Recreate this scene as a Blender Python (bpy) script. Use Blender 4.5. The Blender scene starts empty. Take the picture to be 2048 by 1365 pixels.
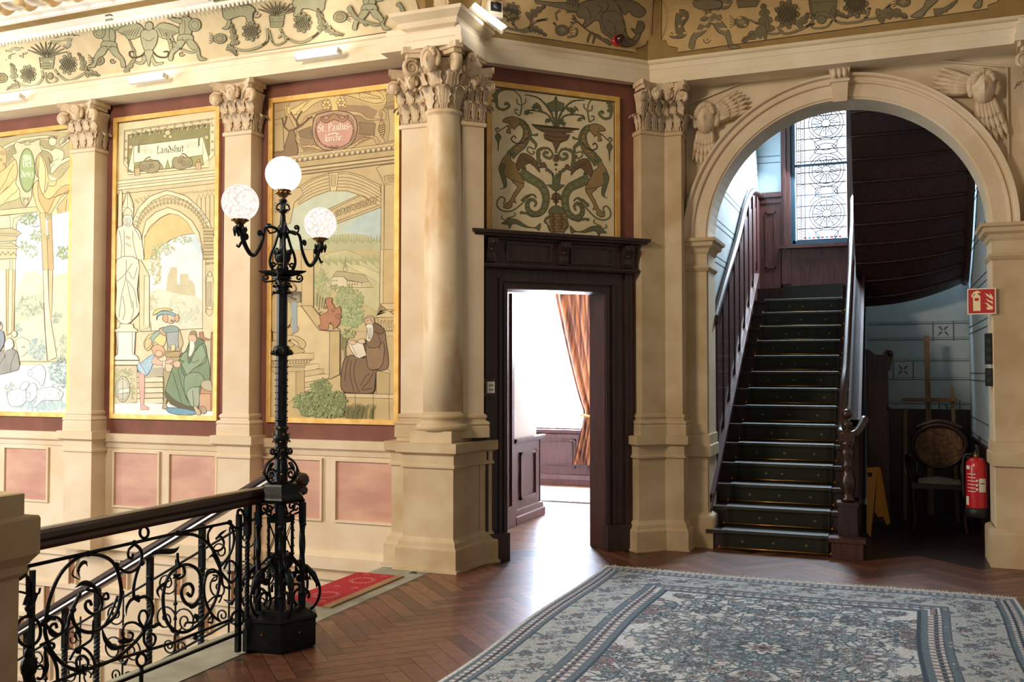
import bpy, math, random
import numpy as np
from mathutils import Vector as V, Matrix
random.seed(7)
C = bpy.context.scene.collection
sc = bpy.context.scene
PI = math.pi

# ------------------------------------------------------------------ camera
FPX, EYE, HZ = 1900.0, 1.5, 742.0
_yaw = math.radians(111.6); _p = math.atan((HZ-682.5)/FPX)
_F = V((math.cos(_yaw)*math.cos(_p), math.sin(_yaw)*math.cos(_p), math.sin(_p)))
_R = V((math.sin(_yaw), -math.cos(_yaw), 0))
_U = V((-math.cos(_yaw)*math.sin(_p), -math.sin(_yaw)*math.sin(_p), math.cos(_p)))
cd = bpy.data.cameras.new('camera'); cam = bpy.data.objects.new('camera', cd); C.objects.link(cam)
cd.sensor_width = 36; cd.lens = FPX/2048*36; cd.clip_start = .05; cd.clip_end = 100
cam.matrix_world = Matrix(((_R.x,_U.x,-_F.x,0),(_R.y,_U.y,-_F.y,0),(_R.z,_U.z,-_F.z,EYE),(0,0,0,1)))
sc.camera = cam
# ------------------------------------------------------------------ world, lights, exposure
sc.view_settings.view_transform = 'Standard'; sc.view_settings.look = 'None'
sc.view_settings.gamma = 1; sc.view_settings.use_curve_mapping = False
sc.view_settings.exposure = 0.0
w = bpy.data.worlds.new('world'); sc.world = w; w.use_nodes = True
w.node_tree.nodes['Background'].inputs[0].default_value = (1.0, .86, .70, 1)
w.node_tree.nodes['Background'].inputs[1].default_value = .24
def area(name, loc, target, sx, sy, power, color):
    l = bpy.data.lights.new(name, 'AREA'); l.shape = 'RECTANGLE'; l.size = sx; l.size_y = sy
    l.energy = power; l.color = color
    o = bpy.data.objects.new(name, l); C.objects.link(o); o.location = loc
    o.rotation_euler = (V(target)-V(loc)).to_track_quat('-Z', 'Y').to_euler(); return o
# daylight of the tall windows of the stair hall, left of and behind the camera
area('hall_window_light', (-9.9, 2.4, 2.2), (-6.2, 6.7, .9), 2.6, 3.2, 350, (1, .97, .94))
# warm lamps of the hall behind and above the camera
area('hall_lamp_light', (-5.2, .8, 4.5), (-2.3, 7.6, 2.6), 1.4, 1.0, 265, (1, .82, .61))

# added fill for the room behind the door; daylight below the leaded window
area('far_room_fill_light', (-2.55, 10.6, 2.1), (-4.2, 9.6, .6), 1.6, 1.4, 130, (.86, .93, 1))
area('leaded_window_light', (-.75, 11.7, 4.1), (-1.25, 9.2, 2.2), .6, 1.6, 290, (.72, .86, 1))

# ------------------------------------------------------------------ helpers
def lin(c):
    if isinstance(c, str):
        c = c.lstrip('#'); c = [int(c[i:i+2], 16)/255 for i in (0, 2, 4)]
    return tuple((x/12.92 if x <= .04045 else ((x+.055)/1.055)**2.4) for x in c[:3])
def ray(u, v): return _F*FPX + _R*(u-1024) + _U*(682.5-v)
EY = V((0, 0, EYE))
def at(u, v, P, n):
    "point where the sight line of a photo point meets the wall plane (P, n)"
    d = ray(u, v); return EY + d*((V(P)-EY).dot(V(n))/d.dot(V(n)))
class MB:
    def __init__(s): s.v = []; s.f = []; s.c = []; s.sm = []; s.k = None
    def add(s, vs, fs, smooth=False, col=None):
        o = len(s.v); s.v.extend(tuple(p) for p in vs)
        for f in fs: s.f.append([i+o for i in f]); s.sm.append(smooth); s.c.append(col or s.k or (1, 1, 1))
        return s
    def box(s, a, b, col=None):
        x0, y0, z0 = a; x1, y1, z1 = b
        return s.add([(x0,y0,z0),(x1,y0,z0),(x1,y1,z0),(x0,y1,z0),(x0,y0,z1),(x1,y0,z1),(x1,y1,z1),(x0,y1,z1)],
              [(0,3,2,1),(4,5,6,7),(0,1,5,4),(1,2,6,5),(2,3,7,6),(3,0,4,7)], col=col)
    def obox(s, o, X, Y, Z, col=None):
        "box from corner o with edge vectors"
        o, X, Y, Z = V(o), V(X), V(Y), V(Z)
        return s.add([o, o+X, o+X+Y, o+Y, o+Z, o+X+Z, o+X+Y+Z, o+Y+Z],
              [(0,3,2,1),(4,5,6,7),(0,1,5,4),(1,2,6,5),(2,3,7,6),(3,0,4,7)], col=col)
    def prism(s, pts, d, col=None):
        "3D polygon extruded by vector d"
        n = len(pts); d = V(d); p = [V(q) for q in pts]
        return s.add(p+[q+d for q in p], [tuple(range(n))[::-1], tuple(range(n, 2*n))]+[(i,(i+1)%n,(i+1)%n+n,i+n) for i in range(n)], col=col)
    def lathe(s, c, prof, seg=24, smooth=True, axis=None, col=None):
        c = V(c); A = V(axis).normalized() if axis else V((0,0,1))
        q = A.to_track_quat('Z', 'Y') if axis else None
        vs = []
        for r, z in prof:
            for i in range(seg):
                a = 2*PI*i/seg; p = V((r*math.cos(a), r*math.sin(a), z))
                if q: p = q @ p
                vs.append(c+p)
        n = len(prof)
        fs = [(j*seg+i, j*seg+(i+1)%seg, (j+1)*seg+(i+1)%seg, (j+1)*seg+i) for j in range(n-1) for i in range(seg)]
        s.add(vs, fs, smooth, col)
        o = len(s.v)-len(vs)
        for j, rev in ((0, True), (n-1, False)):
            if prof[j][0] > 1e-5:
                f = [o+j*seg+i for i in range(seg)]
                s.f.append(f[::-1] if rev else f); s.sm.append(False); s.c.append(col or s.k or (1,1,1))
        return s
    def ball(s, c, r, seg=12, sz=1, col=None):
        return s.lathe(c, [(max(r*math.sin(PI*i/(seg//2+2)), 1e-6), -r*sz*math.cos(PI*i/(seg//2+2))) for i in range(seg//2+3)], seg, col=col)
    def tube(s, pts, r, seg=6, closed=False, flat=None, twist=0, col=None, smooth=True):
        "swept tube; r number or list; flat=(vector, ratio) squashes the section along a direction"
        P = [V(p) for p in pts]; n = len(P)
        if n < 2: return s
        R = r if isinstance(r, (list, tuple)) else [r]*n
        T = []
        for i in range(n):
            a = P[(i-1) % n] if (i or closed) else P[0]; b = P[(i+1) % n] if (i < n-1 or closed) else P[-1]
            t = (b-a); T.append(t.normalized() if t.length > 1e-9 else V((0,0,1)))
        up = V(flat[0]).normalized() if flat else (V((0,0,1)) if abs(T[0].z) < .9 else V((1,0,0)))
        N = (up - T[0]*up.dot(T[0])).normalized(); vs = []
        for i in range(n):
            if flat:
                q = up - T[i]*up.dot(T[i]); N = q.normalized() if q.length > 1e-6 else N
            else: N = (N - T[i]*N.dot(T[i])).normalized()
            B = T[i].cross(N)
            for k in range(seg):
                a = 2*PI*(k+.5)/seg + twist*i
                vs.append(P[i] + N*(R[i]*math.cos(a)*(flat[1] if flat else 1)) + B*(R[i]*math.sin(a)))
        m = n if closed else n-1
        fs = [(i*seg+k, i*seg+(k+1)%seg, ((i+1)%n)*seg+(k+1)%seg, ((i+1)%n)*seg+k) for i in range(m) for k in range(seg)]
        if not closed: fs += [tuple(range(seg))[::-1], tuple(range((n-1)*seg, n*seg))]
        return s.add(vs, fs, smooth and seg > 4, col)
    def mould(s, path, prof, closed=False, caps=True, col=None):
        "plan path (x, y) with rows offset to its right by prof=[(off, z)...]"
        n = len(path); P = [V(p) for p in path]; rows = []
        nn = []
        for i in range(n):
            a = P[i]-P[i-1] if (i or closed) else None; b = P[(i+1)%n]-P[i] if (i < n-1 or closed) else None
            na = V((a.y, -a.x)).normalized() if a else None; nb = V((b.y, -b.x)).normalized() if b else None
            if na is None: m = nb
            elif nb is None: m = na
            else:
                m = na+nb; m = m/m.length; m = m/max(.3, m.dot(na))
            nn.append(m)
        vs = [(P[i].x+nn[i].x*o, P[i].y+nn[i].y*o, z) for o, z in prof for i in range(n)]
        m = n if closed else n-1
        fs = [(j*n+i, j*n+(i+1)%n, (j+1)*n+(i+1)%n, (j+1)*n+i) for j in range(len(prof)-1) for i in range(m)]
        if closed and caps: fs += [tuple(range(n))[::-1], tuple(range((len(prof)-1)*n, len(prof)*n))]
        if not closed and caps and len(prof) > 2:
            fs += [tuple(j*n for j in range(len(prof))), tuple(j*n+n-1 for j in range(len(prof)))[::-1]]
        return s.add(vs, fs, False, col)
    def grid(s, fn, nu, nv, smooth=True, col=None):
        vs = [fn(i/nu, j/nv) for j in range(nv+1) for i in range(nu+1)]
        return s.add(vs, [(j*(nu+1)+i, j*(nu+1)+i+1, (j+1)*(nu+1)+i+1, (j+1)*(nu+1)+i) for j in range(nv) for i in range(nu)], smooth, col)
    def build(s, name, mat, parent=None, color=False, mats=None):
        me = bpy.data.meshes.new(name); L = wloc(parent) if parent else V((0,0,0))
        me.from_pydata([(x-L.x, y-L.y, z-L.z) for x, y, z in s.v], [], s.f)
        me.polygons.foreach_set('use_smooth', s.sm)
        if color:
            a = me.color_attributes.new('Col', 'FLOAT_COLOR', 'CORNER'); buf = []
            for f, c in zip(s.f, s.c): buf.extend(list(c[:3]+(1,))*len(f))
            a.data.foreach_set('color', buf)
        me.materials.append(mat); me.update()
        o = bpy.data.objects.new(name, me); C.objects.link(o)
        if parent: o.parent = parent
        return o
def wloc(o):
    L = V((0,0,0))
    while o: L += o.location; o = o.parent
    return L
def tag(o, label, cat, group=None):
    o['label'] = label; o['category'] = cat
    if group: o['group'] = group
    return o
def thing(name, label, cat, loc=(0,0,0), group=None):
    o = bpy.data.objects.new(name, None); C.objects.link(o); o.location = loc; o.empty_display_size = .05
    return tag(o, label, cat, group)
def struct(o): o['kind'] = 'structure'; return o
def copytree(o, dx, parent=None):
    c = o.copy(); C.objects.link(c)
    if parent: c.parent = parent
    else: c.location = o.location + V(dx)
    for ch in list(o.children): copytree(ch, dx, c)
    return c
def cat(pts, n=6, closed=False):
    "Catmull-Rom through points"
    P = [V(p) for p in pts]; m = len(P); out = []
    if m < 3: return P
    for i in range(m if closed else m-1):
        p0 = P[(i-1)%m] if (i or closed) else P[0]; p1 = P[i]; p2 = P[(i+1)%m]; p3 = P[(i+2)%m] if (i < m-2 or closed) else P[-1]
        for k in range(n):
            t = k/n
            out.append(.5*((2*p1)+(p2-p0)*t+(2*p0-5*p1+4*p2-p3)*t*t+(3*p1-p0-3*p2+p3)*t**3))
    if not closed: out.append(P[-1])
    return out
def nums(t):
    a = [float(x) for x in t.replace(',', ' ').split()]; return list(zip(a[::2], a[1::2]))

# ------------------------------------------------------------------ materials
def mat(name, col, rough=.6, col2=None, scale=6, metal=0, bump=0, bscale=40, stretch=(1,1,1), spec=.5, lo=.35, hi=.65, detail=4, attr=False, coat=0, attr_amt=.10):
    m = bpy.data.materials.new(name); m.use_nodes = True; nt = m.node_tree; b = nt.nodes['Principled BSDF']
    b.inputs['Roughness'].default_value = rough; b.inputs['Metallic'].default_value = metal
    b.inputs['Specular IOR Level'].default_value = spec
    if coat: b.inputs['Coat Weight'].default_value = coat; b.inputs['Coat Roughness'].default_value = .12
    c1 = lin(col)+(1,); b.inputs['Base Color'].default_value = c1
    tc = nt.nodes.new('ShaderNodeTexCoord'); mp = nt.nodes.new('ShaderNodeMapping'); mp.inputs['Scale'].default_value = stretch
    nt.links.new(tc.outputs['Object'], mp.inputs['Vector'])
    src = None
    if col2 or attr:
        nz = nt.nodes.new('ShaderNodeTexNoise'); nz.inputs['Scale'].default_value = scale; nz.inputs['Detail'].default_value = detail
        nt.links.new(mp.outputs[0], nz.inputs['Vector'])
        rp = nt.nodes.new('ShaderNodeMapRange'); rp.inputs['From Min'].default_value = lo; rp.inputs['From Max'].default_value = hi
        nt.links.new(nz.outputs['Fac'], rp.inputs['Value'])
        mx = nt.nodes.new('ShaderNodeMix'); mx.data_type = 'RGBA'
        if attr:
            at_ = nt.nodes.new('ShaderNodeAttribute'); at_.attribute_name = 'Col'
            hs = nt.nodes.new('ShaderNodeHueSaturation'); hs.inputs['Value'].default_value = 1-attr_amt*2.2
            h0 = nt.nodes.new('ShaderNodeHueSaturation'); h0.inputs['Saturation'].default_value = .84 if name == 'mural_paint' else 1
            nt.links.new(at_.outputs['Color'], h0.inputs['Color']); nt.links.new(h0.outputs[0], hs.inputs['Color']); nt.links.new(h0.outputs[0], mx.inputs[6]); nt.links.new(hs.outputs[0], mx.inputs[7])
        else:
            mx.inputs[6].default_value = c1; mx.inputs[7].default_value = lin(col2)+(1,)
        nt.links.new(rp.outputs[0], mx.inputs[0]); nt.links.new(mx.outputs[2], b.inputs['Base Color'])
    if bump:
        n2 = nt.nodes.new('ShaderNodeTexNoise'); n2.inputs['Scale'].default_value = bscale; n2.inputs['Detail'].default_value = 5
        nt.links.new(mp.outputs[0], n2.inputs['Vector'])
        bp = nt.nodes.new('ShaderNodeBump'); bp.inputs['Strength'].default_value = bump; bp.inputs['Distance'].default_value = .01
        nt.links.new(n2.outputs['Fac'], bp.inputs['Height']); nt.links.new(bp.outputs[0], b.inputs['Normal'])
    return m
def emis(name, col, strength, dark=None, scale=30):
    m = bpy.data.materials.new(name); m.use_nodes = True; nt = m.node_tree; nt.nodes.remove(nt.nodes['Principled BSDF'])
    e = nt.nodes.new('ShaderNodeEmission'); e.inputs[0].default_value = lin(col)+(1,); e.inputs[1].default_value = strength
    nt.links.new(e.outputs[0], nt.nodes['Material Output'].inputs[0])
    if dark:
        v = nt.nodes.new('ShaderNodeTexVoronoi'); v.inputs['Scale'].default_value = scale
        tc = nt.nodes.new('ShaderNodeTexCoord'); nt.links.new(tc.outputs['Object'], v.inputs['Vector'])
        rp = nt.nodes.new('ShaderNodeMapRange'); rp.inputs['From Min'].default_value = 0; rp.inputs['From Max'].default_value = .7
        rp.inputs['To Min'].default_value = strength; rp.inputs['To Max'].default_value = dark
        nt.links.new(v.outputs['Distance'], rp.inputs['Value']); nt.links.new(rp.outputs[0], e.inputs[1])
    return m
M = dict(
 plaster=mat('cream_plaster', '#e0d0b4', .7, '#d3c1a2', 3, bump=.05),
 stone=mat('sandstone', '#cfbc9a', .75, '#b9a07a', 3, bump=.12, bscale=60),
 stone2=mat('pale_sandstone', '#e1cfb5', .75, '#d3bd9b', 2.5, bump=.1, bscale=60),
 carved=mat('carved_sandstone', '#dcc9ac', .8, '#c9b292', 14, bump=.2, bscale=90),
 marble=mat('veined_marble', '#e4d2b0', .45, '#bd9257', 3.6, stretch=(1,1,.5), lo=.47, hi=.72, detail=6, bump=.03),
 pink=mat('pink_marble', '#d2a68c', .5, '#b98877', 2.2, stretch=(1,1,2.2), detail=7),
 maroon=mat('maroon_paint', '#7f4f40', .8, '#724637', 5),
 curb=mat('grey_stone', '#a7a899', .6, '#8b8d80', 5, bump=.05),
 wood=mat('dark_oak', '#3a2523', .42, '#2a1917', 7, stretch=(6,6,.6), bump=.12, bscale=30, coat=.2),
 redwood=mat('red_brown_wood', '#54302b', .42, '#3d2220', 7, stretch=(6,6,.6), bump=.1, bscale=30, coat=.2),
 rail=mat('polished_handrail_wood', '#3b2117', .28, '#2a170f', 9, stretch=(4,.5,4), coat=.5),
 iron=mat('black_wrought_iron', '#14171a', .38, '#1d2327', 20, metal=.55, bump=.1),
 brass=mat('aged_brass', '#a58254', .35, '#6a4b2c', 40, metal=.9),
 gold=mat('gold_leaf', '#e6be70', .45, '#d6a552', 12, metal=.25),
 white=mat('white_paint', '#ebe7dc', .6),
 blue=mat('pale_blue_plaster', '#b9c7cc', .8, '#aebdc3', 4, bump=.05),
 roomwall=mat('room_wall_paint', '#e6dad2', .8),
 paint=mat('mural_paint', '#ffffff', .8, attr=True, scale=9, bump=.05, bscale=120, attr_amt=.05),
 parquet=mat('oak_parquet', '#ffffff', .45, attr=True, scale=18, bump=.06, bscale=50, attr_amt=.16, coat=.2, spec=.6),
 wool=mat('wool_pile', '#ffffff', .95, attr=True, scale=120, bump=.5, bscale=300, attr_amt=.2, spec=.1),
 plastic=mat('beige_plastic', '#cdc3ae', .5),
 black=mat('black_plastic', '#1b1b1c', .5),
 red=mat('red_enamel', '#c01f2a', .3, coat=.4),
)
NB = V((.70711, -.70711, 0)); EB = V((.70711, .70711, 0))
def B(s, d=0, z=0):
    "point on the diagonal wall: s along it, d out from it"
    return V((-2.94, 6.94, z)) + EB*s + NB*d
# ================================================================== floors
def hexc(c): return lin(c)
def floor_mesh():
    mb = MB(); base = lin('#2c1710')
    poly = [(-3.22,-1.5),(3,-1.5),(3,8.6),(.8,8.6),(.8,11.4),(-1.46,11.4),(-1.46,8.3),(-2.05,8.3),(-2.3,7.95),(-3.1,7.2),(-3.2,6.2),(-3.22,6.2)]
    mb.add([(x,y,0) for x,y in poly], [tuple(range(len(poly)))], col=base)
    # herringbone: every block a tinted face a hair above the dark joints
    W, L, g = .1, .6, .002; n = int(L/W); c, s_ = math.cos(PI/4), math.sin(PI/4)
    tones = [lin(t) for t in ('#6b4029','#744730','#633a25','#7c4d34','#5c3421','#704430','#83543a')]
    rnd = random.Random(3)
    def inside(x, y):
        if y > 8.22 or y < 1.4 or x > 2.2: return False
        if x < -3.2: return False
        if x-y < -9.85 and y > 6.3 and x < -1.5: return False
        if x < -2.95 and y > 6.3: return False
        return True
    for a in range(-60, 90):
        for b in range(-14, 26):
            ox = a*W + 2*b*L*.5*0; 
            # classic herringbone lattice: offset (W,W) and (L,-L)... in block space
            bx = a*W + b*L; by = a*W - b*L
            for k in (0, 1):
                r = (bx, by, bx+L, by+W) if k == 0 else (bx, by+W, bx+W, by+W+L)
                x0, y0, x1, y1 = r
                cx, cy = (x0+x1)/2, (y0+y1)/2
                X, Y = (cx*c - cy*s_)*1-1.0, (cx*s_ + cy*c)+1.0
                if not inside(X, Y): continue
                q = [(x0+g,y0+g),(x1-g,y0+g),(x1-g,y1-g),(x0+g,y1-g)]
                mb.add([(u*c-v*s_-1.0, u*s_+v*c+1.0, .0006) for u, v in q], [(0,1,2,3)], col=rnd.choice(tones))
    return mb
struct(floor_mesh().build('floor', M['parquet'], color=True))
# floor of the room behind the door and of the stair recess
mb = MB(); 
for i in range(60):
    y = 7.3+i*.09; x0 = -9
    for j in range(5):
        mb.add([(-7+j*1.2+(i%2)*.6, y, -.004),(-7+j*1.2+1.195+(i%2)*.6, y, -.004),(-7+j*1.2+1.195+(i%2)*.6, y+.087, -.004),(-7+j*1.2+(i%2)*.6, y+.087, -.004)], [(0,1,2,3)], col=lin(random.choice(('#8a5738','#7c4d32','#94603f'))))
struct(mb.build('floor', M['parquet'], color=True))
# landing edge stone strip
mb = MB()
mb.box((-3.52,-1.5,-.42), (-3.19,4.75,.004)); mb.box((-3.62,4.75,-.2), (-3.33,6.46,-.002)); mb.box((-3.33,4.75,-.1),(-3.19,6.3,.001))
struct(mb.build('trim_1', M['curb']))

# ================================================================== walls
YA = 6.75
mb = MB(); mb.box((-11.5,YA,.93), (-3.1,YA+.3,4.2)); struct(mb.build('wall_left', M['maroon']))
# dado of the mural wall, with recessed pink stone panels
mb = MB(); mb.box((-11.5,YA,-3), (-3.2,YA+.3,.93))
mb.mould([(-11.5,YA),(-3.3,YA)], [(0,.80),(.012,.80),(.02,.84),(.045,.86),(.05,.93),(0,.93)])
mb.mould([(-11.5,YA),(-3.3,YA)], [(0,-.12),(.05,-.12),(.05,-.02),(.02,.02),(0,.03)])
struct(mb.build('wall_dado', M['stone2']))
pan = MB(); fr = MB()
def recess(mbf, mbp, x0, x1, z0, z1, y, d=.02, w=.018):
    mbp.box((x0,y-.003,z0), (x1,y+.02,z1))
    for a in (((x0-w,y-d,z0-w),(x0,y,z1+w)), ((x1,y-d,z0-w),(x1+w,y,z1+w)), ((x0,y-d,z1),(x1,y,z1+w)), ((x0,y-d,z0-w),(x1,y,z0))): mbf.box(*a)
for x0, x1 in ((-8.6,-8.06),(-7.92,-7.38),(-6.56,-6.06),(-5.93,-5.43),(-4.95,-4.37),(-4.22,-3.66),(-9.9,-9.4)): recess(fr, pan, x0, x1, .28, .76, YA)
struct(fr.build('trim_2', M['stone2'])); struct(pan.build('trim_3', M['pink']))
# stepped courses of panels below, following the flight
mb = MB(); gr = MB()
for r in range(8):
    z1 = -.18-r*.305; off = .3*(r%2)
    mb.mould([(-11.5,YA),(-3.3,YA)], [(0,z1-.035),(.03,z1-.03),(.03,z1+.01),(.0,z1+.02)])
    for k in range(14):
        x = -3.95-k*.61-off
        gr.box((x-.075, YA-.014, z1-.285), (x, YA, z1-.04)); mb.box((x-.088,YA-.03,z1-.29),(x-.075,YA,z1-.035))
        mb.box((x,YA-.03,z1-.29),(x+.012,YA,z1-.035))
struct(mb.build('trim_4', M['stone2'])); struct(gr.build('trim_5', mat('brown_reveal_shade', '#a06f43', .6, '#825533', 5)))  # brown strips paint in the shade of the panels' left reveals
# diagonal door wall: left, right, over the door
D0, D1, DT = .147, 1.045, 2.16
mb = MB()
for s0, s1, z0, z1 in ((-.15,D0,0,4.0),(D1,1.48,0,4.0),(D0,D1,DT,4.0)):
    mb.obox(B(s0,-.03,z0), EB*(s1-s0), NB*-.24, V((0,0,z1-z0)))
struct(mb.build('wall_back', M['maroon']))
# arch wall: spandrel polygon with round opening
AX, AZ, RI, RO, YC = -.34, 2.635, 1.09, 1.285, 8.2
def arch_pts(r, n=40, z0=None):
    return [(AX-r*math.cos(PI*i/n), AZ+r*math.sin(PI*i/n)) for i in range(n+1)]
mb = MB(); ar = arch_pts(RI, 48)
for y in (YC, YC+.34):
    pts = [(AX-RI,0),(-2.2,0),(-2.2,4.3)] 
top = 4.3
for i in range(48):
    (xa,za),(xb,zb) = ar[i], ar[i+1]
    mb.prism([(xa,YC,za),(xb,YC,zb),(xb,YC,top),(xa,YC,top)], (0,.34,0))
mb.box((-2.3,YC,0), (AX-RI,YC+.34,top)); mb.box((AX+RI,YC,0), (2.2,YC+.34,top))
struct(mb.build('wall_right', M['plaster']))

# ================================================================== entablature, cove, ceiling edge
PATH = [(-11.5,6.5),(-3.62,6.5),(-3.62,6.38),(-2.93,6.38),(-2.93,6.87),(-1.87,7.93),(.9,7.93),(.9,7.86),(2.4,7.86)]
mb = MB(); mb.mould(PATH, [(-.45,3.96),(0,3.95),(0,4.005),(-.012,4.01),(-.012,4.075),(-.03,4.085),(-.035,4.13),(-.07,4.15),(-.09,4.17),(-.10,4.195),(-.5,4.2)])
struct(mb.build('trim_6', mat('white_cornice_plaster', '#ece0c8', .65, '#e2d3b4', 3)))
# impost blocks over the big column
CPATH = [(-11.5,6.5),(-3.2,6.5),(-2.87,6.86),(-1.87,7.93),(.92,7.93),(.92,7.5),(.92,2)]
CPATH = [(-11.5,6.5),(-3.3,6.5),(-1.87,7.93),(.95,7.93),(.95,2)]
def cove(t): a = t*PI/2; return (-.10+.44*(1-math.cos(a)), 4.195+.40*math.sin(a))
cp = [cove(i/10) for i in range(11)]
CV = {}
mb = MB(); mb.mould(CPATH, cp, caps=False); struct(mb.build('ceiling', mat('ochre_cove_paint', '#9a7f4b', .8, '#8d7342', 8)))
def cove_map(path_a, nrm):
    "photo point -> point on the cove of one wall (path line through path_a, normal nrm to the room)"
    A = V((path_a[0], path_a[1], 0)); n = V((nrm[0], nrm[1], 0))
    def f(u, v, h=0):
        d = ray(u, v); best = None
        for i in range(len(cp)-1):
            (o0,z0),(o1,z1) = cp[i], cp[i+1]
            sn = V((0,0,0)) + n*(z1-z0) - V((0,0,1))*(o1-o0); sn.normalize()
            P = A + n*o0; P.z = z0
            den = d.dot(sn)
            if abs(den) < 1e-6: continue
            q = EY + d*((P-EY).dot(sn)/den)
            lo, hi = (z0 if i else -9), (z1 if i < len(cp)-2 else 99)
            if lo-1e-4 <= q.z <= hi+1e-4:
                return q + sn*h
        return q + sn*h
    return f
# crowning white mouldings and ceiling beyond the cove
mb = MB(); mb.mould(CPATH, [(.34,4.60),(.36,4.585),(.385,4.59),(.39,4.615),(.43,4.62),(.44,4.66),(.60,4.67),(.62,4.72),(.9,4.73),(.92,4.80),(1.6,4.82)], caps=False)
struct(mb.build('trim_7', M['white']))
mb = MB(); mb.mould([(-11.5,6.5),(-3.42,6.5)], [(.13,4.56),(.135,4.535),(.15,4.528),(.165,4.535),(.17,4.56),(.20,4.565),(.25,4.585),(.27,4.60),(.34,4.605),(.42,4.64),(.44,4.665),(.60,4.675)], caps=False)
struct(mb.build('trim_14', M['white']))
mb = MB()
for k in range(120):
    x = -8.6+k*.043
    mb.ball((x, 6.5-.150, 4.522), .014, 7, sz=1.5)
struct(mb.build('trim_8', M['white']))
# ================================================================== carved capitals
def spiral(c, X, Y, r0, turns, n=40, start=0, r1=.12):
    "points of a spiral from radius r0 inwards in the plane X, Y"
    out = []
    for i in range(n+1):
        t = i/n; a = start+turns*2*PI*t; r = r0*((1-t)*(1-r1)+r1)
        out.append(V(c)+V(X)*(r*math.cos(a))+V(Y)*(r*math.sin(a)))
    return out
def leaf(mb, o, R_, O_, w, h, curl=.4, lobes=4, tip=.35):
    "acanthus leaf standing on o, R_ across, O_ outwards"
    o = V(o); Z = V((0,0,1))
    def fn(u, v):
        a = abs(u*2-1); sg = 1 if u > .5 else -1
        lob = 1-.22*abs(math.sin(v*PI*lobes))
        ww = w*(.55+.55*math.sin(min(v*1.25,1)*PI*.55))*(1 if v < .78 else max(.12, 1-(v-.78)*3.6))*lob
        out = .012+curl*h*(v**2.4)*.9 - .25*ww*a*a*.5 + .008*math.cos(u*PI*8)
        z = h*(v if v < .86 else .86-(v-.86)*1.6)
        if v >= .86: out += h*.12
        return o + R_*(sg*a*ww*.5) + O_*out + Z*z
    mb.grid(fn, 10, 12)
def head(mb, c, R_, O_, s, hair=True):
    "small carved head: face towards O_"
    c = V(c); Z = V((0,0,1))
    def fn(u, v):
        th = u*2*PI; ph = v*PI
        x = math.sin(th)*math.sin(ph); y = math.cos(th)*math.sin(ph); z = -math.cos(ph)
        k = 1.0
        f = max(0, y)
        w_ = .80*(1-.18*max(0,-z)*f); d = 1.0
        if f > .3:
            d += .26*math.exp(-((x/.13)**2+((z+.12)/.26)**2))            # nose
            d -= .12*(math.exp(-(((x-.34)/.17)**2+((z-.12)/.12)**2))+math.exp(-(((x+.34)/.17)**2+((z-.12)/.12)**2)))
            d += .07*math.exp(-((x/.26)**2+((z+.52)/.07)**2))             # lips
            d -= .05*math.exp(-((x/.3)**2+((z+.43)/.05)**2))
            d += .10*math.exp(-((x/.28)**2+((z+.85)/.16)**2))             # chin
            d += .05*math.exp(-(((abs(x)-.42)/.2)**2+((z+.2)/.2)**2))     # cheeks
        return c + R_*(x*w_*s) + O_*(y*.9*d*s) + Z*(z*1.18*s)
    mb.grid(fn, 28, 22)
    if hair:
        rnd = random.Random(5)
        for i in range(26):
            a = -PI*.15+PI*1.3*i/25; 
            for q in (0, 1):
                x = math.cos(a); z = math.sin(a)
                if z < -.5: continue
                rr = s*(.22+.08*rnd.random())
                mb.ball(c+R_*(x*s*(.92-.25*q))+Z*(z*s*(1.12-.1*q)+s*.12)+O_*(s*(.05+.42*q*(z>.2))), rr, 7)
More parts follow.
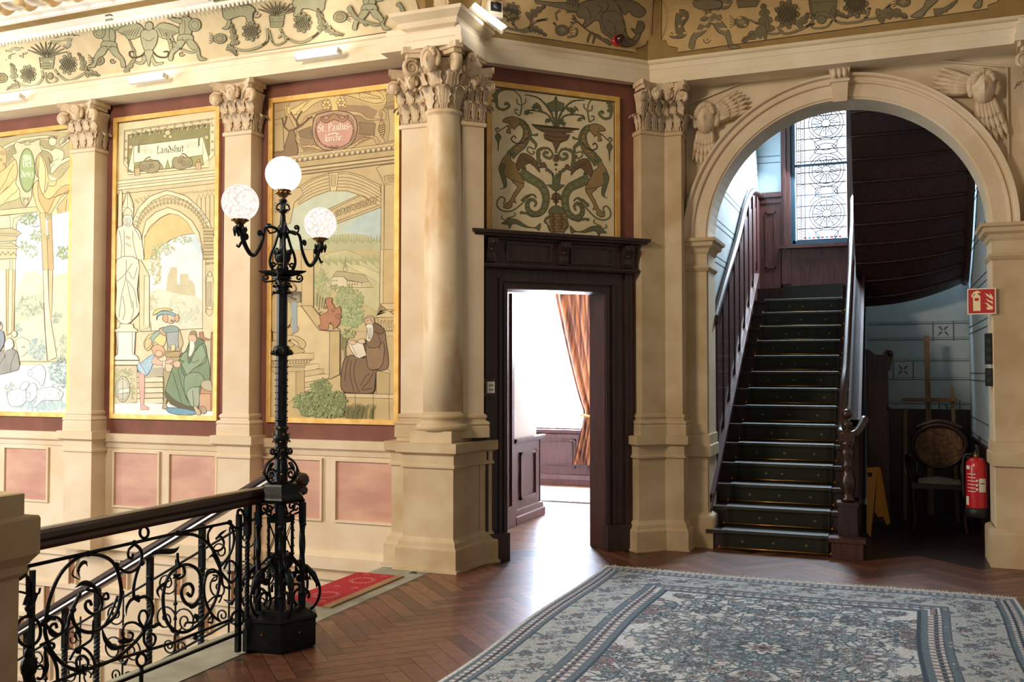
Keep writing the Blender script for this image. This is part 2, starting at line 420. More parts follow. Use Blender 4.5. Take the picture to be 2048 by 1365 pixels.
def capital(parent, c, R_, O_, hw, z0, z1, depth, name='capital', both=False):
    "composite pilaster capital: bell, leaves, volutes, mask, abacus. c plan centre of the front face"
    c = V((c[0], c[1], 0)); Z = V((0,0,1)); H = z1-z0; s = hw/.16
    def pt(r, o, z): return c+R_*r+O_*o+Z*z
    bell = MB()
    rows = [(1.0,0,z0),(1.02,.0,z0+.35*H),(1.12,.02,z0+.62*H),(1.3,.05,z0+.8*H)]
    for (a,o,z),(b,o2,z2) in zip(rows, rows[1:]):
        p = [pt(-hw*a,o,z),pt(hw*a,o,z),pt(hw*b,o2,z2),pt(-hw*b,o2,z2)]; q = [pt(-hw*a,-depth,z),pt(hw*a,-depth,z),pt(hw*b,-depth,z2),pt(-hw*b,-depth,z2)]
        bell.add(p+q, [(0,1,2,3),(1,5,6,2),(4,0,3,7),(5,4,7,6)])
    cap = bell.build(name, M['carved'], parent)
    ab = MB()
    ptsb = [(-1.62,.10),(-1.48,.14),(-.75,.055),(-.22,.03),(.22,.03),(.75,.055),(1.48,.14),(1.62,.10),(1.5,-.12),(1.5,-depth/s*.8),(-1.5,-depth/s*.8),(-1.5,-.12)]
    for k, (e, za, zb) in enumerate(((.90,z0+.82*H,z0+.90*H),(1.0,z0+.90*H,z1))):
        ab.prism([pt(hw*x*e, y*s*e, za) for x, y in ptsb], Z*(zb-za))
    ab.build('abacus', M['carved'], cap)
    lf = MB()
    for r in (-.66,0,.66): leaf(lf, pt(hw*r,0,z0), R_, O_, hw*.72, H*.42, .42)
    for r in (-1.0,-.34,.34,1.0): leaf(lf, pt(hw*r,-.004,z0+.2*H), R_, O_, hw*.62, H*.5, .40)
    for sd in (1,-1):
        Rr = O_*-sd; Oo = R_*sd
        for d in (.25,.75): leaf(lf, pt(hw*sd,-depth*d,z0), Rr, Oo, depth*.5, H*.42, .35)
    # beads and leaf berries
    for r in np.linspace(-.95,.95,9): lf.ball(pt(hw*r,.012,z0+.02*H), .008*s, 6)
    lf.build('acanthus_leaves', M['carved'], cap)
    for sd in (-1, 1):
        vb = MB(); D = (R_*sd*.94+O_*.35).normalized()
        cc = pt(sd*hw*1.30, .075*s, z0+.66*H); N = D.cross(Z).normalized()
        sp = spiral(cc, D, Z, .068*s, 2.1, 34, PI*.6)
        # spiral band with stem rising from the leaves
        stem = [pt(sd*hw*.35,.02,z0+.52*H), pt(sd*hw*.55,.04,z0+.72*H), pt(sd*hw*.95,.06,z0+.84*H)]
        sp2 = [cc+D*(.068*s*math.cos(a))+Z*(.068*s*math.sin(a)) for a in np.linspace(PI*.75, PI*.75, 1)]
        vb.tube(cat(stem+[sp2[0]], 4), .014*s, 6)
        sp = [cc+D*((.068*(1-.82*t))*s*math.cos(PI*.75-4.2*PI*t))+Z*((.068*(1-.82*t))*s*math.sin(PI*.75-4.2*PI*t)) for t in np.linspace(0,1,38)]
        vb.tube(sp, [.018*s*(1-.45*i/37) for i in range(38)], 6, flat=(N, 1.7))
        vb.lathe(cc-N*.012*s, [(0.0001,-.014*s),(.05*s,-.012*s),(.05*s,.012*s),(.0001,.014*s)], 14, axis=N)
        vb.build('volute', M['carved'], cap)
    hb = MB(); head(hb, pt(0,.085*s,z0+.73*H), R_, O_, .066*s); hb.build('mask', M['carved'], cap)
    return cap
# ================================================================== pilasters of the mural wall
X_, Y_, Z_ = V((1,0,0)), V((0,1,0)), V((0,0,1))
BASEP = [(.035,.955),(.035,1.035),(.03,1.045),(.038,1.06),(.03,1.078),(.012,1.085),(.012,1.10),(.02,1.108),(.018,1.125),(0,1.14)]
def rect(x0, x1, y0, y1): return [(x0,y0),(x1,y0),(x1,y1),(x0,y1)]
def pedestal_prof(z0, plinth=.175): return [(.045,z0),(.045,plinth-.01),(.04,plinth),(.03,plinth+.01),(.025,plinth+.04),(.008,plinth+.06),(0,plinth+.075),(0,.765),(.018,.77),(.018,.785),(.006,.80),(.006,.865),(.02,.872),(.045,.885),(.045,.955)]
def a_pilaster(xc, label, first):
    t = thing('pilaster', label, 'pilaster', (xc, 6.63, 0))
    hw = .135; P = rect(xc-hw, xc+hw, 6.6, YA+.02)
    MB().mould(P, [(0,1.13),(0,3.50),(.015,3.505),(.015,3.53),(0,3.545)], True).build('shaft', M['stone2'], t)
    MB().mould(P, BASEP, True).build('base', M['stone2'], t)
    Q = rect(xc-.165, xc+.165, 6.58, YA+.02)
    pp = [(.045,-.1)]+[(o,z) for o,z in pedestal_prof(0)][7:]
    MB().mould(Q, [(.045,-.10),(.045,-.01),(.02,.02),(0,.03)]+pedestal_prof(0)[7:], True).build('pedestal', M['stone2'], t)
    capital(t, (xc,6.6), X_, -Y_, hw, 3.54, 3.95, .14)
    return t
pa = a_pilaster(-5.12, 'cream pilaster with mask capital just right of the Landshut mural, beside the lamp globes', True)
pb = copytree(pa, (-1.72,0,0)); pb['label'] = 'cream pilaster with mask capital between the Veldenz mural and the Landshut mural'
for p in (pa, pb): p['group'] = 'pilasters between the murals'
# ================================================================== the corner column with its two flanking pilasters
t = thing('corner_column', 'round veined stone column with carved capital on a tall pedestal, left of the dark door', 'column', (-3.2,6.65,0))
CXc, CYc = -3.19, 6.62
FP = [(-3.44,6.44),(-3.02,6.44),(-2.985,6.83),(-2.915,6.93),(-3.02,7.08),(-3.6,7.0),(-3.6,6.55),(-3.44,6.55)]
MB().mould(FP, [(.06,0),(.06,.02),(.045,.022)]+pedestal_prof(.02), True).build('pedestal', M['stone'], t)
FP2 = [(-3.39,6.45),(-3.04,6.45),(-3.03,6.82),(-2.95,6.92),(-3.0,7.1),(-3.57,7.0),(-3.57,6.57),(-3.39,6.57)]
MB().mould(FP2, [(0,.955),(0,1.045)], True).build('plinth', M['stone'], t)
MB().lathe((CXc,CYc,0), [(.19,1.045),(.205,1.06),(.208,1.08),(.195,1.095),(.172,1.10),(.168,1.125),(.178,1.135),(.186,1.15),(.18,1.165),(.165,1.17),(.155,1.19)], 40).build('base', M['stone'], t)
MB().lathe((CXc,CYc,0), [(.155,1.185),(.1545,1.9),(.150,2.5),(.140,3.1),(.131,3.45),(.133,3.47),(.146,3.475),(.15,3.49),(.146,3.505),(.134,3.51)], 48).build('shaft', M['marble'], t)
PA1 = [(-3.55,6.6),(-3.3,6.6),(-3.3,6.8),(-3.55,6.8)]
PB1 = [(-3.08,6.80),(-2.97,6.91),(-3.12,7.06),(-3.23,6.95)]
PB1 = [tuple((B(s,d)).xy) for s, d in ((-.28,.13),(-.10,.13),(-.10,-.02),(-.28,-.02))]
for P in (PA1, PB1):
    MB().mould(P, [(0,1.13),(0,3.40),(.015,3.405),(.015,3.43),(0,3.445)], True).build('flanking_shaft', M['stone2'], t)
    MB().mould(P, [(o,z+.03) for o,z in BASEP], True).build('flanking_base', M['stone'], t)
# round capital
def round_capital(t):
    c = V((CXc,CYc,0)); z0, z1 = 3.505, 3.97; H = z1-z0
    bl = MB(); bl.lathe(c, [(.134,z0),(.14,z0+.3*H),(.16,z0+.6*H),(.2,z0+.8*H)], 32)
    cap = bl.build('capital', M['carved'], t)
    lf = MB()
    for k in range(8):
        a = k*PI/4+PI/8; O_ = V((math.cos(a),math.sin(a),0)); leaf(lf, c+O_*.136+Z_*z0, V((-O_.y,O_.x,0)), O_, .125, H*.44, .42)
        a = k*PI/4; O_ = V((math.cos(a),math.sin(a),0)); leaf(lf, c+O_*.134+Z_*(z0+.14*H), V((-O_.y,O_.x,0)), O_, .12, H*.58, .4)
    lf.build('acanthus_leaves', M['carved'], cap)
    ab = MB()
    def abp(e):
        pts = []
        for k in range(4):
            a = PI/4+k*PI/2
            for q in (-1, 1): pts.append((math.cos(a)*.34*e - q*math.sin(a)*.03, math.sin(a)*.34*e + q*math.cos(a)*.03))
            b = a+PI/4; pts += [(math.cos(b-.25)*.205*e, math.sin(b-.25)*.205*e), (math.cos(b)*.19*e, math.sin(b)*.19*e), (math.cos(b+.25)*.205*e, math.sin(b+.25)*.205*e)]
        return pts
    for e, za, zb in ((.9,z0+.83*H,z0+.9*H),(1,z0+.9*H,z1)): ab.prism([c+V((x,y,za)) for x,y in abp(e)], Z_*(zb-za))
    ab.build('abacus', M['carved'], cap)
    for k in range(4):
        a = PI/4+k*PI/2; D = V((math.cos(a),math.sin(a),0)); N = D.cross(Z_); vb = MB()
        cc = c+D*.265+Z_*(z0+.68*H)
        sp = [cc+D*((.066*(1-.82*q))*math.cos(PI*.75-4.2*PI*q))+Z_*((.066*(1-.82*q))*math.sin(PI*.75-4.2*PI*q)) for q in np.linspace(0,1,38)]
        vb.tube(cat([c+D*.15+Z_*(z0+.5*H), c+D*.17+Z_*(z0+.72*H), sp[0]], 4), .014, 6)
        vb.tube(sp, [.019*(1-.45*i/37) for i in range(38)], 6, flat=(N, 1.9)); vb.lathe(cc, [(.0001,-.016),(.05,-.014),(.05,.014),(.0001,.016)], 14, axis=N)
        vb.build('volute', M['carved'], cap)
    for O_ in (-Y_, X_):
        hb = MB(); head(hb, c+O_*.235+Z_*(z0+.73*H), V((-O_.y,O_.x,0)), O_, .074); hb.build('mask', M['carved'], cap)
round_capital(t)
capital(t, (-3.425,6.6), X_, -Y_, .125, 3.44, 3.86, .12, 'flanking_capital')
cB = B(-.19,.13); capital(t, (cB.x,cB.y), EB, NB, .095, 3.44, 3.86, .12, 'flanking_capital')
# entablature block breaking forward over the column
mb = MB(); mb.mould([(-3.45,6.36),(-2.96,6.36),(-2.96,6.9),(-3.45,6.9)], [(-.03,3.955),(-.03,4.02),(-.045,4.025),(-.045,4.09),(-.01,4.11),(.0,4.15),(.055,4.19),(.06,4.215)], True)
mb.build('entablature_block', M['plaster'], t)
mb = MB(); leaf(mb, (-3.14,6.47,4.215), X_, -Y_, .16, .34, .55); mb.build('leaf_bracket', M['carved'], t)
# ================================================================== doubled pilaster in the corner between door wall and arch wall
t = thing('corner_pilaster', 'doubled sandstone pilaster folded into the corner between the dark door and the arch', 'pilaster', (-1.76,7.95,0))
def fold(dB, yC, sL, xR): # plan: B face offset dB from the door wall, C face at yC
    L = B(sL, dB); K = -9.88+dB*1.41421
    return [tuple(B(sL,-.02).xy), tuple(L.xy), (yC+K, yC), (xR, yC), (xR, 8.24), (-2.2,8.24)]
MB().mould(fold(.125,7.945,1.29,-1.60), [(.055,0),(.055,.015)]+pedestal_prof(.015), True).build('pedestal', M['stone'], t)
SH = fold(.10,7.98,1.34,-1.615)
MB().mould(SH, [(o,z) for o,z in BASEP], True).build('base', M['stone'], t)
MB().mould(SH, [(0,1.13),(0,3.50),(.012,3.505),(.012,3.53),(0,3.545)], True).build('shaft', M['stone'], t)
capital(t, (-1.715,7.98), X_, -Y_, .10, 3.54, 3.95, .2)
cB = B(1.46,.10); capital(t, (cB.x,cB.y), EB, NB, .10, 3.54, 3.95, .1)
# ================================================================== arch piers with imposts
def pier(name, label, x0, x1, cx0, cx1):
    t = thing(name, label, 'pier', ((x0+x1)/2, 8.37, 0))
    P = rect(x0, x1, YC-.03, YC+.34)
    MB().mould(P, [(0,.0),(0,2.35),(.012,2.36),(.03,2.385),(.03,2.40),(.005,2.405),(.005,2.50),(.02,2.52),(.03,2.55),(.06,2.57),(.065,2.60),(.085,2.61),(.09,2.635),(0,2.64)], True).build('shaft', M['stone'], t)
    MB().mould(P, [(.05,0),(.05,.25),(.045,.27),(.01,.29),(.01,.3)], True).build('base', M['stone'], t)
    MB().mould(P, [(.01,.76),(.03,.77),(.03,.86),(.02,.87),(.02,.955),(.0,.96)], True).build('band', M['stone'], t)
    return t
pier('arch_pier', 'left pier of the round arch with moulded impost, next to the staircase', -1.66, AX-RI-.01, 0, 0)
pier('arch_pier', 'right pier of the round arch, bearing the impost above the fire extinguisher sign', AX+RI+.01, .99, 0, 0)
# far right pilaster at the frame's edge
t = thing('pilaster', 'sandstone pilaster cut by the right edge, right of the fire extinguisher', 'pilaster', (1.15,8.0,0))
P = rect(.98,1.3,7.98,8.22)
MB().mould(P, pedestal_prof(0), True).build('pedestal', M['stone'], t)
MB().mould(P, BASEP, True).build('base', M['stone'], t)
MB().mould(rect(.99,1.29,7.98,8.22), [(0,1.13),(0,3.545)], True).build('shaft', M['stone'], t)
capital(t, (1.14,7.98), X_, -Y_, .135, 3.54, 3.95, .14)
# ================================================================== archivolt, keystone, cherub reliefs
mb = MB(); prof = [(RI-.005,.0),(RI-.005,.035),(RI+.012,.04),(RI+.012,.05),(RI+.115,.05),(RI+.12,.075),(RI+.135,.08),(RI+.14,.065),(RI+.165,.07),(RI+.175,.10),(RI+.195,.105),(RI+.195,0)]
n = 64; vs = []
for r, d in prof:
    for i in range(n+1): a = PI*i/n; vs.append((AX-r*math.cos(a), YC-d, AZ+r*math.sin(a)))
mb.add(vs, [(j*(n+1)+i, j*(n+1)+i+1, (j+1)*(n+1)+i+1, (j+1)*(n+1)+i) for j in range(len(prof)-1) for i in range(n)])
tag(mb.build('archivolt', M['stone2']), 'moulded round stone arch band framing the staircase opening', 'arch moulding')
t = thing('keystone', 'scroll-topped keystone at the crown of the round arch', 'keystone', (AX,YC,3.66))
mb = MB(); k = lambda x, y, z: (AX+x, YC-y, z)
for za, zb, wa, wb, da, db in ((3.69,3.84,.055,.065,.10,.13),(3.84,3.86,.075,.08,.15,.15),(3.86,3.965,.065,.085,.12,.17),(3.965,3.985,.1,.1,.19,.19)):
    mb.add([k(-wa,0,za),k(wa,0,za),k(wa,da,za),k(-wa,da,za),k(-wb,0,zb),k(wb,0,zb),k(wb,db,zb),k(-wb,db,zb)], [(0,1,2,3),(7,6,5,4),(0,4,5,1),(1,5,6,2),(2,6,7,3),(3,7,4,0)])
mb.build('block', M['stone2'], t)
for x in (-.04,.0,.04):
    mb = MB(); mb.ball(k(x,.155,3.91), .02, 10, sz=2.0); mb.build('bead', M['stone2'], t)
def cherub(label, c, flip, wing1, wing2):
    t = thing('cherub_relief', label, 'relief', (c[0], YC-.03, c[1]))
    cc = V((c[0], YC-.05, c[1])); R_, O_ = X_, -Y_
    mb = MB(); head(mb, cc+O_*.02, X_, -Y_, .105); mb.build('head', M['carved'], t)
    for dx, dz, L in (wing1, wing2):
        wb = MB(); D = V((dx,0,dz)).normalized(); S = V((-D.z,0,D.x))
        for row, (ln, wd, off) in enumerate(((1,.045,0),(.72,.05,.012),(.45,.05,.024))):
            for q in range(6):
                fo = (q-2.5)*.027*(1-row*.1); a = (q-2.5)*.045
                d2 = (D*math.cos(a)+S*math.sin(a))
                st = cc+D*.09+S*fo+O_*off; ll = L*ln*(1-.10*abs(q-2.5)*.6)
                wb.tube([st, st+d2*ll*.4, st+d2*ll*.8, st+d2*ll*.93, st+d2*ll], [.012,.022,.02,.012,.003], 6, flat=(O_, .55))
        wb.build('wing', M['carved'], t)
    fr_ = MB()
    # triangular moulded border
    pts = [cc+V((wing1[0]*1.35*wing1[2]+.0,0.03,wing1[1]*1.35*wing1[2]+.16)), cc+V((-.17*flip,.03,.16)), cc+V((-.17*flip,.03,-.62))]
    fr_.tube(pts, .009, 4); fr_.build('border', M['plaster'], t)
cherub('carved winged cherub head in the spandrel left of the arch', (-1.43,3.65), 1, (.86,.40,.30), (-.08,-1,.30))
cherub('carved winged cherub head in the spandrel right of the arch', (.71,3.69), -1, (-.93,.30,.30), (.16,-.97,.36))
# ================================================================== dark oak door surround on the diagonal wall
t = thing('door_surround', 'dark oak door surround with bracketed cornice, between the corner column and the doubled pilaster', 'door frame', tuple(B(.6,.03,0)))
def bx(mb, s0, s1, d0, d1, z0, z1): return mb.obox(B(s0,d0,z0), EB*(s1-s0), NB*(d1-d0), V((0,0,z1-z0)))
cas = MB()
# stepped architrave: legs and head as nested frames
for k, (w0, w1, dd) in enumerate(((.0,.03,.05),(.03,.055,.035),(.055,.075,.06),(.075,.17,.045),(.17,.195,.07),(.195,.25,.055))):
    bx(cas, D0-w1, D0-w0, -.03, dd-.03, 0, DT+w1); bx(cas, D1+w0, D1+w1, -.03, dd-.03, 0, DT+w1); bx(cas, D0-w0, D1+w0, -.03, dd-.03, DT+w0, DT+w1)
cas.build('architrave', M['wood'], t)
pl = MB()
for a, b in ((D0-.26,D0+.008),(D1-.008,D1+.26)): bx(pl, a, b, -.04, .055, 0, .22)
pl.build('plinth_block', M['wood'], t)
rv = MB(); bx(rv, D1-.004, D1+.03, -.27, -.0, 0, DT); bx(rv, D0-.03, D0+.004, -.27, 0, 0, DT); bx(rv, D0, D1, -.27, 0, DT-.004, DT+.03)
rv.build('jamb_lining', M['redwood'], t)
fz = MB(); bx(fz, -.10, 1.30, -.03, .06, DT+.17, 2.56)
for a, b in ((.13,.50),(.70,1.07)):
    for s0,s1,z0,z1 in ((a-.015,a,2.375,2.525),(b,b+.015,2.375,2.525),(a,b,2.51,2.525),(a,b,2.375,2.39)): bx(fz, s0, s1, .06, .078, z0, z1)
fz.build('frieze', M['wood'], t)
cn = MB()
q = [tuple(B(-.10,.06).xy), tuple(B(1.30,.06).xy)]
q = [tuple(B(-.10,-.02).xy), tuple(B(-.10,.06).xy), tuple(B(1.30,.06).xy), tuple(B(1.30,-.02).xy)]
cn.mould(q, [(0,2.50),(.005,2.535),(.02,2.54),(.025,2.555),(.075,2.56),(.08,2.575),(.095,2.58),(.10,2.605),(.0,2.61)], caps=True)
cn.mould(q, [(0,2.315),(.02,2.32),(.03,2.335),(.03,2.35),(0,2.36)]); cn.build('cornice', M['wood'], t)
for s0 in (-.06, .575, 1.17):
    cb = MB(); z = [2.36,2.39,2.43,2.47,2.50,2.54]; dd = [.02,.035,.03,.05,.075,.08]
    prof = [B(s0,.06+d,zz) for d, zz in zip(dd,z)]+[B(s0,.05,2.54),B(s0,.05,2.36)]
    cb.prism(prof, EB*.08); 
    for zz, d, r in ((2.51,.135,.014),(2.455,.10,.016),(2.40,.09,.013)): cb.ball(B(s0+.04,d,zz), r, 8)
    cb.build('bracket', M['wood'], t)
# switch on the frame's left
t = thing('wall_socket', 'small white double switch box on the dark wood left of the door opening', 'switch', tuple(B(-.14,.16,1.38)))
P0 = B(-.055,.0,1.36)
def face_box(name, m, s0, s1, d0, d1, z0, z1, par): mb = MB(); bx(mb, s0, s1, d0, d1, z0, z1); return mb.build(name, m, par)
face_box('back_plate', M['redwood'], -.075, .03, .045, .052, 1.30, 1.44, t)
face_box('box', M['white'], -.05, .01, .05, .085, 1.325, 1.415, t)
for z in (1.345, 1.38): 
    for s in (-.034,-.014): face_box('button', M['black'], s, s+.009, .085, .088, z, z+.012, t)
bk = MB(); bx(bk, -.16, -.10, -.03, .045, 0, 3.9); bk.k=None; struct(bk.build('trim_9', M['wood']))

# ================================================================== the room behind the door
mb = MB(); mb.box((-3.62,7.9,0), (-3.44,9.38,3.2)); struct(mb.build('wall_room', M['roomwall']))
t = thing('wall_wainscot', 'dark red wooden wainscot panel at the wall corner just inside the door', 'wainscot', (-3.42,9.2,0))
mb = MB(); mb.box((-3.45,8.62,0), (-3.405,9.40,.80)); mb.box((-3.66,9.37,0),(-3.405,9.41,.80)); mb.build('panel', M['redwood'], t)
mb = MB()
for a in (((-3.41,8.80,.66),(-3.385,9.25,.69)),((-3.41,8.80,.22),(-3.385,9.25,.25)),((-3.41,8.80,.22),(-3.385,8.83,.69)),((-3.41,9.22,.22),(-3.385,9.25,.69))): mb.box(*a)
mb.build('moulding', M['redwood'], t)
mb = MB(); mb.mould([(-3.405,8.62),(-3.405,9.41),(-3.66,9.41)][::1], [(0,.78),(.03,.79),(.045,.81),(.045,.83),(0,.835)]); mb.build('cap_rail', M['redwood'], t)
mb = MB(); mb.mould([(-3.405,8.62),(-3.405,9.41),(-3.66,9.41)], [(0,0),(.04,0),(.04,.07),(.025,.08),(.02,.13),(0,.14)]); mb.build('skirting', M['redwood'], t)
# casing of a further door in that wall
t = thing('inner_door_casing', 'red brown door casing on the room wall left of the wainscot corner', 'door frame', (-3.42,8.5,0))
mb = MB(); mb.box((-3.46,8.30,0), (-3.40,8.62,2.28)); mb.build('casing', M['redwood'], t)
mb = MB(); mb.box((-3.40,8.36,0), (-3.385,8.40,2.2)); mb.box((-3.40,8.54,0), (-3.38,8.60,2.25)); mb.box((-3.405,8.28,0),(-3.37,8.64,.2)); mb.build('moulding', M['redwood'], t)
# window wall
mb = MB(); YW = 12.0
mb.box((-6,YW,0), (-2.2,YW+.2,.72)); mb.box((-6,YW,2.95), (-2.2,YW+.2,3.3)); mb.box((-6,YW,.72), (-4.75,YW+.2,2.95)); mb.box((-3.0,YW,.72),(-2.2,YW+.2,2.95))
mb.box((-2.4,8.4,0),(-2.2,YW,3.3)); mb.box((-6,8.0,3.2),(-2.2,YW+.2,3.3)); mb.box((-6.1,9.4,0),(-6,YW+.2,3.3)); mb.box((-6,9.40,0),(-3.62,9.55,3.2))
struct(mb.build('wall_window', M['roomwall']))
wn = struct(MB().box((-4.75,YW+.16,.72),(-3.0,YW+.17,2.95)).build('window_1', emis('daylight_glass_room', '#d6e6ff', 110)))
mb = MB(); 
for x in (-4.72,-4.14,-3.6,-3.04): mb.box((x-.03,YW+.10,.74),(x+.03,YW+.15,2.95))
mb.box((-4.75,YW+.10,2.28),(-3.0,YW+.15,2.33)); mb.box((-4.75,YW-.05,.70),(-3.0,YW+.16,.745))
mb.build('window_frame', M['redwood'], wn)
mb = MB(); mb.box((-6,YW-.05,0),(-2.4,YW,.72))
for x0 in (-5.2,-4.43,-3.66,-2.9):
    for o, w_ in ((0,.02),(.04,.012)):
        x1 = x0+.60
        for a in ((x0+o,.22+o,x1-o,.22+o+w_),(x0+o,.60-o-w_,x1-o,.60-o),(x0+o,.22+o,x0+o+w_,.60-o),(x1-o-w_,.22+o,x1-o,.60-o)): mb.box((a[0],YW-.068,a[1]),(a[2],YW-.05,a[3]))
mb.mould([(-6,YW-.05),(-2.4,YW-.05)], [(0,0),(.06,0),(.06,.06),(.04,.07),(.03,.13),(0,.14)]); mb.mould([(-6,YW-.05),(-2.4,YW-.05)], [(0,.66),(.04,.68),(.05,.72),(0,.73)])
struct(mb.build('trim_10', M['redwood']))
def curtain(name, label, cat_, xf, yc, z0, z1, amp, freq, m, thick=.0):
    mb = MB()
    def fn(u, v):
        x0, x1 = xf(v); y = yc + amp*math.sin(u*freq*2*PI+.4*math.sin(v*3)) + amp*.35*math.sin(u*freq*5.1+v*2)
        return (x0+(x1-x0)*u, y, z0+(z1-z0)*v)
    mb.grid(fn, 120, 26); o = mb.build(name, m)
    return tag(o, label, cat_)
silk = mat('rust_silk', '#a97049', .55, '#532d24', 5, stretch=(7,1,.25), lo=.42, hi=.62, bump=.1)
def xf(v):
    z = .28+v*2.6
    tie = .95
    if z < tie: return (-3.68-.16*((tie-z)/.67)**1.1, -3.30)
    k = min(1, (z-tie)/1.65); return (-3.68-.42*(k**.80), -3.05)
curtain('curtain', 'rust orange silk curtain gathered to the right before the bright window of the far room', 'curtain', xf, YW-.16, .28, 2.88, .03, 9, silk)
cord = MB(); cord.tube([(-3.72,YW-.22,.93),(-3.5,YW-.24,.90),(-3.3,YW-.2,.95)], .018, 8); tag(cord.build('curtain_tieback', mat('gold_cord','#b98d4c',.6)), 'golden tieback cord around the rust orange curtain', 'tieback')
sheer = bpy.data.materials.new('sheer_voile'); sheer.use_nodes = True; nt = sheer.node_tree; b = nt.nodes['Principled BSDF']
tr = nt.nodes.new('ShaderNodeBsdfTranslucent'); tp = nt.nodes.new('ShaderNodeBsdfTransparent'); m1 = nt.nodes.new('ShaderNodeMixShader'); m2 = nt.nodes.new('ShaderNodeMixShader')
b.inputs['Base Color'].default_value = (.9,.9,.9,1); b.inputs['Roughness'].default_value = .9; tr.inputs[0].default_value = (.95,.95,.95,1)
m1.inputs[0].default_value = .6; m2.inputs[0].default_value = .45
nt.links.new(b.outputs[0], m1.inputs[1]); nt.links.new(tr.outputs[0], m1.inputs[2]); nt.links.new(m1.outputs[0], m2.inputs[1]); nt.links.new(tp.outputs[0], m2.inputs[2])
nt.links.new(m2.outputs[0], nt.nodes['Material Output'].inputs[0])
curtain('sheer_curtain', 'sheer white voile hanging flat over the bright window of the far room', 'curtain', lambda v: (-4.72,-3.05), YW-.03, .76, 2.9, .012, 22, sheer)
# rug in that room
tag(MB().box((-5.3,10.35,.0),(-2.7,11.6,.012)).build('rug', mat('pale_room_rug', '#b9b9b4', .95, '#8d97a0', 22, lo=.4, hi=.6)), 'pale patterned rug on the floor of the bright room behind the door', 'rug')
# ================================================================== stair recess: walls
XL, XR, YE = -1.47, .80, 11.95
mb = MB(); mb.box((XL-.12,8.5,0), (XL,YE+.2,5.6)); struct(mb.build('wall_stair_left', M['blue']))
mb = MB(); mb.box((XR,8.5,0), (XR+.12,YE+.2,5.6)); struct(mb.build('wall_stair_right', M['blue']))
WX0, WX1, WZ0, WZ1 = -1.06, -.40, 3.04, 4.95
mb = MB(); mb.box((XL,YE,0),(XR,YE+.2,WZ0)); mb.box((XL,YE,WZ1),(XR,YE+.2,5.6)); mb.box((XL,YE,WZ0),(WX0,YE+.2,WZ1)); mb.box((WX1,YE,WZ0),(XR,YE+.2,WZ1))
struct(mb.build('wall_stair_end', M['blue']))
struct(MB().box((XL-.12,8.5,5.5),(XR+.12,YE+.2,5.6)).build('ceiling', M['plaster']))
mb = MB(); mb.box((-.22,11.12,0),(XR,11.2,2.75)); struct(mb.build('wall_under_stairs', M['blue']))
# painted lines on the plaster
ln = MB(); dk = mat('grey_blue_paint_line', '#5f6a72', .8)
for z in (.86,1.02,1.40,1.47,1.88,1.95,2.28,2.35,2.72,2.79,3.16,3.23):
    ln.box((XR-.003,8.5,z),(XR,11.12,z+.012))
for z in (1.14,1.40,1.60,1.83,2.0):
    ln.box((-.2,11.117,z),(XR,11.12,z+.010)); ln.box((-.2,11.117,z+.025),(XR,11.12,z+.029))
for x, z in ((.05,1.42),(.45,1.84),(.50,1.0)):
    for q in (0,.2): ln.box((x+q-.006,11.116,z-.02),(x+q+.006,11.12,z+.19))
    for a in range(4):
        an = PI/4+a*PI/2; c = V((x+.1,11.116,z+.085)); e = V((math.cos(an),0,math.sin(an)))
        ln.tube([c+e*.015, c+e*.04+V((0,0,.012)), c+e*.07], [.006,.010,.003], 5)
for z in (2.5,2.85,3.2,3.55,3.9,4.25,4.6):
    ln.box((XL,8.5,z),(XL+.003,YE,z+.010)); ln.box((XL,8.5,z+.06),(XL+.003,YE,z+.066))
for z in (4.05,4.13,4.45,4.53): ln.box((XL,YE-.003,z),(-1.2,YE,z+.010))
struct(ln.build('trim_11', dk))
# ================================================================== leaded window
st = emis('daylight_leaded_glass', '#dcebff', 3.2)
wn = struct(MB().box((WX0,YE+.08,WZ0),(WX1,YE+.09,WZ1)).build('window_2', st))
fr = MB(); F1 = mat('teal_window_frame', '#1c3a4a', .5)
for a in (((WX0-.02,YE-.01,WZ0),(WX0+.03,YE+.08,WZ1)),((WX1-.03,YE-.01,WZ0),(WX1+.02,YE+.08,WZ1)),((WX0,YE-.01,WZ0-.02),(WX1,YE+.08,WZ0+.035)),((WX0,YE+.03,3.985),(WX1,YE+.07,4.01))): fr.box(*a)
fr.build('window_frame', F1, wn)
ld = MB(); y = YE+.07; gx0, gx1 = WX0+.04, WX1-.04
lead = mat('lead_came', '#20262c', .5, metal=.3)
def seg(p, q, r=.0055): ld.tube([(p[0],y,p[1]),(q[0],y,q[1])], r, 4)
for k in range(14): z = WZ0+.05+k*.137; seg((gx0,z),(gx1,z), .007)
for x in (gx0+.005, gx0+.055, gx0+.10): seg((x,WZ0+.04),(x,WZ1), .006)
for c0 in (3.40, 3.93, 4.50):
    cx_ = (gx0+gx1)/2+.06
    for R0 in (.20,.165,.05): ld.tube([(cx_+R0*math.cos(a),y,c0+R0*math.sin(a)) for a in np.linspace(0,2*PI,36)], .006, 4)
    for k in range(12):
        a = k*PI/6; seg((cx_+.05*math.cos(a),c0+.05*math.sin(a)),(cx_+.165*math.cos(a),c0+.165*math.sin(a)), .006)
        ld.tube([(cx_+.10*math.cos(a)+.03*math.cos(b),y,c0+.10*math.sin(a)+.03*math.sin(b)) for b in np.linspace(0,2*PI,10)], .0035, 4)
    for q in (-1,1):
        for r_ in (-1,1): seg((cx_+q*.06,c0+r_*.30),(cx_+q*.2,c0+r_*.14)); ld.tube(cat([(cx_,y,c0+r_*.33),(cx_+q*.1,y,c0+r_*.30),(cx_+q*.13,y,c0+r_*.22),(cx_+q*.05,y,c0+r_*.2)],5), .006, 4)
ld.build('lead_cames', lead, wn)
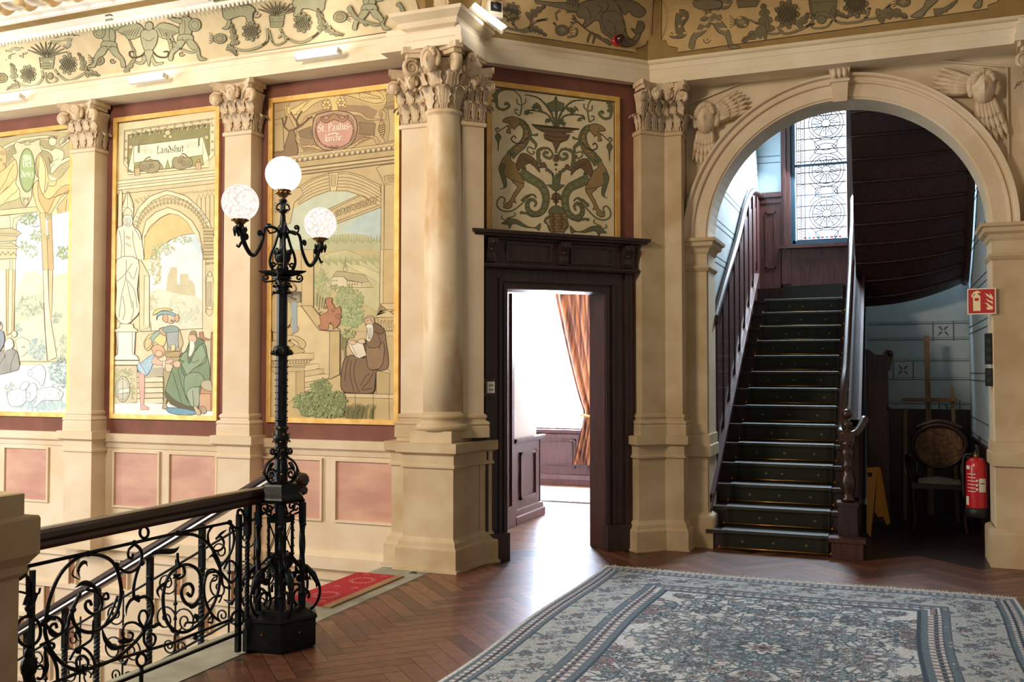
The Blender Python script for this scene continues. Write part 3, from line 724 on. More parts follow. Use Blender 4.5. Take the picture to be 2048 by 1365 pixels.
gl = MB(); rc, bc, vc = lin('#c0392b'), lin('#4b79b8'), lin('#6a4a9a')
for k in range(48):
    z = WZ0+.06+k*.038; c_ = (rc,bc,rc,vc)[k%4]
    gl.box((gx0+.022,y+.004,z),(gx0+.040,y+.005,z+.012), col=c_); gl.box((gx0+.068,y+.004,z+.016),(gx0+.086,y+.005,z+.026), col=(bc,rc)[k%2])
for k in range(9):
    x = gx0+.10+k*.05
    gl.add([(x,y+.004,WZ0+.06),(x+.022,y+.004,WZ0+.075),(x,y+.004,WZ0+.09),(x-.022,y+.004,WZ0+.075)], [(0,1,2,3)], col=(rc,bc)[k%2])
gl.build('coloured_glass', mat('coloured_glass','#ffffff',.4,attr=True), wn, color=True)
# wooden surround of the window and panelling
mb = MB()
for a in (((WX0-.13,YE-.05,2.55),(WX0-.02,YE+.02,WZ1)),((WX0-.10,YE-.075,2.95),(WX0-.07,YE-.04,WZ1)),((WX0-.16,YE-.09,WZ0-.06),(WX1+.1,YE,WZ0-.02)),((WX0-.14,YE-.03,2.2),(WX1+.2,YE,WZ0-.06))): mb.box(*a)
mb.box((XL,YE-.03,2.0),(WX0-.12,YE,3.62)); mb.box((XL,YE-.06,3.62),(WX0-.12,YE,3.68)); mb.box((XL,YE-.045,3.55),(WX0-.12,YE,3.59))
for a in (((XL+.09,YE-.045,2.75),(WX0-.2,YE-.03,2.77)),((XL+.09,YE-.045,3.42),(WX0-.2,YE-.03,3.44)),((XL+.09,YE-.045,2.75),(XL+.105,YE-.03,3.44)),((WX0-.215,YE-.045,2.75),(WX0-.2,YE-.03,3.44))): mb.box(*a)
struct(mb.build('trim_12', M['redwood']))
# ================================================================== flight of stairs
RUN, RISE, Y0 = .24, .1655, 8.12
t = thing('staircase', 'dark wooden staircase rising through the round arch towards the leaded window', 'stairs', (-.9,Y0,0))
NS = 14
for k in range(NS):
    z = RISE*(k+1); y_ = Y0+RUN*k; mb = MB()
    mb.box((XL+.02,y_+.02,z-RISE), (-.25,y_+RUN+.03,z-.035)); mb.box((XL+.02,y_-.012,z-.035),(-.235,y_+RUN+.03,z-.004))
    mb.build('step', M['wood'], t)
zt = RISE*(NS+1)
mb = MB(); mb.prism([(XL+.02,11.62,zt-RISE),(-.25,11.38,zt-RISE),(-.25,YE-.03,zt-RISE),(XL+.02,YE-.03,zt-RISE)], (0,0,RISE-.004)); mb.build('step', M['wood'], t)
def slope(y, dz=0): return RISE*(y-Y0)/RUN+RISE+dz
# wall string with moulded edge on the left
mb = MB(); prof = []
for x0, x1, dz0, dz1 in ((XL,XL+.03,-.25,.20),(XL+.0,XL+.05,.14,.20),(XL,XL+.075,.175,.215),(XL,XL+.055,.06,.085)):
    ya, yb = 8.22, 11.4
    mb.prism([(x0,ya,slope(ya,dz0)),(x0,yb,slope(yb,dz0)),(x0,yb,slope(yb,dz1)),(x0,ya,slope(ya,dz1))], (x1-x0,0,0))
mb.build('wall_string', M['redwood'], t)
# outer closed string and parapet panel, newel
mb = MB(); ya, yb = 8.42, 11.5
mb.prism([(-.30,ya,0),(-.30,yb,0),(-.30,yb,slope(yb,.72)),(-.30,ya,slope(ya,.72))], (.06,0,0)); mb.build('parapet', M['wood'], t)
mb = MB()
for dz0, dz1, x0, x1 in ((.66,.72,-.32,-.215),(.02,.07,-.325,-.22)):
    mb.prism([(x0,ya,slope(ya,dz0)),(x0,yb,slope(yb,dz0)),(x0,yb,slope(yb,dz1)),(x0,ya,slope(ya,dz1))], (x1-x0,0,0))
mb.box((-.44,8.05,0),(-.20,8.14,.15)); mb.box((-.46,8.03,0.13),(-.18,8.16,.165)); mb.build('parapet_moulding', M['redwood'], t)
nw = MB(); nx, ny = -.32, 8.27
nw.box((nx-.075,ny-.075,0),(nx+.075,ny+.075,.42)); nw.box((nx-.085,ny-.085,.40),(nx+.085,ny+.085,.43))
o_nw = nw.build('newel_post', M['wood'], t)
nw = MB(); nw.lathe((nx,ny,0), [(.05,.43),(.06,.45),(.045,.47),(.04,.50),(.058,.54),(.062,.60),(.045,.66),(.036,.70),(.05,.72),(.036,.74),(.05,.80),(.056,.84),(.04,.87),(.06,.89),(.06,.93)], 20)
nw.box((nx-.06,ny-.06,.92),(nx+.06,ny+.06,.99)); nw.lathe((nx,ny,0), [(.05,.99),(.025,1.0),(.022,1.02),(.04,1.045),(.042,1.07),(.022,1.09),(.02,1.10)],16); nw.ball((nx,ny,1.145), .042, 14)
nw.build('turned_shaft', M['rail'], o_nw)
hr = MB(); hx = -.345
pts = [(hx+.16,8.42,1.10),(hx+.09,8.27,.985),(hx-.01,8.25,.985),(hx-.02,8.36,1.05),(hx-.01,8.6,slope(8.6,.86))]+[(hx,y,slope(y,.86)) for y in (8.9,9.5,10.2,10.8,11.2)]+[(hx,11.45,slope(11.2,.86)+.30),(hx+.02,11.6,3.62),(hx+.02,11.66,4.3),(hx+.02,11.7,5.0)]
hr.tube(cat(pts,6), .034, 10); hr.build('handrail', M['rail'], t)
# upper newel wall / outer edge of the next flight
mb = MB(); mb.box((-.42,11.55,2.6),(-.30,11.72,5.4)); mb.build('upper_newel', M['wood'], t)
# wainscot following the flight on the left wall
t = thing('stair_wainscot', 'panelled wooden wainscot climbing the left wall of the staircase', 'wainscot', (XL,9.8,0))
cap_pts = [(8.5,1.93),(9.16,2.36),(9.92,2.84),(10.54,3.29),(11.04,3.54),(11.5,3.62),(11.9,3.64)]
cc_ = cat([(0,y,z) for y,z in cap_pts], 6)
mb = MB(); mb.prism([(XL,p.y,p.z) for p in cc_]+[(XL,11.9,2.4),(XL,8.5,.4)], (.025,0,0)); mb.build('panel', M['redwood'], t)
mb = MB(); mb.tube([(XL+.035,p.y,p.z) for p in cc_], .042, 8, flat=((1,0,0), .8)); mb.build('cap_rail', M['rail'], t)
st_ = MB()
for k in range(9):
    y = 8.62+k*.36; zt_ = np.interp(y, [p[0] for p in cap_pts], [p[1] for p in cap_pts])
    st_.box((XL+.025,y,slope(y,.2)),(XL+.045,y+.07,zt_-.05))
    if k < 8:
        z2 = np.interp(y+.36, [p[0] for p in cap_pts], [p[1] for p in cap_pts])
        st_.prism([(XL+.025,y+.12,slope(y+.12,.33)),(XL+.025,y+.31,slope(y+.31,.33)),(XL+.025,y+.31,z2-.2),(XL+.025,y+.12,zt_-.14)], (.012,0,0))
st_.build('stiles', M['redwood'], t)
# ================================================================== stair runner and rods
def runner_tex(mb, x0, x1, y0, z0, y1, z1):
    "a panel of carpet with twisted border stripes"
    pass
green, border, pale_ = lin('#272b1f'), lin('#1a1713'), lin('#8a8468')
rc_ = thing('stair_runner', 'dark green stair carpet with rope-pattern borders held by brass rods on the dark staircase', 'carpet', (-.89,Y0,0))
cm = MB(); X0, X1 = -1.315, -.465
def strip(xa, xb, col, d=0):
    for k in range(NS):
        y_ = Y0+RUN*k-.02; z = RISE*(k+1)
        pr = [(y_+.012-d, z-RISE+ (.004 if k else .002)),(y_-.008-d, z-.04),(y_-.016-d,z-.02),(y_-.012-d,z+.002+d),(y_+.01,z+.006+d),(y_+RUN+.012,z+.006+d)]
        for (ya,za),(yb,zb) in zip(pr, pr[1:]): cm.add([(xa,ya,za),(xb,ya,za),(xb,yb,zb),(xa,yb,zb)], [(0,1,2,3)], col=col)
strip(X0, X1, green)
strip(X0+.02, X0+.055, border, .001); strip(X1-.055, X1-.02, border, .001)
for k in range(NS):   # rope dashes and little diamonds
    y_ = Y0+RUN*k-.02; z = RISE*(k+1)
    for q in range(7):
        zz = z-RISE+.012+q*.021
        for xx in (X0+.024, X1-.051): cm.add([(xx,y_-.0022+.012*(1-q/8),zz),(xx+.026,y_-.0022+.012*(1-q/8),zz+.012),(xx+.026,y_-.0022+.012*(1-q/8),zz+.018),(xx,y_-.0022+.012*(1-q/8),zz+.007)], [(0,1,2,3)], col=lin('#5d3b35'))
    for x in (X0+.17+.11*(k%2), X0+.42, X1-.17+.05*(k%2)):
        cm.add([(x-.014,y_-.002,z-.085),(x,y_-.002,z-.098),(x+.014,y_-.002,z-.085),(x,y_-.002,z-.072)], [(0,1,2,3)], col=lin('#6d6a4a'))
zt = RISE*(NS+1)
cm.prism([(-1.14,11.56,zt-RISE+.01),(X1,11.37,zt-RISE+.01),(X1,11.9,zt-RISE+.01),(-1.0,11.9,zt-RISE+.01)], (0,0,RISE), col=green)
cm.build('pile', mat('carpet_pile','#ffffff',.5,attr=True,scale=90,bump=.3,bscale=300,attr_amt=.12), rc_, color=True)
for k in range(NS):
    y_ = Y0+RUN*k-.028; z = RISE*k+.022; rb = MB()
    rb.tube([(X0-.02,y_,z),(X1+.02,y_,z)], .006, 8); 
    for x in (X0-.02,X1+.02): rb.ball((x,y_,z), .011, 8); rb.ball((x,y_,z+.014), .006, 6)
    rb.build('stair_rod', mat('brass_rod','#c9953f',.3,metal=.9) if k == 0 else bpy.data.materials['brass_rod'], rc_)
# ================================================================== underside of the upper flight
t = thing('upper_flight', 'dark boarded underside of the upper stair flight filling the right of the arch', 'stairs', (.25,10,2.6))
XS0, XS1 = -.30, .72
def sof(v): # v 0 at the low far end, 1 high near end
    y = 10.75-1.95*v**.9*1.0; z = 2.18+2.45*v**1.1; return y, z
mb = MB(); n = 30
def fn(u, v):
    y, z = sof(v); x = XS0+(XS1-XS0)*u
    z += .22*(1-v)**3*(u**2.2) ; y += .0
    return (x, y, z)
mb.grid(fn, 16, n); mb.grid(lambda u, v: tuple(V(fn(u,v))+V((0,.14,.14))), 16, n)
mb.grid(lambda u, v: tuple(V(fn(1,u))+V((0,.14,.14))*v), n, 1); mb.grid(lambda u, v: tuple(V(fn(u,0))+V((0,.14,.14))*v), 16, 1)
mb.build('soffit', M['wood'], t)
for k in range(13):
    b_ = MB(); v = .05+k*.075; b_.tube([tuple(V(fn(u,v))+V((0,-.008,-.008))) for u in np.linspace(0,1,14)], .012, 6, flat=((0,-.7,-.7), .6)); b_.build('board_joint', M['wood'], t)
mb = MB()
mb.tube([tuple(V(fn(1,v))+V((.02,.0,.0))) for v in np.linspace(0,1,24)], .035, 6); mb.build('outer_string', M['wood'], t)
# dark panel closing the low room under the stairs above the wainscot
mb = MB(); mb.box((XR-.02,8.62,0),(XR,11.12,.80)); mb.box((XR-.03,8.6,.80),(XR,11.12,.84)); mb.box((-.2,11.10,0),(XR,11.12,1.06)); mb.box((-.2,11.09,1.06),(XR,11.12,1.09))
struct(mb.build('trim_13', M['wood']))
# ================================================================== wrought iron lamp post
I = M['iron']; G = M['brass']
LX, LY = -3.12, 4.42
LC = V((LX, LY, 0))
lp = thing('lamp_post', 'black wrought iron lamp post with three lit glass globes at the head of the stairs', 'lamp post', (LX,LY,0))
def hexl(mb, prof, k=6, ph=.12):
    n = len(prof); vs = [(LX+r*math.cos(ph+2*PI*i/k), LY+r*math.sin(ph+2*PI*i/k), z) for r, z in prof for i in range(k)]
    fs = [(j*k+i, j*k+(i+1)%k, (j+1)*k+(i+1)%k, (j+1)*k+i) for j in range(n-1) for i in range(k)]+[tuple(range(k))[::-1], tuple(range((n-1)*k, n*k))]
    mb.add(vs, fs)
hexp = lambda r, k=6, ph=.12: [(LX+r*math.cos(ph+2*PI*i/k), LY+r*math.sin(ph+2*PI*i/k)) for i in range(k)]
mb = MB(); hexl(mb, [(0.200,0),(0.200,.012),(0.215,.014),(0.215,.155),(0.225,.165),(0.220,.18),(0.160,.21),(0.140,.215)], 6, .12); mb.build('plinth', I, lp)
mb = MB()
for i in range(6):
    a = .12+PI/6+i*PI/3; mb.ball(LC+V((math.cos(a)*.19,math.sin(a)*.19,.10)), .008, 8)
mb.build('stud', G, lp)
mb = MB(); hexl(mb, [(0.100,.775),(0.130,.785),(0.140,.80),(0.135,.81),(0.115,.83),(0.100,.87),(0.095,.88)], 6, .12); mb.build('platform', I, lp)
def twist(mb, p, z0, z1, r=.011, turns=7):
    n = int((z1-z0)/.012); mb.tube([V((p[0],p[1],z0+(z1-z0)*i/n)) for i in range(n+1)], r*1.3, 4, twist=turns*2*PI/n/1, smooth=False)
for (x, y) in hexp(.135, 6, .12):
    mb = MB(); twist(mb, (x,y), .28, .66); mb.box((x-.012,y-.012,.19),(x+.012,y+.012,.29)); mb.box((x-.012,y-.012,.66),(x+.012,y+.012,.78))
    for z in (.29,.66): mb.lathe((x,y,z), [(.012,-.012),(.019,-.004),(.019,.004),(.012,.012)], 10)
    mb.build('corner_post', I, lp)
mb = MB(); hexl(mb, [(0.035,.19),(0.035,.80)], 6, .12)
mb.lathe(LC, [(.03,.40),(.06,.42),(.075,.45),(.06,.49),(.035,.50)], 12); mb.build('core', I, lp)
mb = MB()
hexl(mb, [(0.070,.475),(0.080,.48),(0.080,.49),(0.070,.495)], 6, .12); hexl(mb, [(0.070,.67),(0.085,.68),(0.085,.70),(0.070,.705)], 6, .12)
for (x, y) in hexp(.073, 6, .12): mb.tube([(x,y,.48),(x,y,.69)], .007, 4)
hp = hexp(.073, 6, .12)
for i in range(6):
    a, b = hp[i], hp[(i+1)%6]
    mb.tube([(a[0],a[1],.50),(b[0],b[1],.67)], .0025, 4); mb.tube([(b[0],b[1],.50),(a[0],a[1],.67)], .0025, 4)
cg = mb.build('cage', I, lp)
mb = MB()
for (x, y) in hexp(.080, 6, .12):
    for k in range(5): mb.ball((x,y,.50+.042*k), .0065, 7)
mb.build('stud', G, cg)
def rz(a, pts, oy=0):
    "profile (radius, z) points in the vertical plane at angle a"
    c, s_ = math.cos(a), math.sin(a); return [LC+V((c*r-s_*oy, s_*r+c*oy, z)) for r, z in pts]
def spi(c0, c1, r0, a0, turns, n=26, k=.2):
    return [(c0+r0*(1-(1-k)*t)*math.cos(a0+turns*2*PI*t), c1+r0*(1-(1-k)*t)*math.sin(a0+turns*2*PI*t)) for t in [i/n for i in range(n+1)]]
for i in range(6):
    a = .377+i*PI/3; mb = MB()
    # lower C scroll flaring over the plinth
    th = [PI*.1+t*(-2*PI*1.1) for t in [q/22 for q in range(23)]]
    body = [(.125+(.072*(1-.55*q/22))*math.cos(th[q]), .262+(.072*(1-.55*q/22))*math.sin(th[q])) for q in range(23)]
    arc = cat([(.05,.50,0),(.085,.455,0),(.135,.41,0),(.19,.37,0),(.218,.31,0),(.212,.25,0),(.18,.20,0),(.135,.188,0)], 4)
    mb.tube(rz(a, [(p.x,p.y) for p in arc]+body[6:]), .008, 6)
    mb.tube(rz(a, [(.10,.44),(.14,.425),(.18,.385),(.205,.335),(.20,.31)]), [.004,.014,.018,.012,.003], 6, flat=((-math.sin(a),math.cos(a),0),1.3))
    mb.tube(rz(a, [(.12,.41),(.13,.37),(.165,.36),(.16,.385)]), [.004,.014,.010,.003], 6)
    mb.ball(rz(a, [(.105,.36)])[0], .019, 8, sz=1.1)
    # upper scrolls beneath the platform
    mb.tube(rz(a, spi(.085,.745,.03,-PI*.5,1.3)), .006, 6); mb.tube(rz(a, [(.085,.715),(.06,.70),(.05,.72)]), .006, 6)
    mb.build('scroll', I, lp)
# balloon of scrolls above the platform
for i in range(6):
    a = .12+i*PI/3; mb = MB()
    out = [(.025,.89),(.06,.885),(.095,.92),(.10,.965),(.075,1.0),(.045,1.02),(.035,1.04)]+spi(.052,1.058,.018,-PI*.8,1.2,14)
    mb.tube(rz(a, cat(out,4)), .0055, 6)
    mb.tube(rz(a, spi(.062,.93,.034,PI*1.0,-1.5)), .005, 6)
    mb.tube(rz(a, [(.045,.99),(.06,.985),(.075,.965),(.082,.955)]), [.003,.012,.010,.003], 6, flat=((-math.sin(a),math.cos(a),0),.6))
    o = mb.build('scroll', I, lp)
    b = MB(); b.ball(rz(a, [(.112,.94)])[0], .007, 8); b.build('stud', G, o)
# shaft
def octo(r): return hexp(r, 8, 0)
mb = MB(); hexl(mb, [(0.038,.87),(0.035,1.0),(0.032,1.2),(0.032,1.22),(0.042,1.225),(0.032,1.23),(0.032,1.58),(0.042,1.585),(0.047,1.60),(0.047,1.62),(0.042,1.635),(0.030,1.64),(0.030,1.94),(0.040,1.945),(0.040,1.955),(0.032,1.96),(0.035,2.0),(0.050,2.01),(0.052,2.02)], 8, 0)
mb.lathe(LC, [(.03,1.05),(.04,1.07),(.03,1.09),(.045,1.12),(.045,1.14),(.03,1.16),(.038,1.18),(.03,1.2)], 12); mb.build('shaft', I, lp)
mb = MB(); rn = random.Random(2)
for z in (1.02,1.065,1.11,1.15,1.185):
    for i in range(8):
        a = i*PI/4+z*9; r = .036+.010*(z in (1.11,1.15)); mb.ball(LC+V((r*math.cos(a),r*math.sin(a),z)), .0062, 6)
for z, r in ((1.61,.047),(1.985,.038)):
    for i in range(4):
        a = i*PI/2-.75; mb.ball(LC+V((r*math.cos(a),r*math.sin(a),z)), .0085, 8)
mb.build('stud', G, lp)
mb = MB()
for i in range(8):
    a = i*PI/4
    for z in np.arange(1.24,1.58,.035): mb.ball(LC+V((.034*math.cos(a),.034*math.sin(a),z)), .0035, 5)
    for z in (1.60,): mb.tube(rz(a, [(.04,z),(.055,z+.01),(.06,z),(.05,z-.012)]), .006, 5)
    for z in (1.965,1.93): mb.tube(rz(a, [(.034,z),(.05,z+.008),(.05,z-.004)]), .006, 5)
mb.build('crocket', I, lp)
# star shaped tray and curled brackets below it
mb = MB(); pts = []
for k in range(4):
    a = k*PI/2+.40; pts += [(LX+.135*math.cos(a), LY+.135*math.sin(a)), (LX+.055*math.cos(a+PI/4), LY+.055*math.sin(a+PI/4))]
cp_ = pts
mb.mould(pts, [(-.035,2.02),(-.02,2.03),(-.004,2.045),(0,2.055),(-.01,2.057)], True); mb.build('tray', I, lp)
for k in range(4):
    a = k*PI/2+.40; mb = MB(); mb.tube(rz(a, [(.03,2.0),(.07,1.995)]+spi(.092,2.015,.022,-PI/2,1.3,16)), .0055, 6); mb.build('scroll', I, lp)
# vase and knops of the candelabra
mb = MB(); mb.lathe(LC, [(.03,2.05),(.034,2.07),(.026,2.085),(.04,2.11),(.046,2.13),(.04,2.155),(.024,2.165),(.018,2.18),(.016,2.25),(.02,2.27),(.028,2.285),(.028,2.30),(.018,2.315),(.014,2.36),(.013,2.375),(.022,2.38),(.024,2.395),(.014,2.40),(.014,2.43),(.022,2.44),(.022,2.45),(.012,2.458)], 20); mb.build('stem', I, lp)
mb = MB(); mb.lathe(LC, [(.036,2.088),(.039,2.092),(.036,2.096)], 20); mb.build('ring', G, lp)
mb = MB()
for i in range(8):
    a = i*PI/4; mb.tube(rz(a, [(.03,2.12),(.045,2.15),(.055,2.175),(.062,2.165)]), [.004,.012,.010,.004], 6, flat=((math.cos(a),math.sin(a),0),.4))
mb.build('leaf_cup', I, lp)
for i in range(4):
    a = PI/4+i*PI/2; mb = MB()
    mb.tube(rz(a, cat([(.03,2.055),(.055,2.06),(.07,2.10),(.062,2.15),(.045,2.19),(.03,2.24),(.02,2.27)],5)), .008, 6)
    mb.tube(rz(a, spi(.05,2.085,.018,-PI*.5,1.3,14)), .006, 6)
    mb.tube(rz(a, [(.02,2.30),(.04,2.27),(.07,2.26),(.085,2.28)]+spi(.075,2.30,.013,0,1.2,12)), .006, 6)
    mb.tube(rz(a, [(.016,2.43),(.032,2.42),(.036,2.40),(.028,2.39),(.024,2.40)]), .005, 6)
    mb.build('scroll', I, lp)
# glass globes and arms
gm = {'top': emis('lit_globe_bright', '#fff3e2', 9.0), 'side': emis('lit_cut_glass_globe', '#fff0e4', 1.7, .9, 60)}
def cup(par, c):
    mb = MB(); mb.lathe(c, [(.010,-.05),(.02,-.045),(.012,-.035),(.022,-.028),(.036,-.012),(.042,.004),(.045,.018),(.040,.018),(.036,.0),(.02,-.02)], 20)
    for i in range(10):
        a = i*PI/5; mb.ball(c+V((.046*math.cos(a),.046*math.sin(a),.02)), .007, 6); mb.ball(c+V((.040*math.cos(a),.040*math.sin(a),-.008)), .006, 6)
    return mb.build('cup', G, par)
cup(lp, V((LX,LY,2.495))); mb = MB(); mb.ball((LX,LY,2.594), .098, 32); mb.build('globe', gm['top'], lp)
for sg, nm in ((-1,'near'),(1,'far')):
    a = PI/2*sg+.0; gx = .375; z = 2.373
    mb = MB()
    arm = cat([(.02,2.24),(.05,2.275),(.10,2.285),(.155,2.275),(.175,2.24),(.185,2.20),(.215,2.15),(.25,2.115),(.285,2.115),(.32,2.145),(.345,2.18),(.36,2.215),(gx,2.235)],4)
    mb.tube(rz(a, arm), [.009+.006*max(0,(i-20)/30) for i in range(len(arm))], 7)
    mb.tube(rz(a, spi(.21,2.235,.020,PI*1.1,-1.3,14)), .006, 6); mb.tube(rz(a, spi(.325,2.20,.020,-PI*.2,1.3,14)), .007, 6)
    mb.tube(rz(a, [(.36,2.17),(.385,2.14),(.40,2.145),(.395,2.155)]), [.008,.006,.005,.003], 6)
    mb.tube(rz(a, [(gx,2.235),(gx,2.262)]), .02, 8)
    for q in range(5): mb.tube(rz(a, [(gx+.012*math.cos(q*1.26),2.20),(gx+.03*math.cos(q*1.26),2.235),(gx+.034*math.cos(q*1.26),2.25)], .03*math.sin(q*1.26)), [.005,.01,.003], 5)
    ar = mb.build('arm', I, lp)
    c = rz(a, [(gx,2.290)])[0]; cup(ar, c); g = MB(); g.ball(rz(a, [(gx,z)])[0], .0955, 32); g.build('globe', gm['side'], ar)
# ================================================================== landing balustrade, plane X = -3.2
bal = thing('landing_balustrade', 'black scrolled iron balustrade with thick wooden handrail between stone newel and lamp post', 'railing', (-3.2,3.5,0))
PX, NX = V((-3.2,0,0)), V((1,0,0))
def A_(x, y): return at(x/3.74, 1000+y/3.74, PX, NX)
def B_(x, y): return at(240+x/3.74, 1000+y/3.74, PX, NX)
mb = MB()
prof = [(-.02,.0),(-.038,.004),(-.046,.02),(-.040,.035),(-.036,.038),(-.045,.05),(-.042,.07),(-.03,.083),(-.012,.088),(.012,.088),(.03,.083),(.042,.07),(.045,.05),(.036,.038),(.040,.035),(.046,.02),(.038,.004),(.02,.0)]
mb.prism([(-3.2+x, 2.78, .778+z) for x, z in prof], (0,1.56,0)); mb.build('handrail', M['rail'], bal)
mb = MB(); mb.lathe((-3.17,4.68,0), [(.02,.78),(.04,.79),(.045,.81),(.04,.825),(.032,.83),(.042,.84),(.052,.86),(.05,.885),(.035,.905),(.01,.912)], 20); mb.tube([(-3.2,4.3,.83),(-3.2,4.55,.83),(-3.17,4.68,.84)], .036, 10); mb.build('handrail_knob', M['rail'], bal)
bars = MB()
def tb(mb, pts, f, r=.0065, n=4, leaf_=None):
    P = cat([f(x,y) for x,y in pts], n)
    if leaf_: m = len(P); R = [max(.002, leaf_*math.sin(PI*i/(m-1))) for i in range(m)]; mb.tube(P, R, 6, flat=((1,0,0), .5))
    else: mb.tube(P, r, 6)
tb(bars, nums('95 610 150 590 185 555 205 500'), A_, .008); bars.tube([A_(205,500), B_(430,250), B_(820,170)], .008, 6)
tb(bars, nums('820 170 850 205 885 210 925 180 930 120 905 75 880 90 885 130'), B_, .008)
bars.tube([at(20,1402,PX,NX), A_(735,1235), B_(400,1070), B_(820,900)], .0075, 6); tb(bars, nums('820 900 850 850 890 820 920 850 915 920 880 950 855 925'), B_, .007)
bars.tube([(-3.2,2.79,.115),(-3.2,4.20,.115)], .010, 4)
bars.box((-3.212,4.150,.02),(-3.188,4.176,.74)); bars.tube([(-3.2,2.86,.02),(-3.2,2.86,.70)], .012, 4)
bars.tube([A_(1057,1240),(-3.2,A_(1057,1240).y,.0)], .010, 6)
bars.build('bars', I, bal)
mb = MB(); twist(mb, (-3.2,4.235), .10, .62, .011, 6); mb.box((-3.216,4.219,.62),(-3.184,4.251,.79)); mb.box((-3.214,4.221,.0),(-3.186,4.249,.12)); mb.build('end_post', I, bal)
def ringp(cx, cy, rx, ry, n=24): return [(cx+rx*math.cos(2*PI*i/n), cy+ry*math.sin(2*PI*i/n)) for i in range(n)]
for f, (cx, cy, rx, ry) in ((A_,(1078,245,32,43)),(A_,(212,985,92,112)),(A_,(1057,1200,36,48)),(B_,(180,245,34,44))): 
    if f is B_: continue
    rg = MB(); rg.tube([f(x,y) for x,y in ringp(cx,cy,rx,ry)], .007, 6, closed=True); rg.build('ring', I, bal)
CURV = {A_: [
 ('340 920 372 740 450 560 560 450 660 410 790 430 865 500 900 620 905 720 870 850 800 930 690 992 590 970 545 900 545 820 600 700', .0085),
 ('640 670 730 700 765 770 740 840 690 855 645 820 640 775 668 757 685 790', .007),
 ('340 920 338 1000 370 1100 420 1180 500 1250 600 1275 720 1250 850 1195 960 1115 1050 1020 1110 930 1140 850 1132 765 1085 725 1020 748', .0085),
 ('1000 330 1050 372 1060 440 1020 560 1000 660 1005 730 1040 760', .0075), ('1000 340 962 378 962 430 988 440 993 402', .006),
 ('865 495 900 520 960 545 1020 520 1062 470', .007),
 ('340 920 400 880 445 895 470 940 455 1000 405 1020 370 985 385 940 415 930 425 960', .0065),
 ('340 940 430 1010 500 960 520 880 545 820', .0075),
 ('1075 960 1104 880 1085 832 1050 842 1040 900 1075 960', .006), ('1070 960 1005 920 940 932 915 990 930 1040 980 1045 993 1005 962 992', .006),
 ('1080 980 1078 1060 1110 1102 1150 1082 1162 1025 1120 1002 1098 1045', .0065),
 ('560 1120 620 1110 680 1160 710 1240 690 1310', .006), ('520 1200 570 1120 640 1080 690 1030 700 900', .006),
 ('640 1310 580 1260 575 1190 625 1170 660 1215 640 1260 612 1240', .006), ('330 1100 390 1170 425 1260 430 1365', .007), ('300 1090 350 1070 400 1080 400 1110 370 1105', .006),
 ('240 1100 200 1180 170 1260 190 1365', .006), ('250 1160 262 1220 240 1300', .006), ('260 1365 250 1290 300 1240 330 1280 310 1340 275 1335', .006),
 ('120 690 150 690 190 700', .005), ('300 660 290 700 265 705', .005), ('95 690 85 720', .005), ('770 960 830 850 880 720', .006), ('760 770 770 720 800 700 810 740 775 745', .006)],
 B_: [('430 260 560 265 650 320 710 400 747 500 745 620 725 720 680 820 620 900 560 955 480 992 400 975 345 900 325 800 325 700 350 600 400 530 470 490 530 492 590 540 607 640 590 740 540 792 490 772 460 710 470 650 520 630 547 670 530 722 502 700', .0085),
 ('820 170 852 260 845 350 810 430 755 495', .0075), ('700 190 658 255 670 340 710 382 760 370 777 320 750 275 718 292', .0065),
 ('755 540 830 622 872 560 860 480 812 460 778 520', .0065), ('740 540 660 552 630 640 640 760 690 862 742 905', .007), ('740 560 700 522 650 540 640 600', .006),
 ('690 610 720 600 725 570 695 565', .005), ('430 400 436 470 472 500 482 560 435 592 402 560', .007), ('760 560 770 640 800 660', .006),
 ('640 790 700 730 760 720 740 770', .005), ('660 900 690 870 690 920 655 915', .005), ('480 950 500 920 560 920 590 880 560 860', .006)]}
sc_n = 0
for f, L in CURV.items():
    for t_, r in L:
        mb = MB(); tb(mb, nums(t_), f, r, 5); mb.build('scroll', I, bal)
LEAF = [(A_,'600 590 585 530 610 480 640 470 655 500',.018),(A_,'560 660 620 625 690 640 750 700',.022),(A_,'760 950 790 1050 860 1110 980 1080',.024),(A_,'880 1060 930 1060 990 1060',.022),(A_,'945 870 950 800 990 745 1060 740',.018),
 (A_,'590 1060 560 1020 580 985 600 1030 595 1080',.016),(A_,'340 900 370 880 420 900',.02),(A_,'330 1100 350 1250 320 1340',.022),(B_,'200 430 280 390 400 385 445 350',.026),(B_,'385 600 330 630 280 680 300 740',.018),
 (B_,'500 770 540 800 600 770',.022),(B_,'320 960 290 930 250 950 210 940',.02),(B_,'715 300 750 260 800 225',.016),(B_,'660 440 700 420 740 520',.015),(B_,'540 930 560 870 590 930',.018),(B_,'390 590 430 570 460 560',.016),(A_,'575 480 540 560 600 600',.008)]
for f, t_, w_ in LEAF:
    mb = MB(); tb(mb, nums(t_), f, 0, 6, leaf_=w_*.55)
    P = [f(x,y) for x,y in nums(t_)]
    for p in P[1:-1]: mb.ball(p, w_*.42, 7)
    mb.build('leaf', I, bal)
kn = MB()
for f, L in ((A_,((660,405),(1005,325),(870,490),(325,925),(545,825),(735,1235),(1120,1110),(1060,475),(1080,970),(585,1130))),(B_,((430,250),(745,545),(820,170),(400,975),(820,900),(565,1030),(130,735)))):
    for x, y in L: kn.ball(f(x,y), .014, 8)
kn.build('collar', I, bal)
cn_ = MB()
for k in range(9): 
    p = A_(205+3*k, 580+20*k); cn_.tube([p+V((.003+.0028*k)*np.array(0)) if False else p+V((0,(.006+.0022*k)*math.cos(q),(.004)*math.sin(q)-.003*math.cos(q))) for q in np.linspace(0,2*PI,12)], .0035, 5)
cn_.tube([A_(200,560),A_(228,790)], .004, 6); 
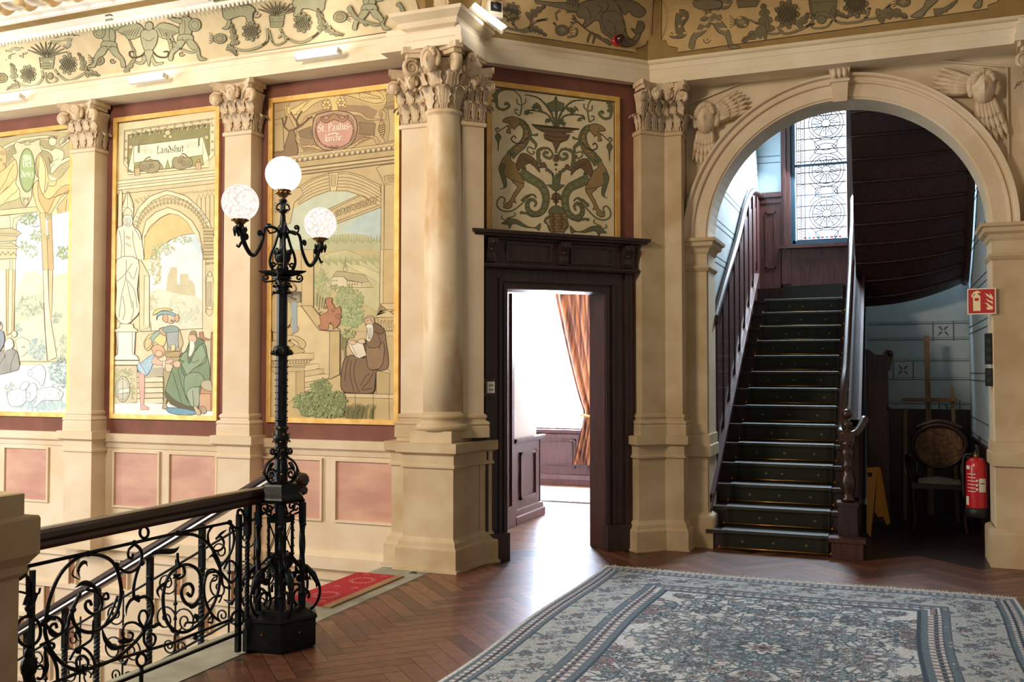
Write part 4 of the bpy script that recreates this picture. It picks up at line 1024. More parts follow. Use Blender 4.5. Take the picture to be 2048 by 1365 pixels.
tb(cn_, nums('185 790 205 730 235 790 265 720 270 700'), A_, .009); cn_.ball(A_(222,810), .02, 10); cn_.ball(A_(222,850), .012, 8)
tb(cn_, nums('215 1110 215 1180 215 1365'), A_, .009); cn_.ball(A_(215,1160), .02, 8, sz=1.5); cn_.ball(A_(215,1250), .032, 8, sz=1.6)
cn_.build('spiral_bud', I, bal)
# ================================================================== stair balustrade going down behind, plane Y = 4.7
sb = thing('stair_balustrade', 'iron balustrade with twisted balusters and slanting wooden handrail descending behind the landing balustrade', 'railing', (-4.3,4.7,0))
def hz(x): return .612+.553*(x+3.863)
mb = MB(); d = V((-1,0,-.553)).normalized()
mb.prism([(-3.30, 4.7+x*1.05, hz(-3.30)+.0-.05+z) for x, z in prof], d*2.9); mb.build('handrail', M['rail'], sb)
mb = MB()
mb.tube([(-3.32,4.7,hz(-3.32)-.19),(-5.6,4.7,hz(-5.6)-.19)], .008, 6); mb.tube([(-3.32,4.7,hz(-3.32)-.72),(-5.6,4.7,hz(-5.6)-.72)], .008, 6)
mb.build('bars', I, sb)
for x in (-3.883,-4.28,-4.701,-4.97,-5.3):
    mb = MB(); twist(mb, (x,4.7), hz(x)-.95, hz(x)-.30, .016, 6); mb.box((x-.016,4.684,hz(x)-.30),(x+.016,4.716,hz(x)-.03))
    for dz in (.30,.16,.95): mb.lathe((x,4.7,hz(x)-dz), [(.018,-.012),(.026,0),(.018,.012)], 10)
    mb.build('baluster', I, sb)
for x in (-3.5,-3.68,-4.08,-4.49,-4.84,-5.13):
    mb = MB(); z = hz(x)
    mb.tube([(x,4.7,z-.15),(x,4.7,z-.85)], .006, 6)
    for zz, r, s_ in ((z-.30,.075,1),(z-.52,.085,-1),(z-.68,.05,1)):
        for q in (-1,1):
            if zz == z-.30 and q == 1: continue
            mb.tube([(x+q*(r*.9+r*(1-.85*t)*math.cos(PI*(1-0)+q*s_*0+3.2*PI*t*s_)),4.7,zz+r*(1-.85*t)*math.sin(PI+3.2*PI*t*s_)) for t in np.linspace(0,1,30)], .0055, 6)
    mb.ball((x,4.7,z-.42), .014, 8); mb.tube([(x+.05,4.7,z-.56),(x+.02,4.7,z-.60),(x-.04,4.7,z-.585)], [.003,.016,.003], 6)
    mb.build('scroll_panel', I, sb)
# ================================================================== stone newel at the left edge
t = thing('stone_newel', 'brown sandstone newel block at the left edge, holding the landing balustrade', 'newel', (-3.25,2.6,0))
P = rect(-3.42,-3.09,2.35,2.70)
MB().mould(P, [(.0,-.4),(0,.71),(.02,.73),(.02,.76),(.035,.78),(.05,.80),(.05,.935),(.045,.945),(.01,.95),(.01,1.03),(.0,1.035)], True).build('block', M['stone'], t)
# ================================================================== large patterned rug (pile colours woven per knot)
def weave(x0, y0, x1, y1, cell):
    nx, ny = int((x1-x0)/cell), int((y1-y0)/cell)
    X, Y = np.meshgrid(np.linspace(x0, x1, nx+1), np.linspace(y0, y1, ny+1))
    col = np.empty((ny+1, nx+1, 3)); pal = {k: np.array(lin(v)) for k, v in dict(ivory='#e6eaec', blue='#7a8c99', steel='#a5b5bf', navy='#556472', rose='#a9979c', sand='#c6cccd', brown='#808487', pale='#b9c8cd').items()}
    d = np.minimum(np.minimum(X-x0, x1-X), np.minimum(Y-y0, y1-Y))
    col[:] = pal['ivory']; col[d < .62] = pal['steel']
    rnd = np.random.RandomState(4)
    def stamp(cx, cy, r, fn):
        i0, i1 = int((cx-r-x0)/cell), int((cx+r-x0)/cell)+2; j0, j1 = int((cy-r-y0)/cell), int((cy+r-y0)/cell)+2
        i0, j0 = max(i0,0), max(j0,0); i1, j1 = min(i1,nx+1), min(j1,ny+1)
        if i0 >= i1 or j0 >= j1: return
        u, v = X[j0:j1,i0:i1]-cx, Y[j0:j1,i0:i1]-cy
        for m, c in fn(u, v, r): col[j0:j1,i0:i1][m] = pal[c]
    def palmette(c1, c2, c3, k, ph):
        def fn(u, v, r):
            R = np.hypot(u, v); a = np.arctan2(v, u)+ph
            e = r*(.80+.20*np.cos(k*a))
            return [(R < e, 'navy'), (R < e*.86, c1), (R < e*.55, 'navy'), (R < e*.46, c2), (R < e*.2, c3)]
        return fn
    def leaf_(ang, c):
        def fn(u, v, r):
            p = u*math.cos(ang)+v*math.sin(ang); q = -u*math.sin(ang)+v*math.cos(ang)+ .25*p*p/r
            w_ = .34*r*np.clip(1-(p/r)**2, 0, 1)*(1+.25*np.cos(p/r*12))
            return [(np.abs(q) < w_, 'navy'), (np.abs(q) < w_*.62, c)]
        return fn
    def vine(px, py, ang, L, k, c='blue'):
        n = int(L/cell*1.2); 
        for i in range(n):
            ang += k*cell+.0; px += math.cos(ang)*cell*.8; py += math.sin(ang)*cell*.8
            i_, j_ = int((px-x0)/cell+.5), int((py-y0)/cell+.5)
            if 0 <= i_ < nx and 0 <= j_ < ny:
                if d[j_, i_] > .62: col[j_:j_+2, i_:i_+2] = pal[c]
        return
    fx, fy = (x0+x1)/2, (y0+y1)/2
    # field: vines, leaves, palmettes, mirrored about both axes
    items = []
    for _ in range(70): items.append(('v', rnd.uniform(0, 1.5), rnd.uniform(0, 1.5), rnd.uniform(0, 6.28), rnd.uniform(.25,.6), rnd.uniform(-9, 9)))
    for _ in range(150): items.append(('l', rnd.uniform(0, 1.5), rnd.uniform(0, 1.5), rnd.uniform(.025,.06), rnd.uniform(0, 3.14), rnd.choice(['steel','blue','sand','rose'])))
    for _ in range(64): items.append(('p', rnd.uniform(0, 1.5), rnd.uniform(0, 1.5), rnd.uniform(.04,.085), rnd.choice(['blue','steel','rose','sand','brown']), rnd.choice(['ivory','rose','steel']), rnd.choice([5,6,8])))
    hx, hy = (x1-x0)/2-.64, (y1-y0)/2-.64
    for it in items:
        for sx in (-1, 1):
            for sy in (-1, 1):
                cx, cy = fx+sx*it[1]*hx/1.5, fy+sy*it[2]*hy/1.5
                if it[0] == 'v': vine(cx, cy, math.atan2(sy*math.sin(it[3]), sx*math.cos(it[3])), it[4], it[5]*sx*sy)
                elif it[0] == 'l': stamp(cx, cy, it[3], leaf_(it[4]*sx*sy, it[5]))
                else: stamp(cx, cy, it[3], palmette(it[4], it[5], 'navy', it[6], 0))
    # medallion
    R = np.hypot((X-fx)*1.0, (Y-fy)*1.0); A = np.arctan2(Y-fy, X-fx); e = .36*(1+.16*np.cos(8*A))
    m = R < e
    col[m & (np.all(col == pal['ivory'], axis=2))] = pal['pale']
    for k in range(16):
        a = k*PI/8; stamp(fx+.30*math.cos(a), fy+.30*math.sin(a), .05, palmette('steel','rose','navy',6,0)); stamp(fx+.2*math.cos(a+.2), fy+.2*math.sin(a+.2), .035, leaf_(a,'blue'))
    stamp(fx, fy, .14, palmette('ivory','rose','navy',8,0))
    # borders
    col[(d < .62) & (d > .60)] = pal['navy']; g1 = (d < .60) & (d > .56); col[g1] = pal['blue']; g2 = (d < .56) & (d > .48); col[g2] = pal['rose']
    s_ = np.where((np.abs(X-fx)/(x1-x0)) > (np.abs(Y-fy)/(y1-y0)), Y, X)
    col[g2 & (np.mod(s_, .06) < .03)] = pal['ivory']; col[g2 & (np.abs(d-.52) < .012) & (np.mod(s_,.06) < .045)] = pal['navy']
    col[(d < .48) & (d > .445)] = pal['blue']; col[(d < .487) & (d > .48)] = pal['navy']; col[(d<.445)&(d>.438)] = pal['navy']
    mainb = (d < .438) & (d > .15); col[mainb] = pal['sand']
    for side in range(4):
        L = (x1-x0) if side < 2 else (y1-y0)
        for k in range(int(L/.085)):
            t = (k+.5)*.085; q = .295+.07*math.sin(k*1.35)
            cx, cy = ((x0+t, y0+q), (x0+t, y1-q), (x0+q, y0+t), (x1-q, y0+t))[side]
            if min(cx-x0, x1-cx, cy-y0, y1-cy) < .2: continue
            stamp(cx, cy, .055 if k % 2 else .042, palmette(('steel','blue','brown')[k%3], ('ivory','rose')[k%2], 'navy', (6,5,8)[k%3], k))
            for w_ in (-1, 1):
                c2 = (cx+w_*.045, cy+.07*w_) if side < 2 else (cx+.07*w_, cy+w_*.045)
                stamp(c2[0], c2[1], .045, leaf_(k*.9+w_, ('blue','steel')[k%2]))
                c3 = (cx-w_*.03, cy+.10*w_) if side < 2 else (cx+.10*w_, cy-w_*.03)
                stamp(c3[0], c3[1], .022, palmette('rose','ivory','navy',5,0))
    col[(d < .15) & (d > .14)] = pal['navy']; col[(d < .14) & (d > .115)] = pal['blue']
    g3 = (d < .115) & (d > .055); col[g3] = pal['rose']; col[g3 & (np.mod(s_, .05) < .026)] = pal['ivory']; col[g3 & (np.abs(d-.085) < .01)] = pal['navy']
    col[(d < .055) & (d > .03)] = pal['blue']; col[d < .03] = pal['ivory']
    col *= (.86+.28*rnd.rand(ny+1, nx+1))[:, :, None]
    Z = .014+.003*np.sin(X*5)*np.sin(Y*4); Z[d < .004] = .001
    Xw = X + .012*np.sin(Y*3.1); Yw = Y + .018*np.sin(X*2.7+1)
    vs = np.stack([Xw, Yw, Z], -1).reshape(-1, 3)
    idx = np.arange((nx+1)*(ny+1)).reshape(ny+1, nx+1)
    q = np.stack([idx[:-1,:-1], idx[:-1,1:], idx[1:,1:], idx[1:,:-1]], -1).reshape(-1, 4)
    me = bpy.data.meshes.new('pile'); me.vertices.add(len(vs)); me.vertices.foreach_set('co', vs.ravel())
    me.loops.add(q.size); me.loops.foreach_set('vertex_index', q.ravel().astype(np.int32)); me.polygons.add(len(q))
    me.polygons.foreach_set('loop_start', np.arange(0, q.size, 4, dtype=np.int32)); me.polygons.foreach_set('loop_total', np.full(len(q), 4, dtype=np.int32))
    me.update(calc_edges=True); at_ = me.color_attributes.new('Col', 'FLOAT_COLOR', 'POINT')
    c4 = np.concatenate([col.reshape(-1, 3), np.ones((len(vs), 1))], 1); at_.data.foreach_set('color', c4.ravel().astype(np.float32))
    me.polygons.foreach_set('use_smooth', [True]*len(q)); me.materials.append(M['wool'])
    return me
rug = thing('patterned_rug', 'large blue, ivory and grey floral rug with fringed edge on the parquet', 'rug', (0,0,0))
o = bpy.data.objects.new('pile', weave(-2.03, 3.55, .76, 7.02, .0062)); C.objects.link(o); o.parent = rug
fb = MB(); rnd = random.Random(9)
for k in range(520):
    x = -2.03+k*2.79/520; L = .02+.03*rnd.random()*(1 if rnd.random() > .3 else 1.6)
    fb.tube([(x,7.015+.018*math.sin(x*2.7+1),.012),(x+rnd.uniform(-.01,.01),7.02+L*.5+.018*math.sin(x*2.7+1),.014+rnd.random()*.008),(x+rnd.uniform(-.02,.02),7.02+L+.018*math.sin(x*2.7+1),.004)], .0022, 3)
o = fb.build('fringe', mat('ivory_fringe','#cfcabb',.95), rug); o['kind'] = 'stuff'
# ================================================================== red stair carpet with wreaths
rc2 = thing('red_carpet', 'red stair carpet with pale wreaths, draped over the head of the stairs', 'carpet', (-3.5,5.7,0))
mb = MB(); red = lin('#b3202c'); pk = lin('#d97f7c')
mb.box((-3.66,5.225,-.012),(-3.335,6.165,.010), col=red); mb.box((-3.672,5.225,-.6),(-3.655,6.165,.008), col=red)
def onc(pts, r=.004, col=pk): mb.tube([(x,y,.0105) for x,y in pts], r, 4, flat=((0,0,1),.2), col=col)
for cy in (5.46,5.93):
    for r in (.085,.07):
        onc([(-3.49+r*math.cos(a)*1.0,cy+r*1.05*math.sin(a)) for a in np.linspace(0,2*PI,28)], .004)
    for k in range(20):
        a = k*PI/10; onc([(-3.49+.075*math.cos(a),cy+.079*math.sin(a)),(-3.49+.1*math.cos(a+.15),cy+.105*math.sin(a+.15))], .004)
for cy in (5.30,5.70,6.1):
    for x in (-3.42,-3.56):
        onc([(x-.03,cy),(x,cy+.02),(x+.03,cy)], .005); onc([(x,cy-.03),(x,cy+.03)], .004)
mb.build('pile', mat('red_carpet_pile','#ffffff',.95,attr=True,scale=60,bump=.3,bscale=250,attr_amt=.08), rc2, color=True)
mb = MB(); mb.box((-3.345,5.19,.0),(-3.285,6.17,.012)); mb.build('edging_strip', mat('light_wood_strip','#a98660',.5,'#8e6c49',8,stretch=(6,.6,6)), rc2)
# ================================================================== fluorescent battens on the cornice
TL = emis('fluorescent_tube', '#fffaf0', 30)
def batten(c, D, U_, L, label, grp=None):
    t = thing('tube_light', label, 'light', tuple(c), grp); D = V(D).normalized(); U_ = V(U_).normalized(); N = D.cross(U_).normalized()
    c = V(c); mb = MB(); mb.obox(c-D*L/2-N*.022-U_*.0, D*L, N*.044, U_*-.03); mb.build('housing', M['white'], t)
    mb = MB(); mb.tube([c-D*(L/2-.02)+U_*.018, c+D*(L/2-.02)+U_*.022], .022, 10); mb.build('tube', TL, t)
    mb = MB()
    for s_ in (-1,1): mb.obox(c+D*s_*(L/2-.015)-D*.01-N*.02, D*.02, N*.04, U_*.034)
    mb.build('end_cap', M['white'], t); return t
g_ = None
batten((-4.215,6.42,4.03), (1,0,.0), (0,-1,.35), .42, 'lit fluorescent tube on the white cornice above the St. Paulus mural')
batten((-5.935,6.42,4.03), (1,0,.0), (0,-1,.35), .40, 'lit fluorescent tube on the white cornice above the Landshut mural')
batten((-7.62,6.42,4.03), (1,0,.0), (0,-1,.35), .44, 'lit fluorescent tube on the cornice at the left edge of the photo')
c = V((-2.86,6.72,4.24)); batten(c, (.50,.10,-.42), (.6,-.6,.25), .34, 'lit tube slanting down from the capital of the big corner column')
# ================================================================== camera box and alarm beacon on the cove of the door wall
t = thing('camera_box', 'small grey camera box on the cove above the door wall, near the column', 'camera', tuple(V((-2.99,6.98,4.36))))
c = V((-2.92,6.93,4.30))
mb = MB(); mb.obox(c-EB*.06, EB*.12, NB*.09, V((0,0,.13))); mb.build('body', M['plastic'], t)
mb = MB(); mb.obox(c-EB*.045+NB*.09+V((0,0,.045)), EB*.09, NB*.008, V((0,0,.07))); mb.lathe(c+NB*.098+V((0,0,.085)), [(.03,0),(.03,.02),(.0001,.022)], 16, axis=NB); mb.build('lens', M['black'], t)
q = cove_map((-1.87,7.93), (.70711,-.70711,0)); cB_ = q(1233,82,.0)
t = thing('alarm_beacon', 'round red alarm beacon on the painted cove above the door mural', 'alarm', tuple(cB_))
mb = MB(); mb.lathe(cB_, [(.045,-.01),(.045,.025),(.035,.03)], 20, axis=NB); mb.build('base', M['red'], t)
mb = MB(); mb.lathe(cB_+NB*.03, [(.04,0),(.042,.02),(.036,.05),(.02,.062),(.0001,.064)], 20, axis=NB+EB*.3); mb.build('lens', mat('dark_red_lens','#3a0d18',.15,coat=.6), t)
# ================================================================== data box and white strip on the lamp post
t = thing('mural_sensor_box', 'small beige box with a bluish white strip hanging beside the lamp post shaft', 'sensor', (LX+.05,LY+.03,1.9))
RR = _R.copy(); RR.z = 0; RR.normalize(); FFd = V((-RR.y, RR.x, 0))
c = LC+RR*.055+V((0,0,1.88))-FFd*.01
mb = MB(); mb.obox(c-RR*.02, RR*.065, FFd*.04, V((0,0,.06))); mb.build('box', M['plastic'], t)
mb = MB(); mb.ball(c+RR*.02+V((0,0,.042))-FFd*.001, .003, 6); mb.ball(c+RR*.02+V((0,0,.018))-FFd*.001, .003, 6); mb.build('screw', M['black'], t)
mb = MB(); mb.prism([c-RR*.006+V((0,0,0)), c+RR*.028, c+RR*.030+V((0,0,-.155)), c+RR*.004+V((0,0,-.175))], FFd*.012); mb.build('strip', mat('bluish_white_strip','#c9dde8',.5), t)
# ================================================================== fire extinguisher, sign, switch panels by the right pier
def cyl(c, prof, name, m, par, seg=28): mb = MB(); mb.lathe(c, prof, seg); return mb.build(name, m, par)
ec = (.66,8.62,0)
t = thing('fire_extinguisher', 'red fire extinguisher with white label, mounted on the right wall beside the pier', 'fire extinguisher', ec)
z0 = .36
cyl(ec, [(.05,z0),(.075,z0+.01),(.082,z0+.03),(.082,z0+.36),(.075,z0+.40),(.05,z0+.425),(.025,z0+.435)], 'cylinder', M['red'], t)
cyl(ec, [(.026,z0+.43),(.026,z0+.455),(.018,z0+.46),(.018,z0+.48)], 'valve', M['brass'], t)
mb = MB(); mb.box((ec[0]-.015,ec[1]-.09,z0+.475),(ec[0]+.015,ec[1]+.03,z0+.490)); mb.prism([(ec[0]-.012,ec[1]-.085,z0+.50),(ec[0]-.012,ec[1]+.03,z0+.52),(ec[0]-.012,ec[1]+.03,z0+.535),(ec[0]-.012,ec[1]-.085,z0+.512)], (.024,0,0)); mb.build('handle', M['black'], t)
mb = MB(); mb.tube(cat([(ec[0]-.02,ec[1],z0+.46),(ec[0]-.08,ec[1],z0+.45),(ec[0]-.10,ec[1],z0+.38),(ec[0]-.10,ec[1],z0+.1)],5), .009, 8); mb.build('hose', M['black'], t)
cyl(ec, [(.085,z0+.03),(.088,z0+.0),(.088,z0-.04),(.07,z0-.05)], 'base_ring', M['black'], t)
def curvedlabel(a0, a1, za, zb, r, m, name, mbx=None):
    mb = MB(); mb.grid(lambda u,v: (ec[0]+r*math.cos(a0+(a1-a0)*u), ec[1]+r*math.sin(a0+(a1-a0)*u), za+(zb-za)*v), 10, 1); return mb.build(name, m, t)
lw = mat('white_label','#e4e0d4',.6)
curvedlabel(-1.45,-.75,z0+.16,z0+.27,.0832,lw,'label'); curvedlabel(-2.9,-2.45,z0+.05,z0+.12,.0832,lw,'label'); curvedlabel(-2.75,-2.3,z0+.37-.03,z0+.37,.0832,lw,'label')
for k in range(6): curvedlabel(-2.6,-1.75,z0+.16+k*.028,z0+.166+k*.028,.0832,lw,'printed_line')
for k in range(3): mb = MB(); a=-1.62; mb.ball((ec[0]+.082*math.cos(a),ec[1]+.082*math.sin(a),z0+.18+k*.035), .011, 8, sz=1); mb.build('pictogram', lw, t)
curvedlabel(-1.35,-.9,z0+.225,z0+.232,.0836,M['black'],'printed_line')
# sign
so = V((.585,8.17,1.945)); SX = V((.98,-.17,0)).normalized(); SN = V((SX.y,-SX.x,0))
tilt = math.radians(0)
t = thing('fire_extinguisher_sign', 'square red sign with white fire extinguisher and flames symbols, projecting from the right pier', 'sign', tuple(so))
def S_(x, y, d=0): return so + SX*(x*.185) + V((0,0,y*.185)) + SN*d
mb = MB(); mb.prism([S_(-.04,-.04),S_(1.04,-.04),S_(1.04,1.04),S_(-.04,1.04)], SN*-.004); mb.build('plate', mat('sign_white','#efe6cf',.5), t)
mb = MB(); mb.prism([S_(0,0,.0005),S_(1,0,.0005),S_(1,1,.0005),S_(0,1,.0005)], SN*.0005); mb.build('red_field', mat('sign_red','#b8151f',.5), t)
sw = mat('sign_symbol','#f2dfae',.5); mb = MB()
def poly(mb, pts, d=.0015): mb.prism([S_(x,y,d) for x,y in pts], SN*.0005)
poly(mb, nums('.18 .1 .46 .1 .46 .70 .40 .78 .24 .78 .18 .70')); poly(mb, nums('.27 .78 .37 .78 .37 .86 .46 .84 .46 .90 .34 .95 .22 .90 .14 .80 .12 .68 .17 .68 .19 .78 .25 .84'))
poly(mb, nums('.92 .14 .72 .14 .66 .24 .76 .22 .70 .36 .60 .44 .74 .40 .84 .30 .92 .28')); poly(mb, nums('.92 .34 .84 .44 .74 .48 .66 .62 .80 .52 .92 .48')); poly(mb, nums('.92 .54 .82 .62 .72 .70 .62 .84 .74 .78 .84 .70 .80 .86 .90 .72 .94 .60'))
mb.build('symbol', sw, t); mb = MB(); poly(mb, nums('.24 .52 .40 .52 .40 .64 .24 .64'), .0022); mb.build('symbol_window', bpy.data.materials['sign_red'], t)
for za, zb, lab in ((1.55,1.79,'tall black switch panel on the side of the right pier, below the red sign'),(1.38,1.52,'short black switch panel on the side of the right pier, below the taller one')):
    t = thing('switch_panel', lab, 'switch', (.735,8.3,za)); mb = MB(); mb.box((.705,8.2,za),(.752,8.30,zb)); mb.build('plate', M['black'], t)
    mb = MB()
    for k in range(3 if zb-za > .2 else 2): mb.box((.71,8.196,za+.03+k*.065),(.74,8.2,za+.065+k*.065))
    mb.build('rocker', mat('dark_grey_rocker','#35363a',.4) if 'dark_grey_rocker' not in bpy.data.materials else bpy.data.materials['dark_grey_rocker'], t)
# ================================================================== things under the stairs
cx, cy = .43, 9.75; DK = M['wood']
t = thing('armchair', 'dark wooden armchair with woven cane back and pale seat, standing under the stairs', 'chair', (cx,cy,0))
mb = MB()
oval = [(cx+.215*math.cos(a)*(1 if math.sin(a)<0 else 1.06), cy-.05-.03*math.sin(a), .80+.20*math.sin(a)) for a in np.linspace(0,2*PI,36,endpoint=False)]
mb.tube(oval, .022, 8, closed=True); mb.tube(cat([(cx-.2,cy-.07,.97),(cx-.1,cy-.08,1.01),(cx,cy-.085,1.035),(cx+.1,cy-.08,1.01),(cx+.2,cy-.07,.97)],5), [.02]*10+[.028]+[.02]*10 if False else .022, 8); mb.build('back_frame', DK, t)
cane = mat('woven_cane','#8f6a45',.7,'#5f4027',30); mb = MB()
for k in range(25):
    x = -.19+k*.0158; h = .17*math.sqrt(max(.02,1-(x/.21)**2))
    mb.box((cx+x-.0035,cy-.05,.80-h),(cx+x+.0035,cy-.046,.80+h))
for k in range(23):
    z = -.17+k*.0155; h = .20*math.sqrt(max(.02,1-(z/.19)**2)); mb.box((cx-h,cy-.053,.80+z-.0035),(cx+h,cy-.05,.80+z+.0035))
mb.build('cane_back', cane, t)
mb = MB(); mb.box((cx-.24,cy-.08,.40),(cx+.24,cy+.42,.45)); mb.build('seat_frame', DK, t)
mb = MB(); mb.grid(lambda u,v: (cx-.20+.40*u, cy-.06+.44*v, .45+.045*math.sin(PI*u)*math.sin(PI*v)), 12, 10); mb.build('seat', mat('pale_seat_fabric','#b7a695',.9,'#7f6f66',40), t)
for x in (-.22,.22):
    for y in (-.06,.40): mb = MB(); mb.tube(cat([(cx+x,cy+y,.42),(cx+x*1.03,cy+y,.3),(cx+x*.97,cy+y,.12),(cx+x*1.05,cy+y,.0)],5), .021, 8); mb.build('leg', DK, t)
    mb = MB(); mb.tube(cat([(cx+x*1.1,cy-.05,.70),(cx+x*1.25,cy+.1,.68),(cx+x*1.25,cy+.28,.66),(cx+x*1.2,cy+.3,.55),(cx+x*1.05,cy+.28,.44)],5), .018, 8); mb.build('armrest', DK, t)
    mb = MB(); mb.tube([(cx+x*.9,cy-.05,.45),(cx+x*.85,cy-.05,.64)], .018, 8); mb.build('back_post', DK, t)
t = thing('easel', 'tall wooden easel with crossbar behind the cane armchair', 'easel', (.42,10.5,0)); EW = mat('easel_wood','#80654a',.6,'#695139',6,stretch=(5,5,.6))
def bar(name, a, b, w_=.022, d_=.012): 
    mb = MB(); a, b = V(a), V(b); mb.tube([a,b], w_, 4, flat=((1,0,0),1), smooth=False); mb.build(name, EW, t)
bar('mast', (.385,10.45,.05), (.372,10.75,1.86), .036); bar('crossbar', (.12,10.55,1.20), (.64,10.55,1.21), .028); bar('leg', (.62,10.38,.0), (.60,10.62,1.34), .024); bar('leg', (.14,10.38,0), (.16,10.62,1.1), .024); bar('rear_leg', (.38,10.95,0), (.38,10.76,1.5), .024); bar('shelf', (.12,10.44,.62),(.64,10.44,.62), .03)
t = thing('cabinet', 'dark tall cabinet with scrolled crest, under the stairs behind the newel', 'cabinet', (-.1,10.3,0))
mb = MB(); mb.box((-.21,10.1,0),(.0,10.5,1.52)); mb.build('body', DK, t)
mb = MB(); mb.prism([(-.21,10.12,1.5),(.02,10.12,1.5),(.03,10.12,1.58),(.05,10.12,1.64),(.03,10.12,1.70),(-.02,10.12,1.71),(-.05,10.12,1.66),(-.12,10.12,1.66),(-.16,10.12,1.70),(-.21,10.12,1.72)], (0,.3,0)); mb.ball((.02,10.11,1.67), .03, 8); mb.build('crest', DK, t)
mb = MB(); mb.box((-.19,10.09,.1),(-.02,10.1,1.4)); mb.ball((.0,10.09,1.13), .02, 8); mb.build('door', M['redwood'], t)
# yellow caution sign
t = thing('caution_sign', 'folding yellow caution sign standing behind the newel post', 'sign', (-.12,9.25,0)); YL = mat('yellow_plastic','#c58a2a',.5)
xs = -.13
def pan_(y0, y1, yt): 
    mb = MB(); mb.prism([(xs-.11,y0,0),(xs-.08,y0,.0),(xs-.06,y0+(yt-y0)*.15,.09),(xs+.06,y0+(yt-y0)*.15,.09),(xs+.08,y0,0),(xs+.11,y0,0),(xs+.075,yt,.60),(xs-.075,yt,.60)], (0,.012,0)); return mb.build('panel', YL, t)
t.rotation_euler = (0,0,0)
# the two leaves seen edge on: they open along X
mb = MB(); mb.prism([(-.17,9.15,.0),(-.155,9.15,.62),(-.155,9.40,.62),(-.17,9.46,.0)][::-1], (.01,0,0))
mb = MB(); mb.prism([(-.19,9.22,.62),(-.10,9.22,.63),(-.165,9.18,.0),(-.20,9.18,.05)], (0,.012,0)); mb.build('front_leaf', YL, t)
mb = MB(); mb.prism([(-.10,9.24,.63),(-.075,9.24,.62),(.0,9.30,.12),(-.03,9.30,.10),(-.06,9.29,.18),(-.10,9.28,.17),(-.13,9.27,.22)], (0,.012,0)); mb.build('rear_leaf', YL, t)
mb = MB(); mb.prism([(-.165,9.216,.34),(-.135,9.216,.34),(-.15,9.216,.40)], (0,-.002,0)); mb.box((-.185,9.214,.54),(-.145,9.216,.58)); mb.build('warning_mark', M['black'], t)
# modillions of the ceiling edge, upper left
tan = mat('tan_gilded_plaster','#c9a069',.7,'#dcc59c',14)
for k in range(9):
    x = -7.62+k*.27; o = MB()
    o.grid(lambda u,v: (x+.085*(u-.5)*(1-.35*v), 6.02-.17*v, 4.66-.085*math.sin(PI*(.15+.8*v))*(1-.55*abs(u*2-1)**2)), 8, 10)
    o.lathe((x,5.86,4.625), [(.0001,-.03),(.03,-.028),(.034,0),(.03,.028),(.0001,.03)], 12, axis=(1,0,0))
    o = o.build('modillion', tan); tag(o, ('carved bracket under the white ceiling edge at the top left corner of the photo', 'carved bracket under the white ceiling edge, %s from the top left corner' % ('second third fourth fifth sixth seventh eighth ninth'.split()[max(k-1,0)]))[k > 0], 'bracket', 'brackets under the ceiling edge')
